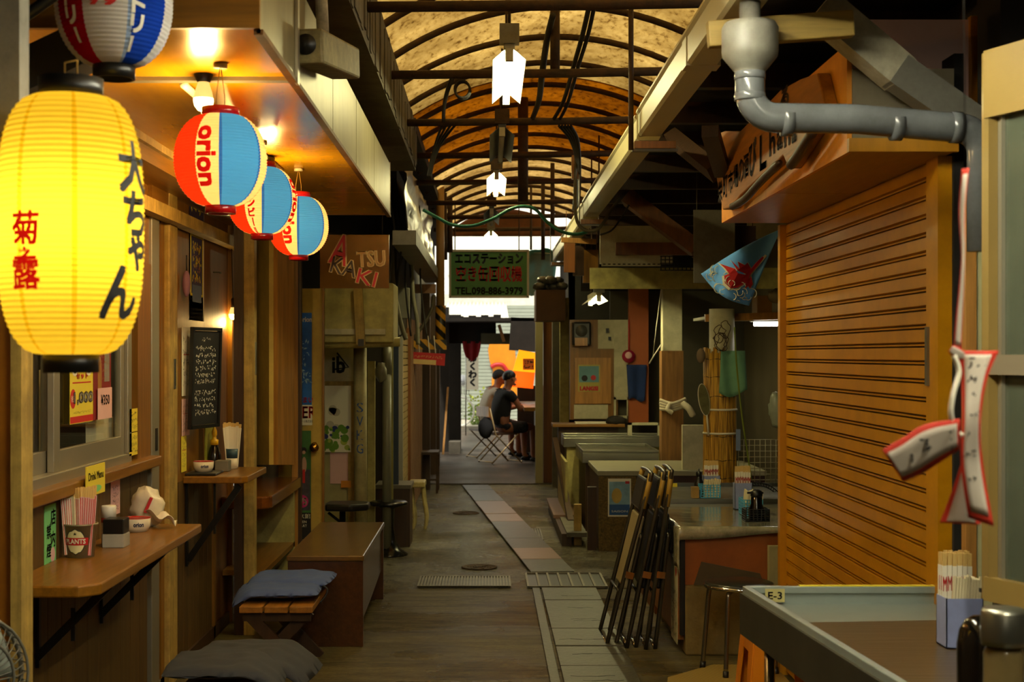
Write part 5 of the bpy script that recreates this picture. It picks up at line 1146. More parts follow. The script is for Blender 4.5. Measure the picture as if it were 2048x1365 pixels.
for i in range(7):
    for s in (-1, 1): b.tube([(bx-.1+.05*i, by+s*.15, .70), (bx-.12+.055*i, by+s*.17, .95)], .004, 4)
for z in (.7, .78, .86, .95): b.tube([(bx-.1, by-.16, z), (bx+.22, by-.16, z), (bx+.22, by+.16, z), (bx-.1, by+.16, z)], .004, 4, closed=True)
b.build('basket', M['steel'], t)
MB().blob((bx+.05, by, 1.0), (.2, .16, .12), 14, 8, 0, lambda d: 1+.25*noise.noise(d*3)).build('plastic_bag', mk('white bag far', '#d5dbe6', .4), label='white plastic bag lying in the bicycle basket', cat='bag')
for lab, x, y, Yd, s, c in (('small green plant at the yard edge behind the bicycle', 955, 838, 31.5, .3, '#6f8a3a'), ('yellow green bush beside the seated people in the yard', 966, 815, 32.2, .42, '#9aa83a')):
    b = MB(); r = random.Random(int(x)); c0 = W(x, y, Yd)
    for i in range(90):
        d = V((r.gauss(0, 1), r.gauss(0, 1), r.gauss(0, 1))).normalized()*s*r.uniform(.4, 1); d.z *= 1.1; p = c0+d; a = V((r.uniform(-1, 1), r.uniform(-1, 1), r.uniform(-.4, 1))).normalized()*.09; q = a.cross(V((0, 1, .3))).normalized()*.03
        b.add([p, p+a*.5+q, p+a, p+a*.5-q], [(0, 1, 2, 3)])
    for i in range(6): b.tube([(c0.x+r.uniform(-.1, .1), Yd, 0), c0+V((r.uniform(-.2, .2), r.uniform(-.1, .1), .1))], .012, 5)
    b.build('bush', mk('leaf '+c, c, .7, var=.3), label=lab, cat='plant')
# bar on the far right with its lit orange sign
t = thing('lit_sign', 'glowing orange and yellow box lantern sign over the far bar', 'sign', W(1048, 775, 20.9))
a = [W(1024, 774, 20.8), W(1066, 778, 20.8), W(1072, 706, 20.8), W(1038, 700, 20.8)]
M['sign_o'] = emit('backlit orange sign', C('#ff5a08'), 1.15); M['sign_y'] = emit('backlit yellow sign', C('#ffab14'), 1.1)
b1, b2 = W(1026, 742, 20.8), W(1070, 746, 20.8)
MB().slab(a[0], a[1], b2, b1, -.16).build('lower_panel', M['sign_o'], t); MB().slab(b1, b2, a[2], a[3], -.16).build('upper_panel', M['sign_y'], t)
card('small_notice', None, None, *frect(1046, 718, 1068, 740, 20.78), [mk('orange notice', '#b5641c', .7), M['ink']], lambda b, o, ux, uy, w, h: b.scribble(o, ux, uy, w*.9, h*.8, 1, 2, 6, .002, .2), parent=t)
lamp('sign_light', W(1040, 760, 20.5), 3, (1, .42, .08), .1, parent=t)
t = thing('bar_counter', 'wooden bar counter beside the seated people at the far right', 'counter', (.75, 20.5, 0))
MB().box(.50, 19.4, .78, 1.48, 22.0, .83).build('counter_top', M['brown_y'], t); MB().box(.72, 19.45, .015, 1.45, 21.95, .78).build('counter_front', M['dark_wood'], t)
for k in range(7):
    y = 19.7+.3*k; c = V((.78+.06*(k % 3), y, .83)); MB().lathe([(0, 0), (.035, 0), (.036, .13), (.014, .19), (.014, .24), (0, .24)], c, 12).build('bar_bottle', [M['red_gloss'], M['glass'], M['tan'], M['blue']][k % 4], label=['red bottle on the far bar counter', 'clear bottle on the far bar counter', 'amber bottle on the far bar counter', 'blue bottle on the far bar counter'][k % 4], cat='bottle', group='bottles on the far bar counter')
MB().box(1.5, 19.3, .015, 1.6, 22, 2.0).build('wall_bar_back', mk('bar back boards', '#7a3a1c', .7), kind='structure')

MB().box(.47, 22.45, .015, 1.48, 22.5, 1.06).build('bar_screen', M['dark_wood'], label='dark wooden screen closing the far end of the bar counter', cat='screen')
# ---- seated people
def skin_mesh(name, chains, mat, parent, label=None, loop=2):
    vs, es, rs, idx = [], [], [], {}
    for ch in chains:
        prev = None
        for p, r in ch:
            k = tuple(round(q, 4) for q in p)
            if k not in idx: idx[k] = len(vs); vs.append(p); rs.append(r)
            if prev is not None and prev != idx[k]: es.append((prev, idx[k]))
            prev = idx[k]
    me = bpy.data.meshes.new(name); me.from_pydata(vs, es, []); me.materials.append(mat)
    o = bpy.data.objects.new(name, me); COL.objects.link(o); o.parent = parent
    s = o.modifiers.new('skin', 'SKIN'); s.use_smooth_shade = True
    for i, r in enumerate(rs):
        me.skin_vertices[0].data[i].radius = (r, r) if not isinstance(r, tuple) else r; me.skin_vertices[0].data[i].use_root = (i == 0)
    u = o.modifiers.new('sub', 'SUBSURF'); u.levels = loop; u.render_levels = loop
    if label: o['label'] = label
    return o
def person(label, loc, rz, shirt, shorts, hair, cap=False, lean=.06, legs=1.0, shoe=None):
    t = thing('person', label, 'person', loc, rz)
    L = lean; sk = M['skin']
    pel, sp, chst, nk = (0, 0, .50), (-.03+L*.2, 0, .68), (L*.6, 0, .90), (L+.03, 0, 1.05)
    hd0, hd1 = (L+.05, 0, 1.10), (L+.09, 0, 1.20)
    body = [[(pel, .13), (sp, .125), (chst, .14), ((L*.9, 0, 1.0), .085), (nk, .055), (hd0, .062), ((L+.075, 0, 1.16), .088), (hd1, .092), ((L+.07, 0, 1.245), .07)]]
    for s in (1, -1):
        sh_, el, wr_ = (L*.7, s*.185, .985), (L+.12, s*.23, .75), (L+.36, s*.15, .80)
        body.append([(chst, .14), ((L*.7, s*.12, .99), .07), (sh_, .058), ((L+.07, s*.215, .86), .047), (el, .04), ((L+.24, s*.19, .77), .036), (wr_, .026), ((L+.41, s*.14, .80), .03)])
        for k in range(4): y = s*(.115+.017*k); ll = (.035, .042, .038, .03)[k]; body.append([((L+.41, s*.14, .80), .03), ((L+.445, y, .80), .0095), ((L+.445+ll*.6, y, .797), .009), ((L+.445+ll, y-.002*s, .785), .008)])
        body.append([((L+.41, s*.14, .80), .03), ((L+.40, s*.105, .80), .011), ((L+.425, s*.085, .795), .010)])
        hip, kn, an = (.04, s*.09, .49), (.44, s*.14, .50), (.44, s*.13, .11)
        body.append([(pel, .13), (hip, .095), ((.24, s*.12, .50), .08), (kn, .06), ((.445, s*.14, .36), .056), ((.445, s*.135, .22), .045), (an, .036), ((.47, s*.13, .05), .04), ((.56, s*.135, .035), .036)])
    skin_mesh('body', body, sk, t)
    sh = [[((-.005, 0, .50), .142), (sp, .15), ((L*.6, 0, .88), .162), ((L*.8, 0, .985), .11), ((L*.98+.01, 0, 1.035), .066)]]
    for s in (1, -1): sh.append([((L*.6, 0, .88), .162), ((L*.7, s*.13, .985), .082), ((L*.75, s*.19, .97), .072), ((L+.06, s*.222, .86), .068)])
    skin_mesh('t_shirt', sh, shirt, t)
    so = [[((0, 0, .50), .148), ((.01, 0, .54), .145)]]
    for s in (1, -1): so.append([((0, 0, .50), .148), ((.08, s*.10, .50), .108), ((.25, s*.125, .50), .095), ((.37, s*.14, .50), .082)])
    skin_mesh('shorts', so, shorts, t)
    hc = V((L+.078, 0, 1.195))
    def loc(b, nm, mt, lb=None):
        ob = b.build(nm, mt, None, lb); ob.parent = t; return ob
    q = MB().blob(hc+V((-.012, 0, .025)), (.103, .093, .098), 18, 12, 0, lambda d: 1 if d.z > -.1-.5*max(0, -d.x) else .8)
    loc(q, 'cap' if cap else 'hair', hair)
    if cap: loc(MB().sheet(lambda u, v: hc+V((.07+.09*u*(1-.5*(2*v-1)**2), (v-.5)*.15, .04-.02*u)), 6, 8, .006), 'cap_peak', hair)
    f = MB().blob(hc+V((.098, 0, -.02)), (.016, .012, .02), 8, 6)
    f.blob(hc+V((.0, .088, -.01)), (.02, .01, .03), 8, 6).blob(hc+V((0, -.088, -.01)), (.02, .01, .03), 8, 6).blob(hc+V((.075, 0, -.085)), (.03, .03, .02), 8, 6)
    loc(f, 'nose_and_ears', sk)
    loc(MB().blob(hc+V((.084, .033, .005)), (.008, .012, .007), 8, 6).blob(hc+V((.084, -.033, .005)), (.008, .012, .007), 8, 6).box(hc.x+.082, -.022, hc.z-.057, hc.x+.094, .022, hc.z-.05), 'eyes_and_mouth', M['ink'])
    for s in (1, -1): loc(MB().blob((.51, s*.133, .035), (.12, .048, .045), 12, 8, 0, lambda d: 1 if d.z > -.7 else .9), 'shoe', shoe or M['black'])
    return t
M['skin'] = mk('skin', '#9a6244', .55, var=.05)
p1 = person('person in a black T-shirt seated on a folding chair with forearms towards the far bar', (.20, 20.3, .015), radians(28), mk('black T-shirt', '#111214', .9), mk('dark patterned shorts', '#22232a', .9, var=.8, scale=30), M['black'])
ob = MB(); ob.box(-.162, -.09, .86, -.155, .09, .95)
pr = ob.build('shirt_print', mk('faint back print', '#3a4648', .9), None); pr.parent = p1; pr.location = (0.005, 0, .86)
p2 = person('person in a pale T-shirt and dark cap seated behind the one in black', (.0, 21.3, .015), radians(22), mk('pale T-shirt', '#a59c8c', .9), mk('olive trousers', '#3a3628', .9), mk('dark cap', '#17191f', .8), cap=True, lean=.12)
def folding_chair_far(loc, rz, label, back=True):
    c = V(loc); t = thing('folding_chair', label, 'chair', loc, rz)
    def ad(b, nm, mt): ob = b.build(nm, mt); ob.parent = t; return ob
    ad(MB().box(-.20, -.19, .40, .20, .19, .425), 'seat', M['dark_wood'])
    for s in (-1, 1):
        ad(MB().tube([(-.24, s*.20, 0), (.18, s*.20, .41)], .011, 8), 'leg', M['pale_metal']); ad(MB().tube([(.24, s*.20, 0), (-.18, s*.20, .41)]+([(-.27, s*.20, .78)] if back else []), .011, 8), 'leg', M['pale_metal'])
    ad(MB().tube([(-.24, -.2, .02), (-.24, .2, .02)], .009, 6), 'stretcher', M['pale_metal']); ad(MB().tube([(.24, -.2, .02), (.24, .2, .02)], .009, 6), 'stretcher', M['pale_metal'])
    if back: ad(MB().box(-.285, -.19, .66, -.255, .19, .80), 'backrest', M['tan'])
M['pale_metal'] = mk('pale chair tubing', '#a58d64', .4, .3)
folding_chair_far((.18, 20.28, .015), radians(28), 'folding chair with pale crossed legs under the person in black')
folding_chair_far((-.02, 21.28, .015), radians(22), 'backless folding stool with crossed legs under the person in the pale T-shirt', False)
MB().box(-.9, 21.5, 2.06, 1.9, 23.0, 2.11).build('ceiling_far', M['dark'], kind='structure')
MB().blob(W(972, 856, 20.05), (.11, .08, .15), 16, 12, 0, lambda d: 1+.15*noise.noise(d*2)).build('backpack', mk('dark bag cloth', '#17171a', .95), label='dark bag hanging on the back of the far folding chair', cat='bag')
# pillars on the far right
for lab, x0, x1, Yd, mt, zt in (('pale pillar strip with a lit edge at the right of the far passage', 1071, 1086, 17.0, mk('pale pillar', '#a3946a', .6, dirt='#5f522f', dscale=3), 2.2), ('brown pillar panel right of the pale pillar strip', 1087, 1104, 17.05, M['red_wood'], 2.2), ('rough plastered pillar between the brown panel and the stall counters', 1105, 1119, 16.6, M['concrete'], 2.2), ('olive post at the stall corner behind the low counters', 1120, 1138, 16.2, M['olive'], 2.2)):
    MB().box(W(x0, 0, Yd).x, Yd, .0, W(x1, 0, Yd).x, Yd+.12, zt).build('pillar', mt, label=lab, cat='pillar')
MB().box(W(1072, 0, 15.6).x, 15.6, W(0, 642, 15.6).z, W(1131, 0, 15.6).x, 16.21, W(0, 580, 15.6).z).build('sign_box', mk('brown sign box', '#5d3d14', .6), label='plain brown box sign above the far right pillars', cat='sign')
M['bundle'] = mk('grey plastic bundle', '#5d5f5c', .4, var=.3)
r = random.Random(12)
for k in range(7): b = MB().blob(V((W(1078+7.5*k, 0, 15.8).x, 15.72+.06*(k % 3), 2.263+.04+.07*(k % 2))), (.07, .10, .045), 12, 8, 0, lambda d: 1+.4*noise.noise(d*3+V((k, 0, 0)))); b.build('wrapped_bundle', M['bundle'], label='crumpled silvery bundle stuffed under the far right gutter', cat='bundle', group='wrapped bundles under the far right gutter')
# ================================================================== right side, overhead
def RP(x, y, X): Y = X*F/(x-VX); return V((X, Y, H-(y-VY)/F*Y))
M['gutter'] = mk('cream painted gutter', '#b8ae86', .38, var=.08, dirt='#857a52', damt=.4, dscale=3)
for lab, y0, y1, dz in (('near cream box gutter along the right eave, above the grey pipe', 2.2, 6.5, 0), ('second cream box gutter along the right eave', 6.56, 10.2, -.01), ('farthest cream box gutter along the right eave, near the green sign', 10.26, 14.9, -.02)):
    t = thing('rain_gutter', lab, 'gutter', (.745, (y0+y1)/2, 2.55+dz))
    MB().prism([(.70, 2.55+dz), (.79, 2.55+dz), (.80, 2.57+dz), (.80, 2.66+dz), (.792, 2.66+dz), (.79, 2.575+dz), (.70, 2.565+dz), (.697, 2.65+dz), (.70, 2.665+dz), (.68, 2.668+dz), (.678, 2.655+dz), (.688, 2.645+dz), (.688, 2.56+dz)], (0, y1, 0), X1, Z1, y1-y0).build('trough', M['gutter'], t)
    MB().box(.685, y1-.004, 2.55+dz, .80, y1+.004, 2.655+dz).build('end_cap', M['gutter'], t)
    if y0 < 6: MB().box(.684, 4.9, 2.548, .804, 5.0, 2.664).build('joint_sleeve', M['gutter'], t)
for lab, Yb in (('wood and steel bracket under the end of the near gutter', 6.44), ('wood and steel bracket under the end of the second gutter', 10.15), ('bracket under the end of the farthest gutter', 14.8)):
    t = thing('gutter_bracket', lab, 'bracket', (.74, Yb, 2.46)); dz = -.008*(Yb-6.4)/3.7
    MB().box(.655, Yb-.015, 2.47, .86, Yb+.015, 2.482).box(.652, Yb-.015, 2.482, .66, Yb+.015, 3.0).build('steel_strap', M['zinc'], t)
    MB().box(.665, Yb-.025, 2.483, .85, Yb+.025, 2.515).build('wood_block', M['tan'], t)
# grey drain pipe
PY = 4.03; px = W(1500, 0, PY).x; M['pvc'] = mk('grey PVC pipe', '#5f6264', .2, var=.12, dirt='#3c3c38', damt=.45, dscale=9)
t = thing('drain_pipe', 'grey plastic drain pipe dropping from the gutter and running right, with a fat coupling', 'pipe', (px, PY, 2.22))
zc = W(0, 236, PY).z; xe = W(1915, 0, PY).x; ze = W(0, 256, PY).z
el = arc((px+.075, PY, zc+.075), .075, pi, 1.5*pi, 8)
MB().tube([(px, PY, 2.40)]+el+[(px+.3, PY, zc-.003), (xe, PY, ze)]+arc((xe, PY, ze-.07), .07, .5*pi, 0, 7)[1:]+[(xe+.07, PY, ze-.35)], .042, 18).build('pipe', M['pvc'], t)
MB().lathe([(.043, 2.34), (.043, 2.352), (.05, 2.36), (.078, 2.395), (.08, 2.41), (.08, 2.475), (.072, 2.49), (.03, 2.49), (.03, 2.56)], (px, PY, 0), 24).build('coupling', mk('dusty coupling', '#77756a', .5, var=.25, dirt='#4a4234', damt=.7, dscale=10), t)
for z in (2.33, 2.27): MB().lathe([(.0425, z), (.0445, z+.003), (.0445, z+.02), (.0425, z+.022)], (px, PY, 0), 20).build('joint_ring', M['pvc'], t)
for x in (px+.09, px+.40, xe-.02): MB().cyl((x, PY, zc-.004-(x-px)*.04), (x+.03, PY, zc-.005-(x-px)*.04), .0445, n=18).build('joint_ring', M['pvc'], t)
MB().beam(W(1415, 70, 4.12), W(1705, 48, 4.12), .045, .075).build('lumber_beam', wood('new yellowish lumber', '#8d7434', 'x', .6), label='yellowish lumber beam behind the grey pipe coupling', cat='beam', bevel=.004)
t = thing('diagonal_duct', 'weathered square diagonal strut above the orange awning', 'strut', W(1800, 150, 4.3))
b = MB().beam(W(1640, 15, 4.28), W(1800, 150, 4.28), .10, .105, up=(0, 1, 0)); b.build('duct', mk('weathered pale strut', '#958e78', .8, var=.25, dirt='#4a4434', damt=.6, dscale=9), t)
MB().beam(W(1790, 142, 4.27), W(1962, 262, 4.27), .095, .09, up=(0, 1, 0)).build('duct_end', M['zinc'], t)
t = thing('wall_board', 'glossy pinkish board at the top right behind the diagonal strut', 'panel', W(1820, 240, 4.62))
MB().slab(W(1700, 245, 4.62), W(1937, 245, 4.62), W(1937, 42, 4.62), W(1700, 42, 4.62), .02).build('board', mk('glossy pinkish paint', '#e6bcae', .22, var=.08, bump=.08, bscale=30), t)
MB().slab(W(1935, 250, 4.61), W(1952, 250, 4.61), W(1952, 36, 4.61), W(1935, 36, 4.61), .03).build('edge_strip', M['orange'], t)
# orange header box over the shutter
t = thing('shutter_header', 'orange boxed header projecting above the orange shutter', 'awning', (1.29, 5.6, 2.18))
M['orange_soffit'] = mk('orange brown plywood', '#a4700e', .45, var=.14, stretch=(5, .6, 1))
MB().box(1.12, 4.43, 2.18, 1.135, 6.8, 2.52).build('face_board', M['orange'], t)
MB().box(1.135, 4.43, 2.18, 1.45, 5.55, 2.192).build('soffit_board', M['orange_soffit'], t); MB().box(1.135, 5.555, 2.18, 1.45, 6.8, 2.192).build('soffit_board', M['orange_soffit'], t)
MB().box(1.135, 4.42, 2.205, 1.45, 4.435, 2.44).build('end_board', mk('grey brown end board', '#766c54', .7, dirt='#453c2a', damt=.6), t)
MB().box(1.12, 4.405, 2.18, 1.46, 4.43, 2.222).build('end_rail', M['orange_soffit'], t)
# carved sign board
SX = 1.075
out = [(1420, 274), (1448, 262), (1480, 262), (1520, 222), (1560, 180), (1600, 158), (1634, 146), (1642, 180), (1650, 214), (1628, 262), (1598, 308), (1577, 338), (1566, 312), (1540, 336), (1512, 362), (1480, 392), (1462, 416), (1445, 420), (1432, 352)]
P = [RP(x, y, SX) for x, y in out]
t = thing('carved_sign', 'rough orange brown wooden slab sign with carved dark Japanese lettering on the orange header', 'sign', (SX, 5.6, 2.2))
MB().prism([(-p.y, p.z) for p in P], (SX, 0, 0), -Y1, Z1, -.045).build('board', wood('carved orange board', '#985c10', 'y', .5), t, bevel=.006)
b = MB(); u = V((0, -1, .0))
def rtext(s, x, y, size, w, bold=.004):
    p = RP(x, y, SX-.0); b.text(s, p, -Y1, Z1, size, 0, .002, w=w, bold=bold)
for i, ch in enumerate('栄町市場の酒'): rtext(ch, 1441+10.4*i, 384-10.5*i, .095, .115, .003)
b.build('carved_lettering', mk('burnt carving small', '#2c1408', .7), t); b = MB()
for ch, x, y, s, w in (('び', 1506, 315, .14, .15), ('L', 1527, 303, .13, .13), ('h', 1545, 284, .09, .10), ('a', 1560, 278, .07, .09), ('n', 1575, 272, .065, .09), ('a', 1589, 266, .06, .08)): rtext(ch, x, y, s, w, .005)
b.build('carved_lettering', mk('burnt carving', '#2c1408', .7), t)
b = MB(); rtext('る', 1570, 196, .07, .14, .005); b.build('carved_lettering', M['dark_wood'], t)
MB().tube(spline([RP(x, y, SX-.012) for x, y in [(1462, 415), (1490, 398), (1520, 365), (1560, 325)]]), [.008]+[.016]*17+[.01], 8).build('bark_edge', M['dark_wood'], t)
MB().tube(spline([RP(x, y, SX-.012) for x, y in [(1582, 330), (1600, 305), (1625, 265)]]), .018, 8).build('bark_edge', M['dark_wood'], t)
MB().beam(RP(1420, 262, .93)*V((1, 1, 1)), RP(1445, 345, 1.07), .07, .05).build('sign_prop', M['dark_wood'], label='dark wooden prop left of the carved sign', cat='beam')
# roller shutter
t = thing('roller_shutter', 'closed orange brown roller shutter on the right with a side latch', 'shutter', (1.45, 5.68, 0))
M['shutter'] = mk('orange brown shutter paint', '#c48608', .32, var=.1, scale=3, dirt='#5c3a08', damt=.3, dscale=5, coat=.15)
b = MB(); prof = []; z = .02
while z < 2.19:
    for d, q in ((0, 0), (0, .0405), (.012, .0415), (.012, .0455), (.003, .047), (.002, .0525), (.012, .0535), (.012, .0562)): prof.append((d, z+q))
    z += .0605
n = len(prof); vs = [(1.445+d, y, zz) for y in (4.6, 6.9) for d, zz in prof]; b.add(vs, [(i, i+1, n+i+1, n+i) for i in range(n-1)])
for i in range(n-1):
    if i % 8 in (2, 6): b.m[i] = 1  # groove bottoms coloured dark, their shade put into the colour
vs = [(1.46, y, zz) for y in (4.6, 6.9) for zz in (.02, 2.19)]; b.add(vs, [(0, 2, 3, 1)])
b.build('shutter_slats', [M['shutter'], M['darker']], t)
MB().box(1.425, 4.50, 0, 1.47, 4.62, 2.18).build('side_rail', M['shutter'], t); MB().box(1.415, 6.88, 0, 1.50, 6.93, 2.18).build('side_rail', M['shutter'], t)
MB().box(1.417, 4.585, 1.45, 1.426, 4.61, 1.64).build('latch', M['steel_worn'], t)
MB().box(1.47, 4.48, 0, 1.5, 6.9, 2.5).build('backing', M['darker'], t)
MB().box(1.53, 4.24, 0, 1.615, 4.44, 2.75).build('dark_column', M['dark'], label='dark column right of the orange shutter', cat='column')
# ================================================================== stall interior, overhead clutter
def fboard(name, lab, cat, x0, y0, x1, y1, Yd, mat, t=.03, parent=None):
    a, c = W(x0, y1, Yd), W(x1, y0, Yd); b = MB().box(a.x, Yd, a.z, c.x, Yd+t, c.z)
    if name == 'hanging_board':
        for x in (a.x+.02, c.x-.02): b.tube([(x, Yd+t/2, c.z-.01), (x, Yd+t/2, 2.765)], .003, 5)
    return b.build(name, mat, parent, lab, cat)
fboard('hanging_board', 'tall mottled grey board hanging left of the blue flag', 'board', 1388, 420, 1470, 566, 9.2, M['concrete'])
fboard('hanging_board', 'dark brown board behind the blue flag', 'board', 1470, 452, 1512, 520, 9.4, M['dark_wood'])
t = thing('wall_cladding', 'dirty white panel with a brown rail over the low counters', 'panel', W(1265, 535, 10.6))
fboard('panel', None, None, 1200, 452, 1345, 528, 10.6, M['offwhite'], .03, t)
fboard('brown_rail', None, None, 1232, 485, 1395, 510, 10.5, M['red_wood'], .05, t)
b = MB(); a, c = W(1203, 533, 10.5), W(1322, 525, 10.5); b.box(a.x, 10.48, a.z, c.x, 10.5, c.z)
for k in range(12): x = a.x+(c.x-a.x)*(k+.5)/12; b.box(x-.01, 10.472, a.z+.01, x+.01, 10.485, a.z+.018, 1)
b.build('perforated_angle', [M['offwhite'], M['black']], t)
MB().beam(W(1255, 395, 10.2), W(1395, 500, 10.0), .11, .14, up=(0, 1, 0)).build('diagonal_beam', M['red_wood'], label='brown diagonal roof beam in front of the white panel', cat='beam')
MB().beam(W(1345, 275, 7.4), W(1432, 345, 7.0), .07, .09, up=(0, 1, 0)).build('diagonal_beam', M['dark_wood'], label='dark diagonal beam by the carved sign', cat='beam')
b = MB()
for k in range(9): x = 1322+8.5*k; b.tube([W(x, 512, 9.9), W(x, 542, 9.9)], .004, 5)
for k in range(5): y = 513+7*k; b.tube([W(1320, y, 9.9), W(1392, y, 9.9)], .004, 5)
b.build('wire_basket', M['black_metal'], label='black plastic mesh at the top of the white post', cat='basket')
for k, (x0, y0, x1, y1, mt) in enumerate(((1166, 500, 1198, 566, 'brown'), (1146, 492, 1168, 552, 'dark_wood'), (1128, 485, 1150, 545, 'red_wood'))):
    fboard('hanging_board', ['brown board hanging under the gutter near the unlit stall', 'dark board, middle of three hanging under the second gutter', 'reddish board, leftmost of three hanging under the second gutter'][k], 'board', x0, y0, x1, y1, 12.2-.1*k, M[mt])
MB().beam(W(1122, 480, 11.6), W(1192, 484, 11.6), .05, .04).build('timber_strip', M['tan'], label='yellowish timber strip sticking out under the second gutter', cat='beam')
fboard('fascia_board', 'long olive board over the stall interior below the white panel', 'board', 1180, 536, 1570, 578, 11.8, M['olive'])
fboard('back_panel', 'pale wall panels seen through the gap left of the shutter top', 'panel', 1495, 397, 1585, 478, 11.0, M['offwhite'])
tube_light('small lit fluorescent light hanging inside the right stall', W(1189, 0, 12.4).x, 11.9, 12.9, .50)
# posts
t = thing('stall_post', 'square post, white above and bare brown below, tied with white rag', 'post', (1.6, 12.36, 0))
a, c = W(1326, 702, 12.36), W(1364, 540, 12.36)
MB().box(a.x, 12.36, a.z, c.x, 12.52, c.z).build('white_upper', M['offwhite'], t); MB().box(a.x-.012, 12.355, 0, c.x+.012, 12.525, a.z).build('bare_lower', wood('bare worn post', '#7d5626', 'z', .7, var=.4), t)
b = MB(); zc = W(0, 808, 12.3).z
for k in range(4): b.tube(spline([(a.x-.03, 12.35, zc+.03-.025*k), (1.6, 12.32, zc+.0-.018*k), (c.x+.03, 12.35, zc+.04-.02*k)]), .016, 7)
b.tube(spline([(c.x+.0, 12.33, zc), (c.x+.05, 12.3, zc-.04), (c.x+.09, 12.3, zc-.11)]), [.03]*12+[.018], 8); b.tube(spline([(1.58, 12.31, zc), (1.56, 12.3, zc-.05), (1.60, 12.3, zc-.08)]), .02, 7)
b.build('white_rag', mk('white rag', '#b9ad95', .9, var=.12), t)
def reed(name, c1, c2):
    m = bpy.data.materials.new(name); nt = NT(m); tc = nt.new('ShaderNodeTexCoord'); mp = nt.new('ShaderNodeMapping'); mp.inputs['Scale'].default_value = (1, 1, .04); nt.link(tc.outputs['Object'], mp.inputs['Vector'])
    nz = nt.new('ShaderNodeTexNoise', Scale=130.0, Detail=2.0); nt.link(mp.outputs[0], nz.inputs['Vector']); nt.link(ramp(nt, nz.outputs['Fac'], [(.38, C(c1)), (.6, C(c2))]), nt.p.inputs['Base Color']); nt.p.inputs['Roughness'].default_value = .6; return m
t = thing('reed_post', 'post wrapped in a yellow reed screen and bound with white strings', 'post', (1.58, 9.6, 0))
MB().cyl((1.585, 9.62, 0), (1.585, 9.62, 1.86), .085, n=14).build('inner_post', M['offwhite'], t)
b = MB(); r = random.Random(3); x0, x1 = W(1413, 0, 9.55).x, W(1474, 0, 9.55).x; cx = (x0+x1)/2; R0 = (x1-x0)/2
for k in range(60):
    a = 2*pi*k/60; rr_ = R0*(1+r.uniform(-.03, .03)); top = 1.58-.1*(cos(a) > .2)+r.uniform(-.02, .02)
    b.tube([(cx+rr_*1.05*cos(a), 9.62+rr_*sin(a)*.9, .3), (cx+rr_*cos(a), 9.62+rr_*sin(a)*.9, .9), (cx+rr_*.97*cos(a), 9.62+rr_*sin(a)*.9, 1.16), (cx+rr_*cos(a), 9.62+rr_*sin(a)*.9, top)], .0095, 5)
b.build('reed_screen', reed('reed stalks', '#7d5512', '#d6a436'), t)
b = MB()
for z in (.72, .84, 1.0, 1.27, 1.4, 1.52): b.tube([(cx+R0*1.07*cos(2*pi*k/24), 9.62+R0*.98*sin(2*pi*k/24), z+.004*sin(k*2)) for k in range(24)], .0025, 4, closed=True)
b.build('black_thread', M['cable'], t)
for z in (1.18, 1.02): MB().tube([(cx+R0*1.08*cos(2*pi*k/24), 9.62+R0*.99*sin(2*pi*k/24), z) for k in range(24)], .008, 6, closed=True).build('white_string', M['paper'], t)
o, ux, uy, w, h = frect(1438, 702, 1494, 786, 9.46)
MB().sheet(lambda u, v: o+ux*((u-.5)*w*(1-.12*v))+uy*((v-.5)*h-.03*(1-v)*sin(4*u))-Y1*(.012*sin(u*9+v*2)), 14, 10, .004).build('hand_towel', mk('pale green towel', '#6fa082', .9, var=.15, bump=.3, bscale=200), label='pale green towel hanging on the reed wrapped post', cat='towel')
t = thing('round_fan', 'oval paper hand fan tucked beside the reed wrapped post', 'fan', W(1410, 835, 9.53)); b = MB(); c0 = W(1408, 800, 9.53)
poly_ = [(.035*cos(2*pi*k/24)-.25*.06*sin(2*pi*k/24), .105*sin(2*pi*k/24)) for k in range(24)]
b.prism(poly_, c0, X1, Z1, .004).build('fan_leaf', mk('fan paper', '#5d5a34', .7, var=.4, scale=18), t); MB().tube([c0+p.x*X1+p.y*Z1 for p in [V(q) for q in poly_]], .004, 5, closed=True).build('fan_rim', M['paper'], t); MB().cyl(c0-Z1*.1+X1*.02, c0-Z1*.24+X1*.03, .006).build('fan_handle', M['paper'], t)
MB().tube(spline([W(1469, 655, 9.3), W(1474, 740, 9.3), W(1485, 840, 9.3), W(1503, 960, 9.3)]), .006, 6).build('bamboo_stick', mk('green bamboo', '#6c7a24', .5), label='thin green bamboo stick leaning across the reed wrapped post', cat='stick')
MB().blob(W(1402, 712, 9.5), (.03, .03, .05), 10, 8).build('work_glove', mk('dull beige glove', '#7d6a54', .9), label='beige glove hanging at the upper left of the reed post', cat='glove')
b = MB(); r = random.Random(9)
for k in range(5): c0 = V((W(1440+r.uniform(-14, 14), 0, 9.42).x, 9.42, W(0, 672+r.uniform(-14, 14), 9.42).z)); b.tube([c0+V((.04*r.uniform(.6, 1.3)*cos(2*pi*i/16), 0, .06*sin(2*pi*i/16))) for i in range(16)], .003, 5, closed=True)
b.build('wire_tangle', M['rust'], label='tangle of wire hooks above the green towel', cat='wire')
MB().box(W(1472, 0, 9.56).x, 9.56, W(0, 905, 9.4).z, W(1481, 0, 9.56).x, 9.58, W(0, 862, 9.4).z).build('clothes_peg', mk('blue pink pegs', '#7a8cb5', .5), label='row of pale clothes pegs at the right of the reed post', cat='peg')
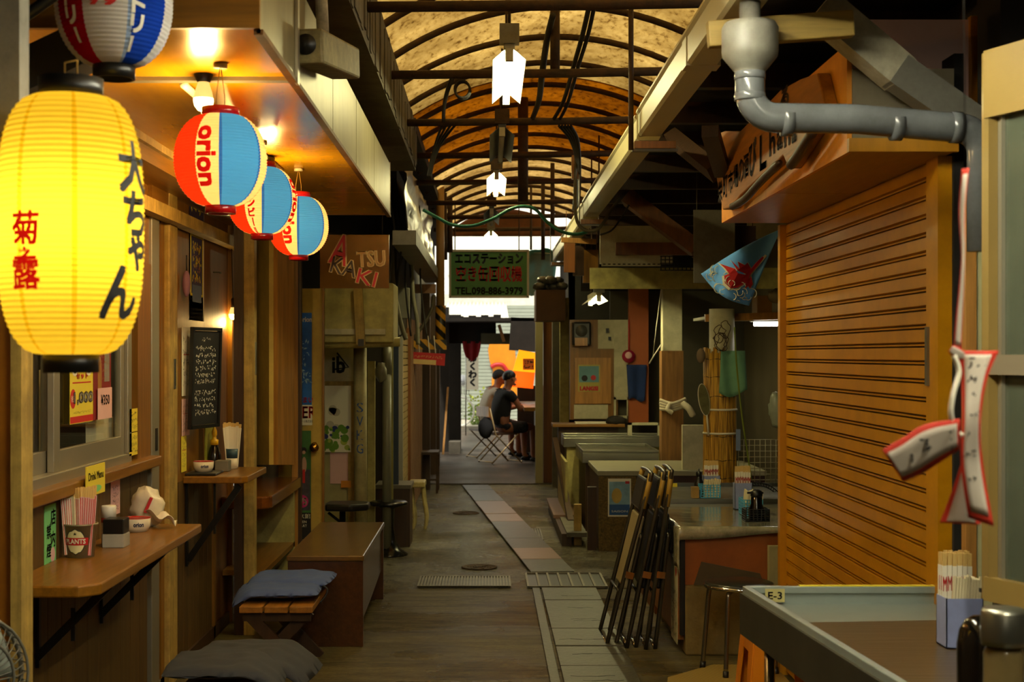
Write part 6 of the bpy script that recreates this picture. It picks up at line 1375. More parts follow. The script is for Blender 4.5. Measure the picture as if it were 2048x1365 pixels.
# canopy shelf with tube
t = thing('canopy_shelf', 'white underside shelf with a tube light, right of the reed post', 'shelf', (1.75, 9.9, 1.75))
MB().box(W(1420, 0, 9.8).x, 9.75, 1.80, 2.5, 10.6, 1.82).build('shelf_board', M['offwhite'], t); MB().beam((W(1410, 0, 9.7).x, 9.7, 1.80), (2.5, 9.7, 1.83), .03, .05).build('shelf_lip', M['tan'], t)
MB().cyl((W(1508, 0, 9.9).x, 9.9, 1.765), (2.45, 9.9, 1.765), .0155, n=12).build('tube', emit('stall tube', (1, .95, .8, 1), 22), t)
MB().beam((W(1500, 0, 9.9).x, 9.9, 1.79), (2.46, 9.9, 1.79), .05, .02).build('tube_base', M['white'], t)
MB().box(W(1512, 0, 9.9).x, 9.85, 1.82, W(1541, 0, 9.9).x, 10.05, 1.96).build('carton', mk('carton', '#8a6a34', .8), label='small cardboard carton on the canopy shelf', cat='carton')
MB().blob(W(1556, 592, 9.85), (.07, .08, .05), 14, 10, 0, lambda d: 1+.3*noise.noise(d*4)).build('plastic_bag', mk('clear plastic bag', '#8d8a78', .25), label='crumpled clear bag on the canopy shelf beside the carton', cat='bag')
b = MB(); g0, g1 = W(1477, 972, 9.6), W(1563, 880, 9.6)
for k in range(9): x = g0.x+(g1.x-g0.x)*k/8; b.tube([(x, 9.6, g0.z), (x, 9.6, g1.z)], .0028, 5)
for k in range(9): z = g0.z+(g1.z-g0.z)*k/8; b.tube([(g0.x, 9.604, z), (g1.x, 9.604, z)], .0028, 5)
b.build('wire_grid', mk('pale coated wire', '#a39c80', .4, .3), label='pale wire grid panel standing behind the counter at the shutter edge', cat='grid')
b = MB(); c0 = W(1512, 1012, 8.9)
for rr_ in (.17, .15): b.tube([c0+V((cos(pi*k/20)*rr_, 0, sin(pi*k/20)*rr_*.85)) for k in range(21)], .004, 5)
for k in range(28): a = pi*k/28; b.tube([c0+V((cos(a)*.15, 0, sin(a)*.13)), c0+V((cos(a+.06)*.17, 0, sin(a+.06)*.145))], .0025, 4)
b.build('grill_guard', M['black_metal'], label='arched black wire guard standing by the wire grid', cat='guard')
MB().blob(W(1556, 820, 9.0), (.06, .05, .11), 16, 12, 0, lambda d: 1+.35*noise.noise(d*3+V((4, 0, 0)))).build('plastic_bag', mk('pale hanging bag', '#8d978a', .35), label='pale plastic bag hanging against the shutter edge', cat='bag')
# flag
FY = 7.8
def G(x, y, l=0): return W(x, y, FY+.03*sin(x*.06+y*.02)-l)
def fl(u, v):
    A, B_, C_ = (1562, 458), (1402, 548), (1498, 612)
    e = (B_[0]+(C_[0]-B_[0])*v-6*sin(pi*v), B_[1]+(C_[1]-B_[1])*v+12*sin(pi*v))
    x = A[0]+(e[0]-A[0])*u; y = A[1]+(e[1]-A[1])*u; k = sin(pi*u)*(1-2*v); return G(x+2*k, y-(7*k if v < .5 else 2*k))
t = thing('festival_flag', 'blue triangular festival flag with a red bird shape and white waves, hung by the shutter', 'flag', G(1480, 612))
MB().sheet(fl, 24, 14, .003).build('flag_cloth', mk('flag blue', '#66a8ff', .85, var=.12), t)
def zp(pts): return [(1080+x*.2931, 400+y*.2931) for x, y in pts]
shapes = [[(1228, 436), (1265, 470), (1290, 505), (1256, 518), (1262, 570), (1300, 603), (1350, 600), (1410, 562), (1440, 505), (1490, 445), (1528, 395), (1518, 386), (1470, 432), (1430, 484), (1400, 512), (1350, 500), (1330, 470)], [(1303, 412), (1345, 480), (1420, 512), (1440, 470), (1415, 428), (1398, 446), (1350, 422), (1362, 470)], [(1405, 556), (1398, 612), (1420, 588), (1432, 606), (1452, 575), (1440, 520)]]
wb, rb = MB(), MB()
for s in shapes:
    q = zp(s); cx_ = sum(p[0] for p in q)/len(q); cy_ = sum(p[1] for p in q)/len(q)
    wb.add([G(cx_+(x-cx_)*1.13, cy_+(y-cy_)*1.13, .006) for x, y in q], [tuple(range(len(q)))]); rb.add([G(x, y, .009) for x, y in q], [tuple(range(len(q)))])
wv2 = MB(); r = random.Random(6)
for k in range(34):
    v = r.uniform(.03, .97); u = r.uniform(.8, .97); p = fl(u, v); s = r.uniform(.012, .028); a0 = r.uniform(0, 6); p = p-Y1*.007
    wv2.tube([p+V((cos(a0+2.6*i/6)*s, 0, sin(a0+2.6*i/6)*s)) for i in range(7)], .0022, 4)
M['flagwhite'] = mk('flag white', '#cfcbb8', .85, var=.05)
wb.build('white_outline', M['flagwhite'], t); rb.build('red_bird_shape', mk('flag red', '#b0161c', .85, var=.05), t); wv2.build('white_waves', M['flagwhite'], t)
MB().tube([G(1562, 458), W(1574, 450, 6.91)], .003, 5).build('flag_string', M['cord'], t)
# things on the stall's back wall
BY = 14.4
t = thing('notice_board', 'brown board with a framed panel and colourful poster on the stall back wall', 'notice board', W(1185, 830, BY))
fboard('board', None, None, 1140, 640, 1236, 840, BY, M['brown'], .1, t); fboard('raised_panel', None, None, 1150, 716, 1222, 808, BY-.03, M['tan'], .03, t); fboard('paper_panel', None, None, 1148, 810, 1216, 838, BY-.03, M['offwhite'], .02, t)
def cpost(b, o, ux, uy, w, h):
    rect(b, o, ux, uy, 0, h*.15, w*.9, h*.6, 1); disc(b, o, ux, uy, -w*.2, 0, w*.14, 2); disc(b, o, ux, uy, w*.2, h*.02, w*.12, 3); b.text('LANGSI', o-uy*h*.38, ux, uy, h*.14, 3, .002, w=w*.8, bold=.004)
card('travel_poster', None, None, *frect(1156, 730, 1200, 784, BY-.032), [mk('poster yellow', '#a89a4a', .7), mk('poster sky', '#5f8a94', .7, var=.2), M['ink'], M['red']], cpost, parent=t)
t = thing('electric_meter', 'black electric meter with a pale dial on the stall back wall', 'meter', W(1163, 695, BY))
MB().cbox(W(1163, 668, BY-.05), (.19, .1, .24)).build('meter_case', M['black'], t, bevel=.02); MB().cyl(W(1163, 662, BY-.11), W(1163, 662, BY-.1), .06, n=20).build('dial', mk('dial glass', '#4a4a46', .15), t); fboard('label_plate', None, None, 1150, 676, 1175, 692, BY-.105, M['tan'], .005, t)
t = thing('fuse_board', 'grey white fuse board with two black switches on the stall back wall', 'switch board', W(1212, 700, BY)); fboard('board', None, None, 1196, 640, 1228, 698, BY-.02, M['offwhite'], .03, t); fboard('switch', None, None, 1212, 657, 1218, 666, BY-.05, M['black'], .03, t); fboard('switch', None, None, 1217, 674, 1222, 681, BY-.05, M['black'], .03, t)
fboard('door_panel', 'pale grey door panel left of the orange column in the stall', 'panel', 1228, 640, 1259, 795, BY-.02, M['offwhite'])
t = thing('small_rack', 'small pale open rack below the pale door panel', 'rack', W(1243, 840, BY))
for q in ((1228, 795, 1258, 800), (1228, 832, 1258, 838), (1228, 795, 1232, 838), (1254, 795, 1258, 838)): fboard('rack_bar', None, None, *q, BY-.06, M['offwhite'], .05, t)
fboard('orange_column', 'orange painted column at the back of the right stall', 'column', 1258, 560, 1297, 846, BY-.25, mk('orange column paint', '#9a4a10', .55, var=.12), .1)
t = thing('red_rosette', 'round dark red ornament with a pale centre on the orange column', 'ornament', W(1256, 732, BY-.3))
MB().cyl(W(1257, 713, BY-.29), W(1257, 713, BY-.26), .065, n=20).build('disc', mk('crimson', '#8a1030', .5), t); MB().cyl(W(1257, 711, BY-.3), W(1257, 711, BY-.285), .034, n=18).build('centre', M['pink_paper'], t); MB().tube([W(1258, 702, BY-.27), W(1258, 640, BY-.27)], .006, 5).build('cord', M['red'], t)
o, ux, uy, w, h = frect(1253, 730, 1293, 800, BY-.28)
MB().sheet(lambda u, v: o+ux*((u-.5)*w*(.8+.2*v))+uy*((v-.5)*h+.02*sin(6*u)*(1-v))-Y1*.02*sin(u*8), 12, 8, .005).build('blue_towel', mk('dark blue towel', '#142a5c', .95), label='dark blue towel hanging on the orange column', cat='towel')
MB().tube(spline([W(1322, 690, 12.3), W(1312, 706, 12.6), W(1299, 727, 13.2)]), .006, 5).tube([W(1322, 580, 12.3), W(1312, 660, 12.6), W(1306, 715, 13)], .004, 5).build('string', M['paper'], label='pale strings tied from the white post to the orange column', cat='string')
# ================================================================== right side counters
def counter(name, lab, x0, x1, y0, y1, z, top, body, rim=.0, thick=.04, bx=.03, skirt=.0):
    t = thing(name, lab, 'counter', ((x0+x1)/2, (y0+y1)/2, 0))
    b = MB().box(x0, y0, z-thick, x1, y1, z)
    if rim:
        for a in ((x0, y0, x1, y0+.02), (x0, y1-.02, x1, y1), (x0, y0+.02, x0+.02, y1-.02), (x1-.02, y0+.02, x1, y1-.02)): b.box(a[0], a[1], z, a[2], a[3], z+rim)
    b.build('counter_top', top, t, bevel=.004); MB().box(x0+bx, y0+bx, 0, x1-bx, y1-bx, z-thick).build('counter_body', body, t); return t
# plastic covered front counter
CX, CY, CZ = .99, 7.32, .655
t = thing('food_counter', 'orange panelled stall counter on a concrete base under the plastic cover', 'counter', (1.5, 7.9, 0))
MB().box(CX+.03, CY+.03, .36, 2.2, 8.44, CZ).build('orange_panel', mk('orange brown counter paint', '#9a5312', .5, var=.15, dirt='#5a2d0a', damt=.4, dscale=4), t)
MB().box(CX+.03, CY, 0, 2.2, 8.46, .36).build('concrete_base', mk('yellowish concrete base', '#7d6a3a', .85, var=.2, dirt='#453a20', damt=.6, dscale=4, bump=.3), t, bevel=.01)
MB().box(CX+.0, CY+.06, .07, CX+.028, 8.42, CZ-.002).build('side_board', mk('orange brown side board', '#8a5212', .5, var=.2, dirt='#4a2a0a', damt=.5, dscale=4), t)
MB().box(CX+.005, CY+.02, .1, CX+.03, CY+.06, CZ).build('corner_strip', M['black'], t)
def cover_mat():
    m = mk('floral plastic table cover', '#99927a', .2, var=.3, scale=22, dirt='#5f6a44', damt=.55, dscale=26, coat=.8, bump=.5, bscale=9); return m
b = MB(); x0, x1, y0, y1 = CX-.012, 2.2, CY-.012, 8.44
def cov(u, v):
    # u across from the left drop to the right, v from the front drop to the back
    dl = .20-.1*v+.02*sin(v*9); s = -dl+(x1-x0+dl)*u; df = .05*(1-min(1, max(0, s)/.9))+.006*sin(s*9)+.014; q = -df+(y1-y0+df)*v
    x, z = (x0-.008*sin(q*20), CZ+.008+s) if s < 0 else (x0+s, CZ+.008)
    y = y0+q
    if q < 0: y = y0-.004+.01*sin(s*6); z += q
    return V((x, y, z+(.002*noise.noise(V((s*9, q*9, 0))) if s > 0 and q > 0 else 0)))
b.sheet(cov, 60, 48, .002); M['cover'] = cover_mat(); b.build('table_cover', M['cover'], label='shiny clear floral plastic cover draped over the orange stall counter', cat='tablecloth')
card('side_poster', 'tall pale printed poster on the alley side of the orange counter', 'poster', V((CX-.003, 7.52, .30)), -Y1, Z1, .24, .52, [M['offwhite'], M['blue'], M['red'], M['ink']], lambda b, o, ux, uy, w, h: (rect(b, o, ux, uy, w*.2, h*.4, w*.4, h*.14, 1), disc(b, o, ux, uy, w*.3, h*.22, w*.1, 2), b.scribble(o-uy*h*.2, ux, uy, w*.8, h*.5, 3, 5, 4, .0012, .1)), t=.003)
MB().box(1.44, 7.27, .36, 1.6, 7.318, .57).build('pale_box', mk('pale carton', '#a39a6a', .7), label='pale upright carton on the ledge in front of the orange counter', cat='box')
MB().prism([(0, 0), (.36, .01), (.34, .06), (.04, .12)], (1.06, 7.315, .365), X1, Z1, .012).build('leaning_board', mk('olive board', '#4a3c22', .7), label='dark triangular scrap board leaning on the orange counter above the stool', cat='board')
def mat_weave():
    m = bpy.data.materials.new('woven straw'); nt = NT(m); tc = nt.new('ShaderNodeTexCoord'); ck = nt.new('ShaderNodeTexChecker', Scale=90.0); nt.link(tc.outputs['Object'], ck.inputs['Vector'])
    ck.inputs[1].default_value = C('#a5893c'); ck.inputs[2].default_value = C('#6d5722'); nt.link(ck.outputs[0], nt.p.inputs['Base Color']); nt.p.inputs['Roughness'].default_value = .8; return m
MB().prism([(.82, 6.5), (1.42, 6.5), (1.42, 7.05), (1.12, 7.06), (.86, 6.78)], (0, 0, .0), X1, Y1, .012).build('straw_mat', mat_weave(), label='woven yellow straw mat on the floor under the steel stool', cat='mat')
# steel table behind the cover
t = thing('steel_table', 'stainless table with a raised rim directly behind the plastic covered counter', 'table', (1.55, 8.9, 0))
MB().box(.97, 8.47, .66, 2.2, 9.28, .69).build('table_top', M['steel_worn'], t); MB().box(.97, 9.26, .69, 2.2, 9.28, .715).box(.965, 8.47, .67, .985, 9.28, .705).build('rim', M['steel'], t)
MB().box(1.0, 8.5, 0, 2.2, 9.25, .66).build('table_body', M['red_wood'], t)
card('yellow_tape', None, None, V((1.21, 9.255, .70)), X1, Z1, .05, .025, [M['yellow_paper']], parent=t)
# more counters down the alley
t = counter('food_counter', 'speckled counter with a pale top and a blue poster on its front', .87, 2.2, 11.2, 12.3, .635, mk('pale laminate top', '#8f8a72', .35, var=.1), mk('dark red counter front', '#2f120c', .6), bx=.012)
MB().box(.875, 11.195, .0, 1.17, 11.21, .592).build('speckled_panel', mk('speckled board', '#5f4c22', .8, var=.6, scale=60), t)
card('blue_poster', 'blue and white poster', None, *frect(1216, 958, 1262, 1034, 11.19), [M['paper'], mk('poster pale blue', '#7fa6bd', .6, var=.25, scale=12), mk('poster deep blue', '#1f4c86', .6, var=.3), M['red'], M['cream']], lambda b, o, ux, uy, w, h: (rect(b, o, ux, uy, 0, h*.12, w*.9, h*.6, 1), rect(b, o, ux, uy, 0, -h*.32, w*.9, h*.28, 2), disc(b, o, ux, uy, -w*.12, h*.05, w*.22, 4, .001, h*.2), rect(b, o, ux, uy, w*.34, h*.4, w*.18, h*.07, 3, .001), b.text('SAISON', o-uy*h*.36, ux, uy, h*.05, 0, .002, w=w*.7)), parent=t)
MB().box(1.55, 11.3, .635, 1.745, 11.36, .99).build('white_cabinet', M['offwhite'], label='plain white upright board on the speckled counter beside the reed post', cat='board')
t = counter('food_counter', 'stainless tray counter second in the row beyond the speckled one', .83, 1.5, 12.45, 13.4, .69, M['steel_worn'], M['dark_wood'], rim=.025, thick=.09)
t = counter('food_counter', 'worn steel counter third in the row, with a pale stained front edge', .72, 2.2, 13.45, 13.9, .765, M['steel_worn'], M['olive'], rim=.02, thick=.09)
t = counter('food_counter', 'wooden topped counter last in the row before the notice board', .64, 1.35, 13.95, 14.3, .87, M['brown_x'], M['dark_wood'], thick=.03, bx=.06)
t = thing('open_box_frame', 'pale box frame standing on the worn steel counter left of the white post', 'frame', W(1290, 870, 13.6))
for q in ((1256, 846, 1322, 851), (1256, 846, 1264, 872), (1316, 846, 1322, 872)): fboard('frame_bar', None, None, *q, 13.6, M['offwhite'], .05, t)
MB().box(W(1150, 0, 14.1).x, 14.02, .87, W(1214, 0, 14.1).x, 14.2, .885).build('paper_sheet', M['paper'], label='flat pale sheet lying on the last wooden counter', cat='paper sheet')
MB().blob(W(1232, 842, 14.0), (.1, .06, .05), 14, 8, 0, lambda d: 1+.3*noise.noise(d*3)).build('cloth_heap', M['dark'], label='dark crumpled cloth on the wooden counter by the orange column', cat='cloth')
t = thing('wooden_step', 'low step of pinkish boards along the foot of the far counters', 'step', (.70, 12.6, 0))
MB().box(.585, 12.6, .10, .82, 14.1, .13).build('step_board', M['pink_tile'], t); MB().box(.64, 11.45, .08, .80, 12.58, .115).build('step_board', M['concrete'], t); MB().box(.60, 11.5, 0, .68, 14.0, .1).build('step_riser', M['dark_wood'], t)
for lab, a, c, w in (('pale short timber post at the left corner of the speckled counter', (.735, 11.6, 0), (.735, 11.6, .33), .06), ('dark slanting timber leg under the steel counters', (.72, 12.3, .1), (.66, 13.9, .72), .05), ('grooved dark board at the corner of the speckled counter', (.83, 11.3, 0), (.83, 11.3, .5), .07)):
    MB().beam(a, c, w, w).build('timber_post', M['cream_wood'] if 'pale' in lab else M['dark_wood'], label=lab, cat='post')
MB().box(.69, 12.6, .12, .71, 13.9, .60).build('side_board', M['olive'], label='olive side board below the steel tray counters', cat='board')
# condiments on the covered counter
M['lilac'] = mk('lilac plastic', '#8e98c4', .35); M['sky'] = mk('sky blue plastic', '#4ba3cf', .4); M['napkin'] = mk('cream napkins', '#ddd0a8', .85, var=.08)
def basket(c, w, d, h, mat, lab, name='basket'):
    t = thing(name, lab, 'basket', c); c = V(c); b = MB()
    for s in (-1, 1):
        for k in range(7): x = -w/2+w*k/6; b.box(c.x+x-.003, c.y+s*d/2-.002, c.z, c.x+x+.003, c.y+s*d/2+.002, c.z+h)
        for k in range(5): y = -d/2+d*k/4; b.box(c.x+s*w/2-.002, c.y+y-.003, c.z, c.x+s*w/2+.002, c.y+y+.003, c.z+h)
        for k in range(6): z = h*k/5; b.box(c.x-w/2, c.y+s*d/2-.0025, c.z+z-.003+.003, c.x+w/2, c.y+s*d/2+.0025, c.z+z+.004); b.box(c.x+s*w/2-.0025, c.y-d/2, c.z+z, c.x+s*w/2+.0025, c.y+d/2, c.z+z+.004)
    b.box(c.x-w/2, c.y-d/2, c.z, c.x+w/2, c.y+d/2, c.z+.003); b.build('lattice', mat, t)
    return t
def napkins(c, w, d, h, n, lab):
    t = thing('napkin_stack', lab, 'napkins', c); c = V(c); r = random.Random(n)
    for k in range(n):
        x = -w/2+w*(k+.5)/n; MB().slab(c+V((x, -d/2, 0)), c+V((x, d/2, 0)), c+V((x+.012+r.uniform(0, .006), d/2, h+r.uniform(-.006, .006))), c+V((x+.012, -d/2, h+r.uniform(-.006, .006))), w/n*.8).build('napkin', M['napkin'], t)
def lilac_box(c, w, d, h, lab):
    t = thing('chopstick_box', lab, 'box', c); c = V(c); MB().box(c.x-w/2, c.y-d/2, c.z, c.x+w/2, c.y-d/2+.003, c.z+h).box(c.x-w/2, c.y+d/2-.003, c.z, c.x+w/2, c.y+d/2, c.z+h).box(c.x-w/2, c.y-d/2, c.z, c.x-w/2+.003, c.y+d/2, c.z+h).box(c.x+w/2-.003, c.y-d/2, c.z, c.x+w/2, c.y+d/2, c.z+h).box(c.x-w/2, c.y-d/2, c.z, c.x+w/2, c.y+d/2, c.z+.004).build('box_shell', M['lilac'], t)
def redm(b, mats=None): pass
def chop_pack(c, w, d, n, m, h, lab, grp, text='M'):
    """rows of paper sleeves with a red mark, wood ends showing on top"""
    c = V(c); first = None; r = random.Random(n*7+m)
    for j in range(m):
        for i in range(n):
            p = c+V((-w/2+w*(i+.5)/n, -d/2+d*(j+.5)/m, r.uniform(0, .006)))
            if first is None:
                t = thing('chopsticks', lab, 'chopsticks', p, group=grp); ww = w/n*.44
                b = MB().box(p.x-ww, p.y-.004, p.z, p.x+ww, p.y+.004, p.z+h*.86); b.text(text, p+V((0, -.0045, h*.66)), X1, Z1, h*.16, 1, .0006, w=ww*1.7, bold=ww*.06); b.build('paper_sleeve', [M['paper'], M['red']], t)
                MB().box(p.x-ww*.85, p.y-.003, p.z+h*.86, p.x-ww*.05, p.y+.003, p.z+h).box(p.x+ww*.05, p.y-.003, p.z+h*.86, p.x+ww*.85, p.y+.003, p.z+h).build('wood_tips', M['wood_light'], t); first = t
            else: dup(first, p)
zt = .70
basket((1.335, 8.56, .692), .115, .09, .075, M['sky'], 'sky blue lattice basket of napkins on the steel table, far set')
napkins((1.335, 8.55, .697), .095, .07, .105, 9, 'cream paper napkins standing in the far sky blue basket')
lilac_box((1.365, 8.68, .692), .10, .07, .12, 'lilac chopstick box behind the far sky blue basket')
chop_pack((1.365, 8.68, .70), .085, .05, 5, 2, .20, 'paper-sleeved chopsticks with a red mark in the far lilac box', 'chopsticks in the far lilac box')
MB().box(1.225, 8.5, .692, 1.265, 8.57, .757).build('small_carton', mk('kraft carton', '#9a7a40', .8), label='small brown carton left of the far sky blue basket', cat='box')
c = V((1.285, 8.64, .692)); t = thing('sauce_bottle', 'black sauce bottle between the small carton and far chopsticks', 'bottle', c); MB().lathe([(0, 0), (.03, 0), (.03, .08), (.014, .11), (.014, .125)], c, 16).build('bottle', M['black'], t); MB().lathe([(.018, .12), (.018, .145), (.004, .15), (.004, .165)], c, 12).build('cap', M['black'], t)
Zc = CZ+.012
lilac_box((1.46, 8.14, Zc), .10, .065, .15, 'lilac chopstick box on the plastic cover, middle set'); chop_pack((1.46, 8.14, Zc+.008), .088, .045, 6, 2, .235, 'paper-sleeved chopsticks with a red mark in the middle lilac box', 'chopsticks in the middle lilac box')
basket((1.455, 7.86, Zc), .10, .16, .085, M['sky'], 'sky blue lattice basket of napkins on the plastic cover by the black bottle'); napkins((1.455, 7.86, Zc+.005), .085, .13, .125, 8, 'cream paper napkins in the near sky blue basket')
basket((1.43, 7.58, Zc), .125, .10, .06, M['black'], 'black lattice basket holding the sauce bottle on the plastic cover')
c = V((1.435, 7.585, Zc+.004)); t = thing('sauce_bottle', 'black sauce bottle with a red-brown pump cap in the black basket', 'bottle', c); MB().lathe([(0, 0), (.042, 0), (.042, .055), (.03, .085), (.03, .12), (.026, .125)], c, 20).build('bottle', mk('black sauce glass', '#0b0909', .12), t); MB().lathe([(.03, .12), (.033, .13), (.03, .15), (.015, .16), (0, .16)], c, 16).box(c.x-.05, c.y-.008, c.z+.137, c.x+.035, c.y+.008, c.z+.148).build('pump_cap', M['black'], t)
# folded chairs
M['chair_blk'] = mk('black vinyl pad', '#191816', .35, var=.15, dirt='#4a4030', damt=.3); M['tape'] = mk('yellow tape wrapping', '#a58532', .5, var=.2)
M['tube_grey'] = mk('worn dark chrome tube', '#5d5a52', .28, .9, var=.15)
def folded_chair(loc, lean, rz, lab, pad, tape=True):
    t = thing('folded_chair', lab, 'chair', (0, 0, 0)); w = .19
    def loop(y, z0, z1, x0, x1, r=.011): return spline([(x0, -y, z0), (x0*.6+x1*.4, -y, z0+(z1-z0)*.5), (x1, -y, z1-.05), (x1, -y*.82, z1), (x1, y*.82, z1), (x1, y, z1-.05), (x0*.6+x1*.4, y, z0+(z1-z0)*.5), (x0, y, z0)], 4)
    ff = MB().tube(loop(w, .0, .95, -.0, .02), .0115, 8).build('front_frame', M['tube_grey'], t)
    MB().tube(loop(w*.9, .0, .62, .05, .045), .0115, 8).build('rear_frame', M['tube_grey'], t)
    MB().tube([(-.0, -w, .012), (-.0, w, .012)], .012, 8).build('foot_bar', M['chrome'], t); MB().tube([(.05, -w*.9, .012), (.05, w*.9, .012)], .012, 8).build('foot_bar', M['chrome'], t)
    MB().tube([(.0, -w, .3), (.0, w, .3)], .008, 6).build('stretcher', M['tube_grey'], t)
    MB().cbox((.028, 0, .52), (.03, w*1.75, .40)).build('seat', pad, t, bevel=.012); MB().cbox((.012, 0, .83), (.028, w*1.8, .17)).build('backrest', M['chair_blk'], t, bevel=.012)
    if tape:
        for s in (-1, 1): MB().tube([(.019, s*w, .76), (.02, s*w, .9), (.02, s*w*.86, .945)], .0145, 8).build('tape_wrap', M['tape'], ff)
    for s in (-1, 1): MB().cbox((.03, s*w*1.02, .40), (.045, .014, .035)).build('hinge', M['chrome'], t)
    t.location = loc; t.rotation_euler = (0, lean, rz); return t
folded_chair((.625, 7.72, 0), radians(13.5), radians(1), 'folded pipe chair leaning leftmost, with a cream padded seat', mk('cream worn pad', '#a3946c', .6, dirt='#5d5136', damt=.5))
folded_chair((.735, 7.70, 0), radians(11), radians(0), 'middle folded pipe chair with a black seat leaning on the orange counter', M['chair_blk'])
folded_chair((.835, 7.66, 0), radians(7), radians(-1), 'folded pipe chair nearest the orange counter, yellow tape at its top', M['chair_blk'])
# steel round stool
c = V((1.225, 6.93, 0)); t = thing('round_stool', 'round stool with a black seat and bent steel tube legs', 'stool', c)
MB().lathe([(0, .425), (.16, .425), (.166, .432), (.166, .44), (.15, .446), (0, .448)], c, 36).build('seat', mk('dark seat vinyl', '#23241f', .3), t)
MB().lathe([(.15, .418), (.168, .418), (.17, .424), (.168, .434), (.16, .434)], c, 36).build('seat_rim', M['chrome'], t)
M['leg_steel'] = mk('brushed tube steel', '#8d8a80', .25, .95, var=.1)
for a in (157, 240, 337, 60):
    d = V((cos(radians(a)), sin(radians(a)), 0)); lg = MB().tube(spline([c+d*.08+Z1*.412, c+d*.135+Z1*.405, c+d*.15+Z1*.37, c+d*.165+Z1*.2, c+d*.18+Z1*.03], 5), .0115, 10).build('leg', M['leg_steel'], t); MB().cyl(c+d*.182+Z1*.0, c+d*.178+Z1*.04, .0145, n=12).build('rubber_foot', M['black'], lg)
# orange plastic stool
def plastic_stool(c, lab):
    c = V(c); t = thing('plastic_stool', lab, 'stool', c); z = .47; w = .145
    MB().box(c.x-w, c.y-w, c.z+z-.03, c.x+w, c.y+w, c.z+z).build('seat', M['orange_pl'], t, bevel=.02)
    for sx in (-1, 1):
        for sy in (-1, 1):
            b = MB(); a0, a1 = V((c.x+sx*w*.92, c.y+sy*w*.92, c.z+z-.03)), V((c.x+sx*w*1.18, c.y+sy*w*1.18, c.z))
            b.slab(a0, a0-V((sx*.085, 0, 0)), a1-V((sx*.05, 0, 0)), a1, .006*(-1 if sx*sy > 0 else 1)); b.slab(a0, a0-V((0, sy*.085, 0)), a1-V((0, sy*.05, 0)), a1, .006*(1 if sx*sy > 0 else -1)); b.build('leg', M['orange_pl'], t)
    for s in (-1, 1): MB().box(c.x-w*.7, c.y+s*w*.95-.004, c.z+z-.09, c.x+w*.7, c.y+s*w*.95+.004, c.z+z-.03).build('skirt', M['orange_pl'], t); MB().box(c.x+s*w*.95-.004, c.y-w*.7, c.z+z-.09, c.x+s*w*.95+.004, c.y+w*.7, c.z+z-.03).build('skirt', M['orange_pl'], t)
plastic_stool((1.17, 5.65, 0), 'orange plastic stool tucked behind the nearest steel table')
# nearest steel table E-3
A, B_ = V((.825, 4.54, .80)), V((1.02, 2.25, .80)); dl = (B_-A); wd = V((.66, 0, 0))
t = thing('steel_table', 'nearest stainless tray table marked E-3 at the lower right', 'table', (1.2, 3.6, 0))
u = dl.normalized(); n_ = V((-u.y, u.x, 0)); n_ = n_ if n_.x > 0 else -n_
C1, D1 = A+wd, B_+wd*.85; q = Z1*.045
b = MB(); b.slab(A-q, B_-q, D1-q, C1-q, -.012); b.build('tray', mk('tray steel', '#9aa59e', .3, .4, var=.08), t)
M['rimst'] = mk('rim steel', '#aebab4', .32, .5, var=.1)
for p, r_ in ((A, B_), (A, C1)): MB().beam(p-Z1*.0, r_-Z1*.0, .022, .022).beam(p-Z1*.03, r_-Z1*.03, .004, .05).build('rim', M['rimst'], t, bevel=.003)
MB().beam(A-Z1*.075-n_*.014, B_-Z1*.075-n_*.014, .012, .13).build('apron', mk('apron steel', '#5d5c52', .4, .8, var=.15), t)
MB().beam(A-Z1*.075+Y1*.012, C1-Z1*.075+Y1*.012, .012, .13).build('apron', mk('apron steel back', '#5d5c52', .4, .8, var=.15), t)
E = A+u*.34+n_*.012; MB().slab(E-Z1*.043, B_+n_*.012-Z1*.043, D1-n_*.01-Z1*.043, E+wd*.97+V((0, .06, 0))-Z1*.043, -.003).build('vinyl_sheet', wood('brown wood print vinyl', '#4d3e2a', 'x', .3), t)
MB().beam(A+X1*.17+Z1*.0125, C1-X1*.0+Z1*.0125, .02, .003).build('yellow_tape', M['yellow_paper'], t)
card('table_label', None, None, W(1550, 1192, 4.515), X1, Z1, .062, .042, [mk('cream tape label', '#c9be7c', .7), M['ink']], lambda b, o, ux, uy, w, h: b.text('E-3', o, ux, uy, h*.55, 1, .0012, w=w*.7, bold=.0006), parent=t)
for p in (A+V((.06, -.08, -.14)), C1+V((-.06, -.08, -.14)), B_+V((.06, .1, -.14)), D1+V((-.06, .1, -.14))): MB().cyl((p.x, p.y, 0), p, .017, n=12).build('leg', M['leg_steel'], t)
MB().lathe([(0, 0), (.02, .002), (.016, .004), (0, .004)], W(1578, 1228, 4.3)*V((1, 1, 0))+Z1*.757, 14).tube([W(1582, 1228, 4.3)*V((1, 1, 0))+Z1*.76, W(1606, 1228, 4.24)*V((1, 1, 0))+Z1*.76], .003, 6).build('spoon', M['steel'], label='small steel spoon lying in the E-3 table tray', cat='spoon')
TZ = .7575
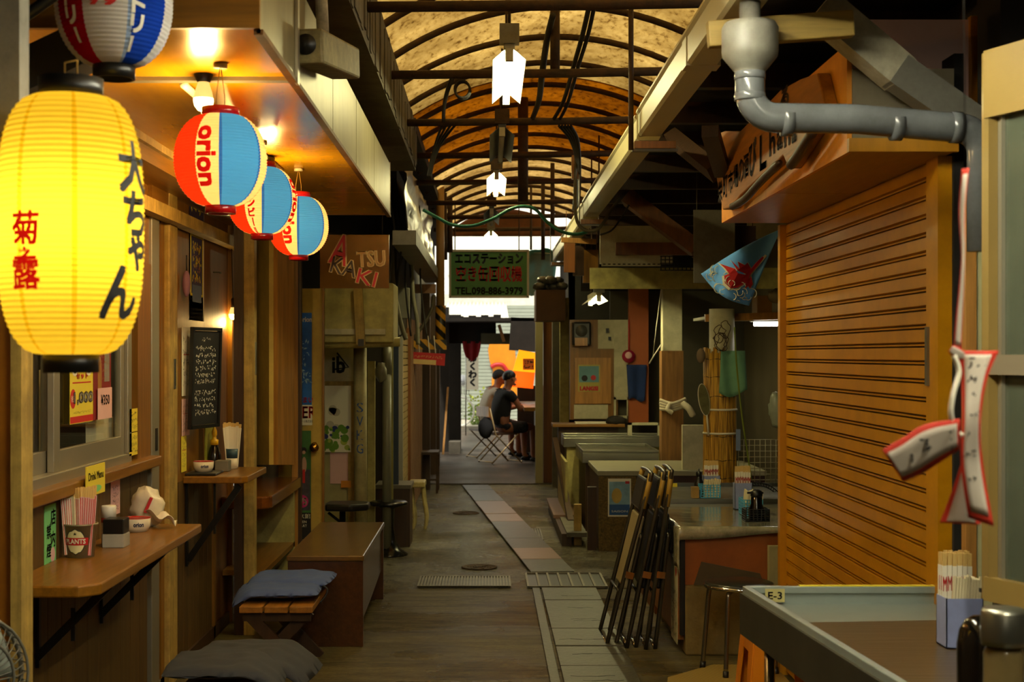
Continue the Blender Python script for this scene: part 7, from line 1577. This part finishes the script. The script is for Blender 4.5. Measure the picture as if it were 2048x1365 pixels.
# chopstick box on E-3
c = V((1.285, 3.87, TZ)); lilac_box(c, .10, .085, .135, 'lilac chopstick and napkin box standing on the E-3 table')
chop_pack(c+V((-.008, .015, .006)), .082, .05, 6, 3, .245, 'paper-sleeved chopsticks with a red mark in the lilac box on the E-3 table', 'chopsticks in the lilac box on the E-3 table')
napkins(c+V((.0, -.028, .006)), .085, .018, .185, 11, 'white paper napkins in front of the chopsticks on the E-3 table')
c = V((1.375, 3.80, TZ)); t = thing('sauce_bottle', 'small black capped sauce bottle in front of the lilac box on the E-3 table', 'bottle', c)
MB().lathe([(0, 0), (.032, 0), (.034, .09), (.018, .13), (.018, .15)], c, 20).build('bottle', mk('sauce black', '#0c0a09', .15), t); MB().lathe([(.022, .15), (.036, .158), (.038, .175), (.02, .186), (0, .188)], c, 20).box(c.x-.06, c.y-.006, c.z+.158, c.x, c.y+.006, c.z+.168).build('flip_cap', M['black'], t)
c = V((1.03, 2.98, TZ)); t = thing('sauce_bottle', 'large black sauce bottle at the lower right picture edge', 'bottle', c)
MB().lathe([(0, 0), (.043, 0), (.045, .05), (.045, .185), (.040, .215), (.028, .236), (.012, .245), (0, .246)], c, 24).build('bottle', mk('big sauce black', '#0e0b08', .14), t)
c = V((.965, 2.66, TZ)); t = thing('spice_jar', 'clear spice jar with a dull metal lid at the right picture edge', 'jar', c)
MB().lathe([(0, 0), (.034, 0), (.036, .02), (.036, .235), (.03, .25)], c, 24).build('jar_body', mk('spice filled jar', '#6a5a38', .15), t); MB().lathe([(.04, .25), (.041, .26), (.041, .31), (.036, .318), (0, .32)], c, 24).build('lid', M['steel_worn'], t)
# door post at the column, glass panel door and the tags
t = thing('door_post', 'brown and cream post strips standing against the dark column at the right', 'post', (1.44, 4.17, 0))
MB().box(W(1932, 0, 4.15).x, 4.15, 0, W(1953, 0, 4.15).x, 4.19, W(0, 338, 4.15).z).build('brown_strip', M['tan'], t); MB().box(W(1953, 0, 4.15).x, 4.155, 0, W(1986, 0, 4.15).x, 4.19, W(0, 420, 4.15).z).build('cream_strip', mk('pale cream strip', '#b9b588', .6), t)
t = thing('glass_door', 'cream framed glass panel door cut by the right picture edge', 'door', (1.4, 3.3, .93))
da, db = W(1986, 0, 3.6), V((1.55, 2.9, 0)); dz0, dz1 = .93, W(0, 104, 3.6).z
def dp(f, z): p = da.lerp(db, f); return V((p.x, p.y, z))
M['door_cream'] = mk('cream door enamel', '#8d7540', .3, var=.06)
MB().beam(dp(.0, dz0), dp(.0, dz1), .04, .05).build('stile', M['door_cream'], t); MB().beam(dp(1, dz0), dp(1, dz1), .04, .05).build('stile', M['door_cream'], t)
MB().slab(dp(.0, dz1-.17), dp(1, dz1-.17), dp(1, dz1), dp(0, dz1), .03).build('top_rail', M['door_cream'], t); MB().slab(dp(.0, 1.5), dp(1, 1.5), dp(1, 1.55), dp(0, 1.55), .03).build('mid_rail', M['alu'], t); MB().slab(dp(.0, dz0), dp(1, dz0), dp(1, dz0+.06), dp(0, dz0+.06), .03).build('bottom_rail', M['door_cream'], t)
MB().beam(dp(.05, dz0), dp(.05, dz1), .02, .03).build('inner_strip', M['alu'], t)
MB().slab(dp(.03, .98), dp(.97, .98), dp(.97, 1.5), dp(.03, 1.5), .006).build('pane', mk('dusty greenish glass', '#5a6150', .12, alpha=.6), t); MB().slab(dp(.03, 1.55), dp(.97, 1.55), dp(.97, dz1-.17), dp(.03, dz1-.17), .006).build('pane', mk('dusty greenish glass top', '#5a6150', .12, alpha=.6), t)
TY = 2.2
def ribbon(t, L, R, dy=0, label=None, txt=None):
    n = 24; Ls, Rs = spline([W(x, y, TY+dy+.012*sin(y*.02)) for x, y in L], 8), spline([W(x, y, TY+dy+.012*sin(y*.02+1)) for x, y in R], 8)
    def at(S, u): k = u*(len(S)-1); i = min(int(k), len(S)-2); return S[i].lerp(S[i+1], k-i)
    b = MB(); b.sheet(lambda u, v: at(Ls, u).lerp(at(Rs, u), v), n, 4, .0012, 0)
    off = -Y1*.0012
    for s in (1, -1): b.sheet(lambda u, v: at(Ls, .05+.9*u).lerp(at(Rs, .05+.9*u), .14+.72*v)+off*s, n, 4, .0006, 1)
    if txt:
        for i, ch in enumerate(txt):
            k = .12+.8*i/len(txt); m_ = at(Ls, k).lerp(at(Rs, k), .5); w = (at(Rs, k)-at(Ls, k)); ww = w.normalized(); uu = (Z1-ww*ww.z); uu = (X1-ww*ww.x) if uu.length < .3 else uu; b.scribble(m_-Y1*.003, ww, uu, w.length*.5, w.length*.45, 2, 1, i+50, .0006, .12)
    b.build('tag_strip', [M['tagred'], M['tagwhite'], M['ink']], t, label)
M['tagred'] = mk('tag red border', '#c8301a', .7); M['tagwhite'] = mk('tag white cloth', '#c9beb0', .8, var=.08)
t = thing('hanging_tags', 'long white cloth tags with red borders hanging on a cord at the right', 'tag', W(1940, 1050, TY))
ribbon(t, [(1924, 338), (1918, 420), (1922, 520), (1914, 620), (1906, 700)], [(1938, 336), (1930, 420), (1930, 520), (1926, 620), (1922, 704)], .03)
ribbon(t, [(1916, 702), (1922, 760), (1924, 840), (1922, 930), (1936, 1036)], [(1998, 702), (1974, 760), (1962, 840), (1966, 930), (1988, 1054)], 0, None, 'のど飴あります')
ribbon(t, [(1920, 838), (1850, 850), (1800, 880), (1764, 900)], [(1918, 900), (1880, 925), (1840, 950), (1806, 964)], -.02, None, '御用心')
ribbon(t, [(1922, 930), (1905, 980), (1880, 1046)], [(1950, 930), (1955, 1000), (1962, 1050)], .03)
ribbon(t, [(1896, 704), (1908, 716), (1926, 722)], [(1906, 690), (1920, 696), (1930, 704)], -.03)
MB().tube(spline([W(1908, 712, TY-.02), W(1918, 745, TY-.02), W(1906, 790, TY-.03), W(1902, 830, TY-.03), W(1912, 860, TY-.02), W(1925, 872, TY-.02)]), .004, 6).build('string', M['paper'], t)
MB().tube([W(1931, 342, TY+.03), V((W(1931, 0, TY).x, TY+.03, 2.76))], .0008, 5).build('hanging_cord', M['cable'], t)
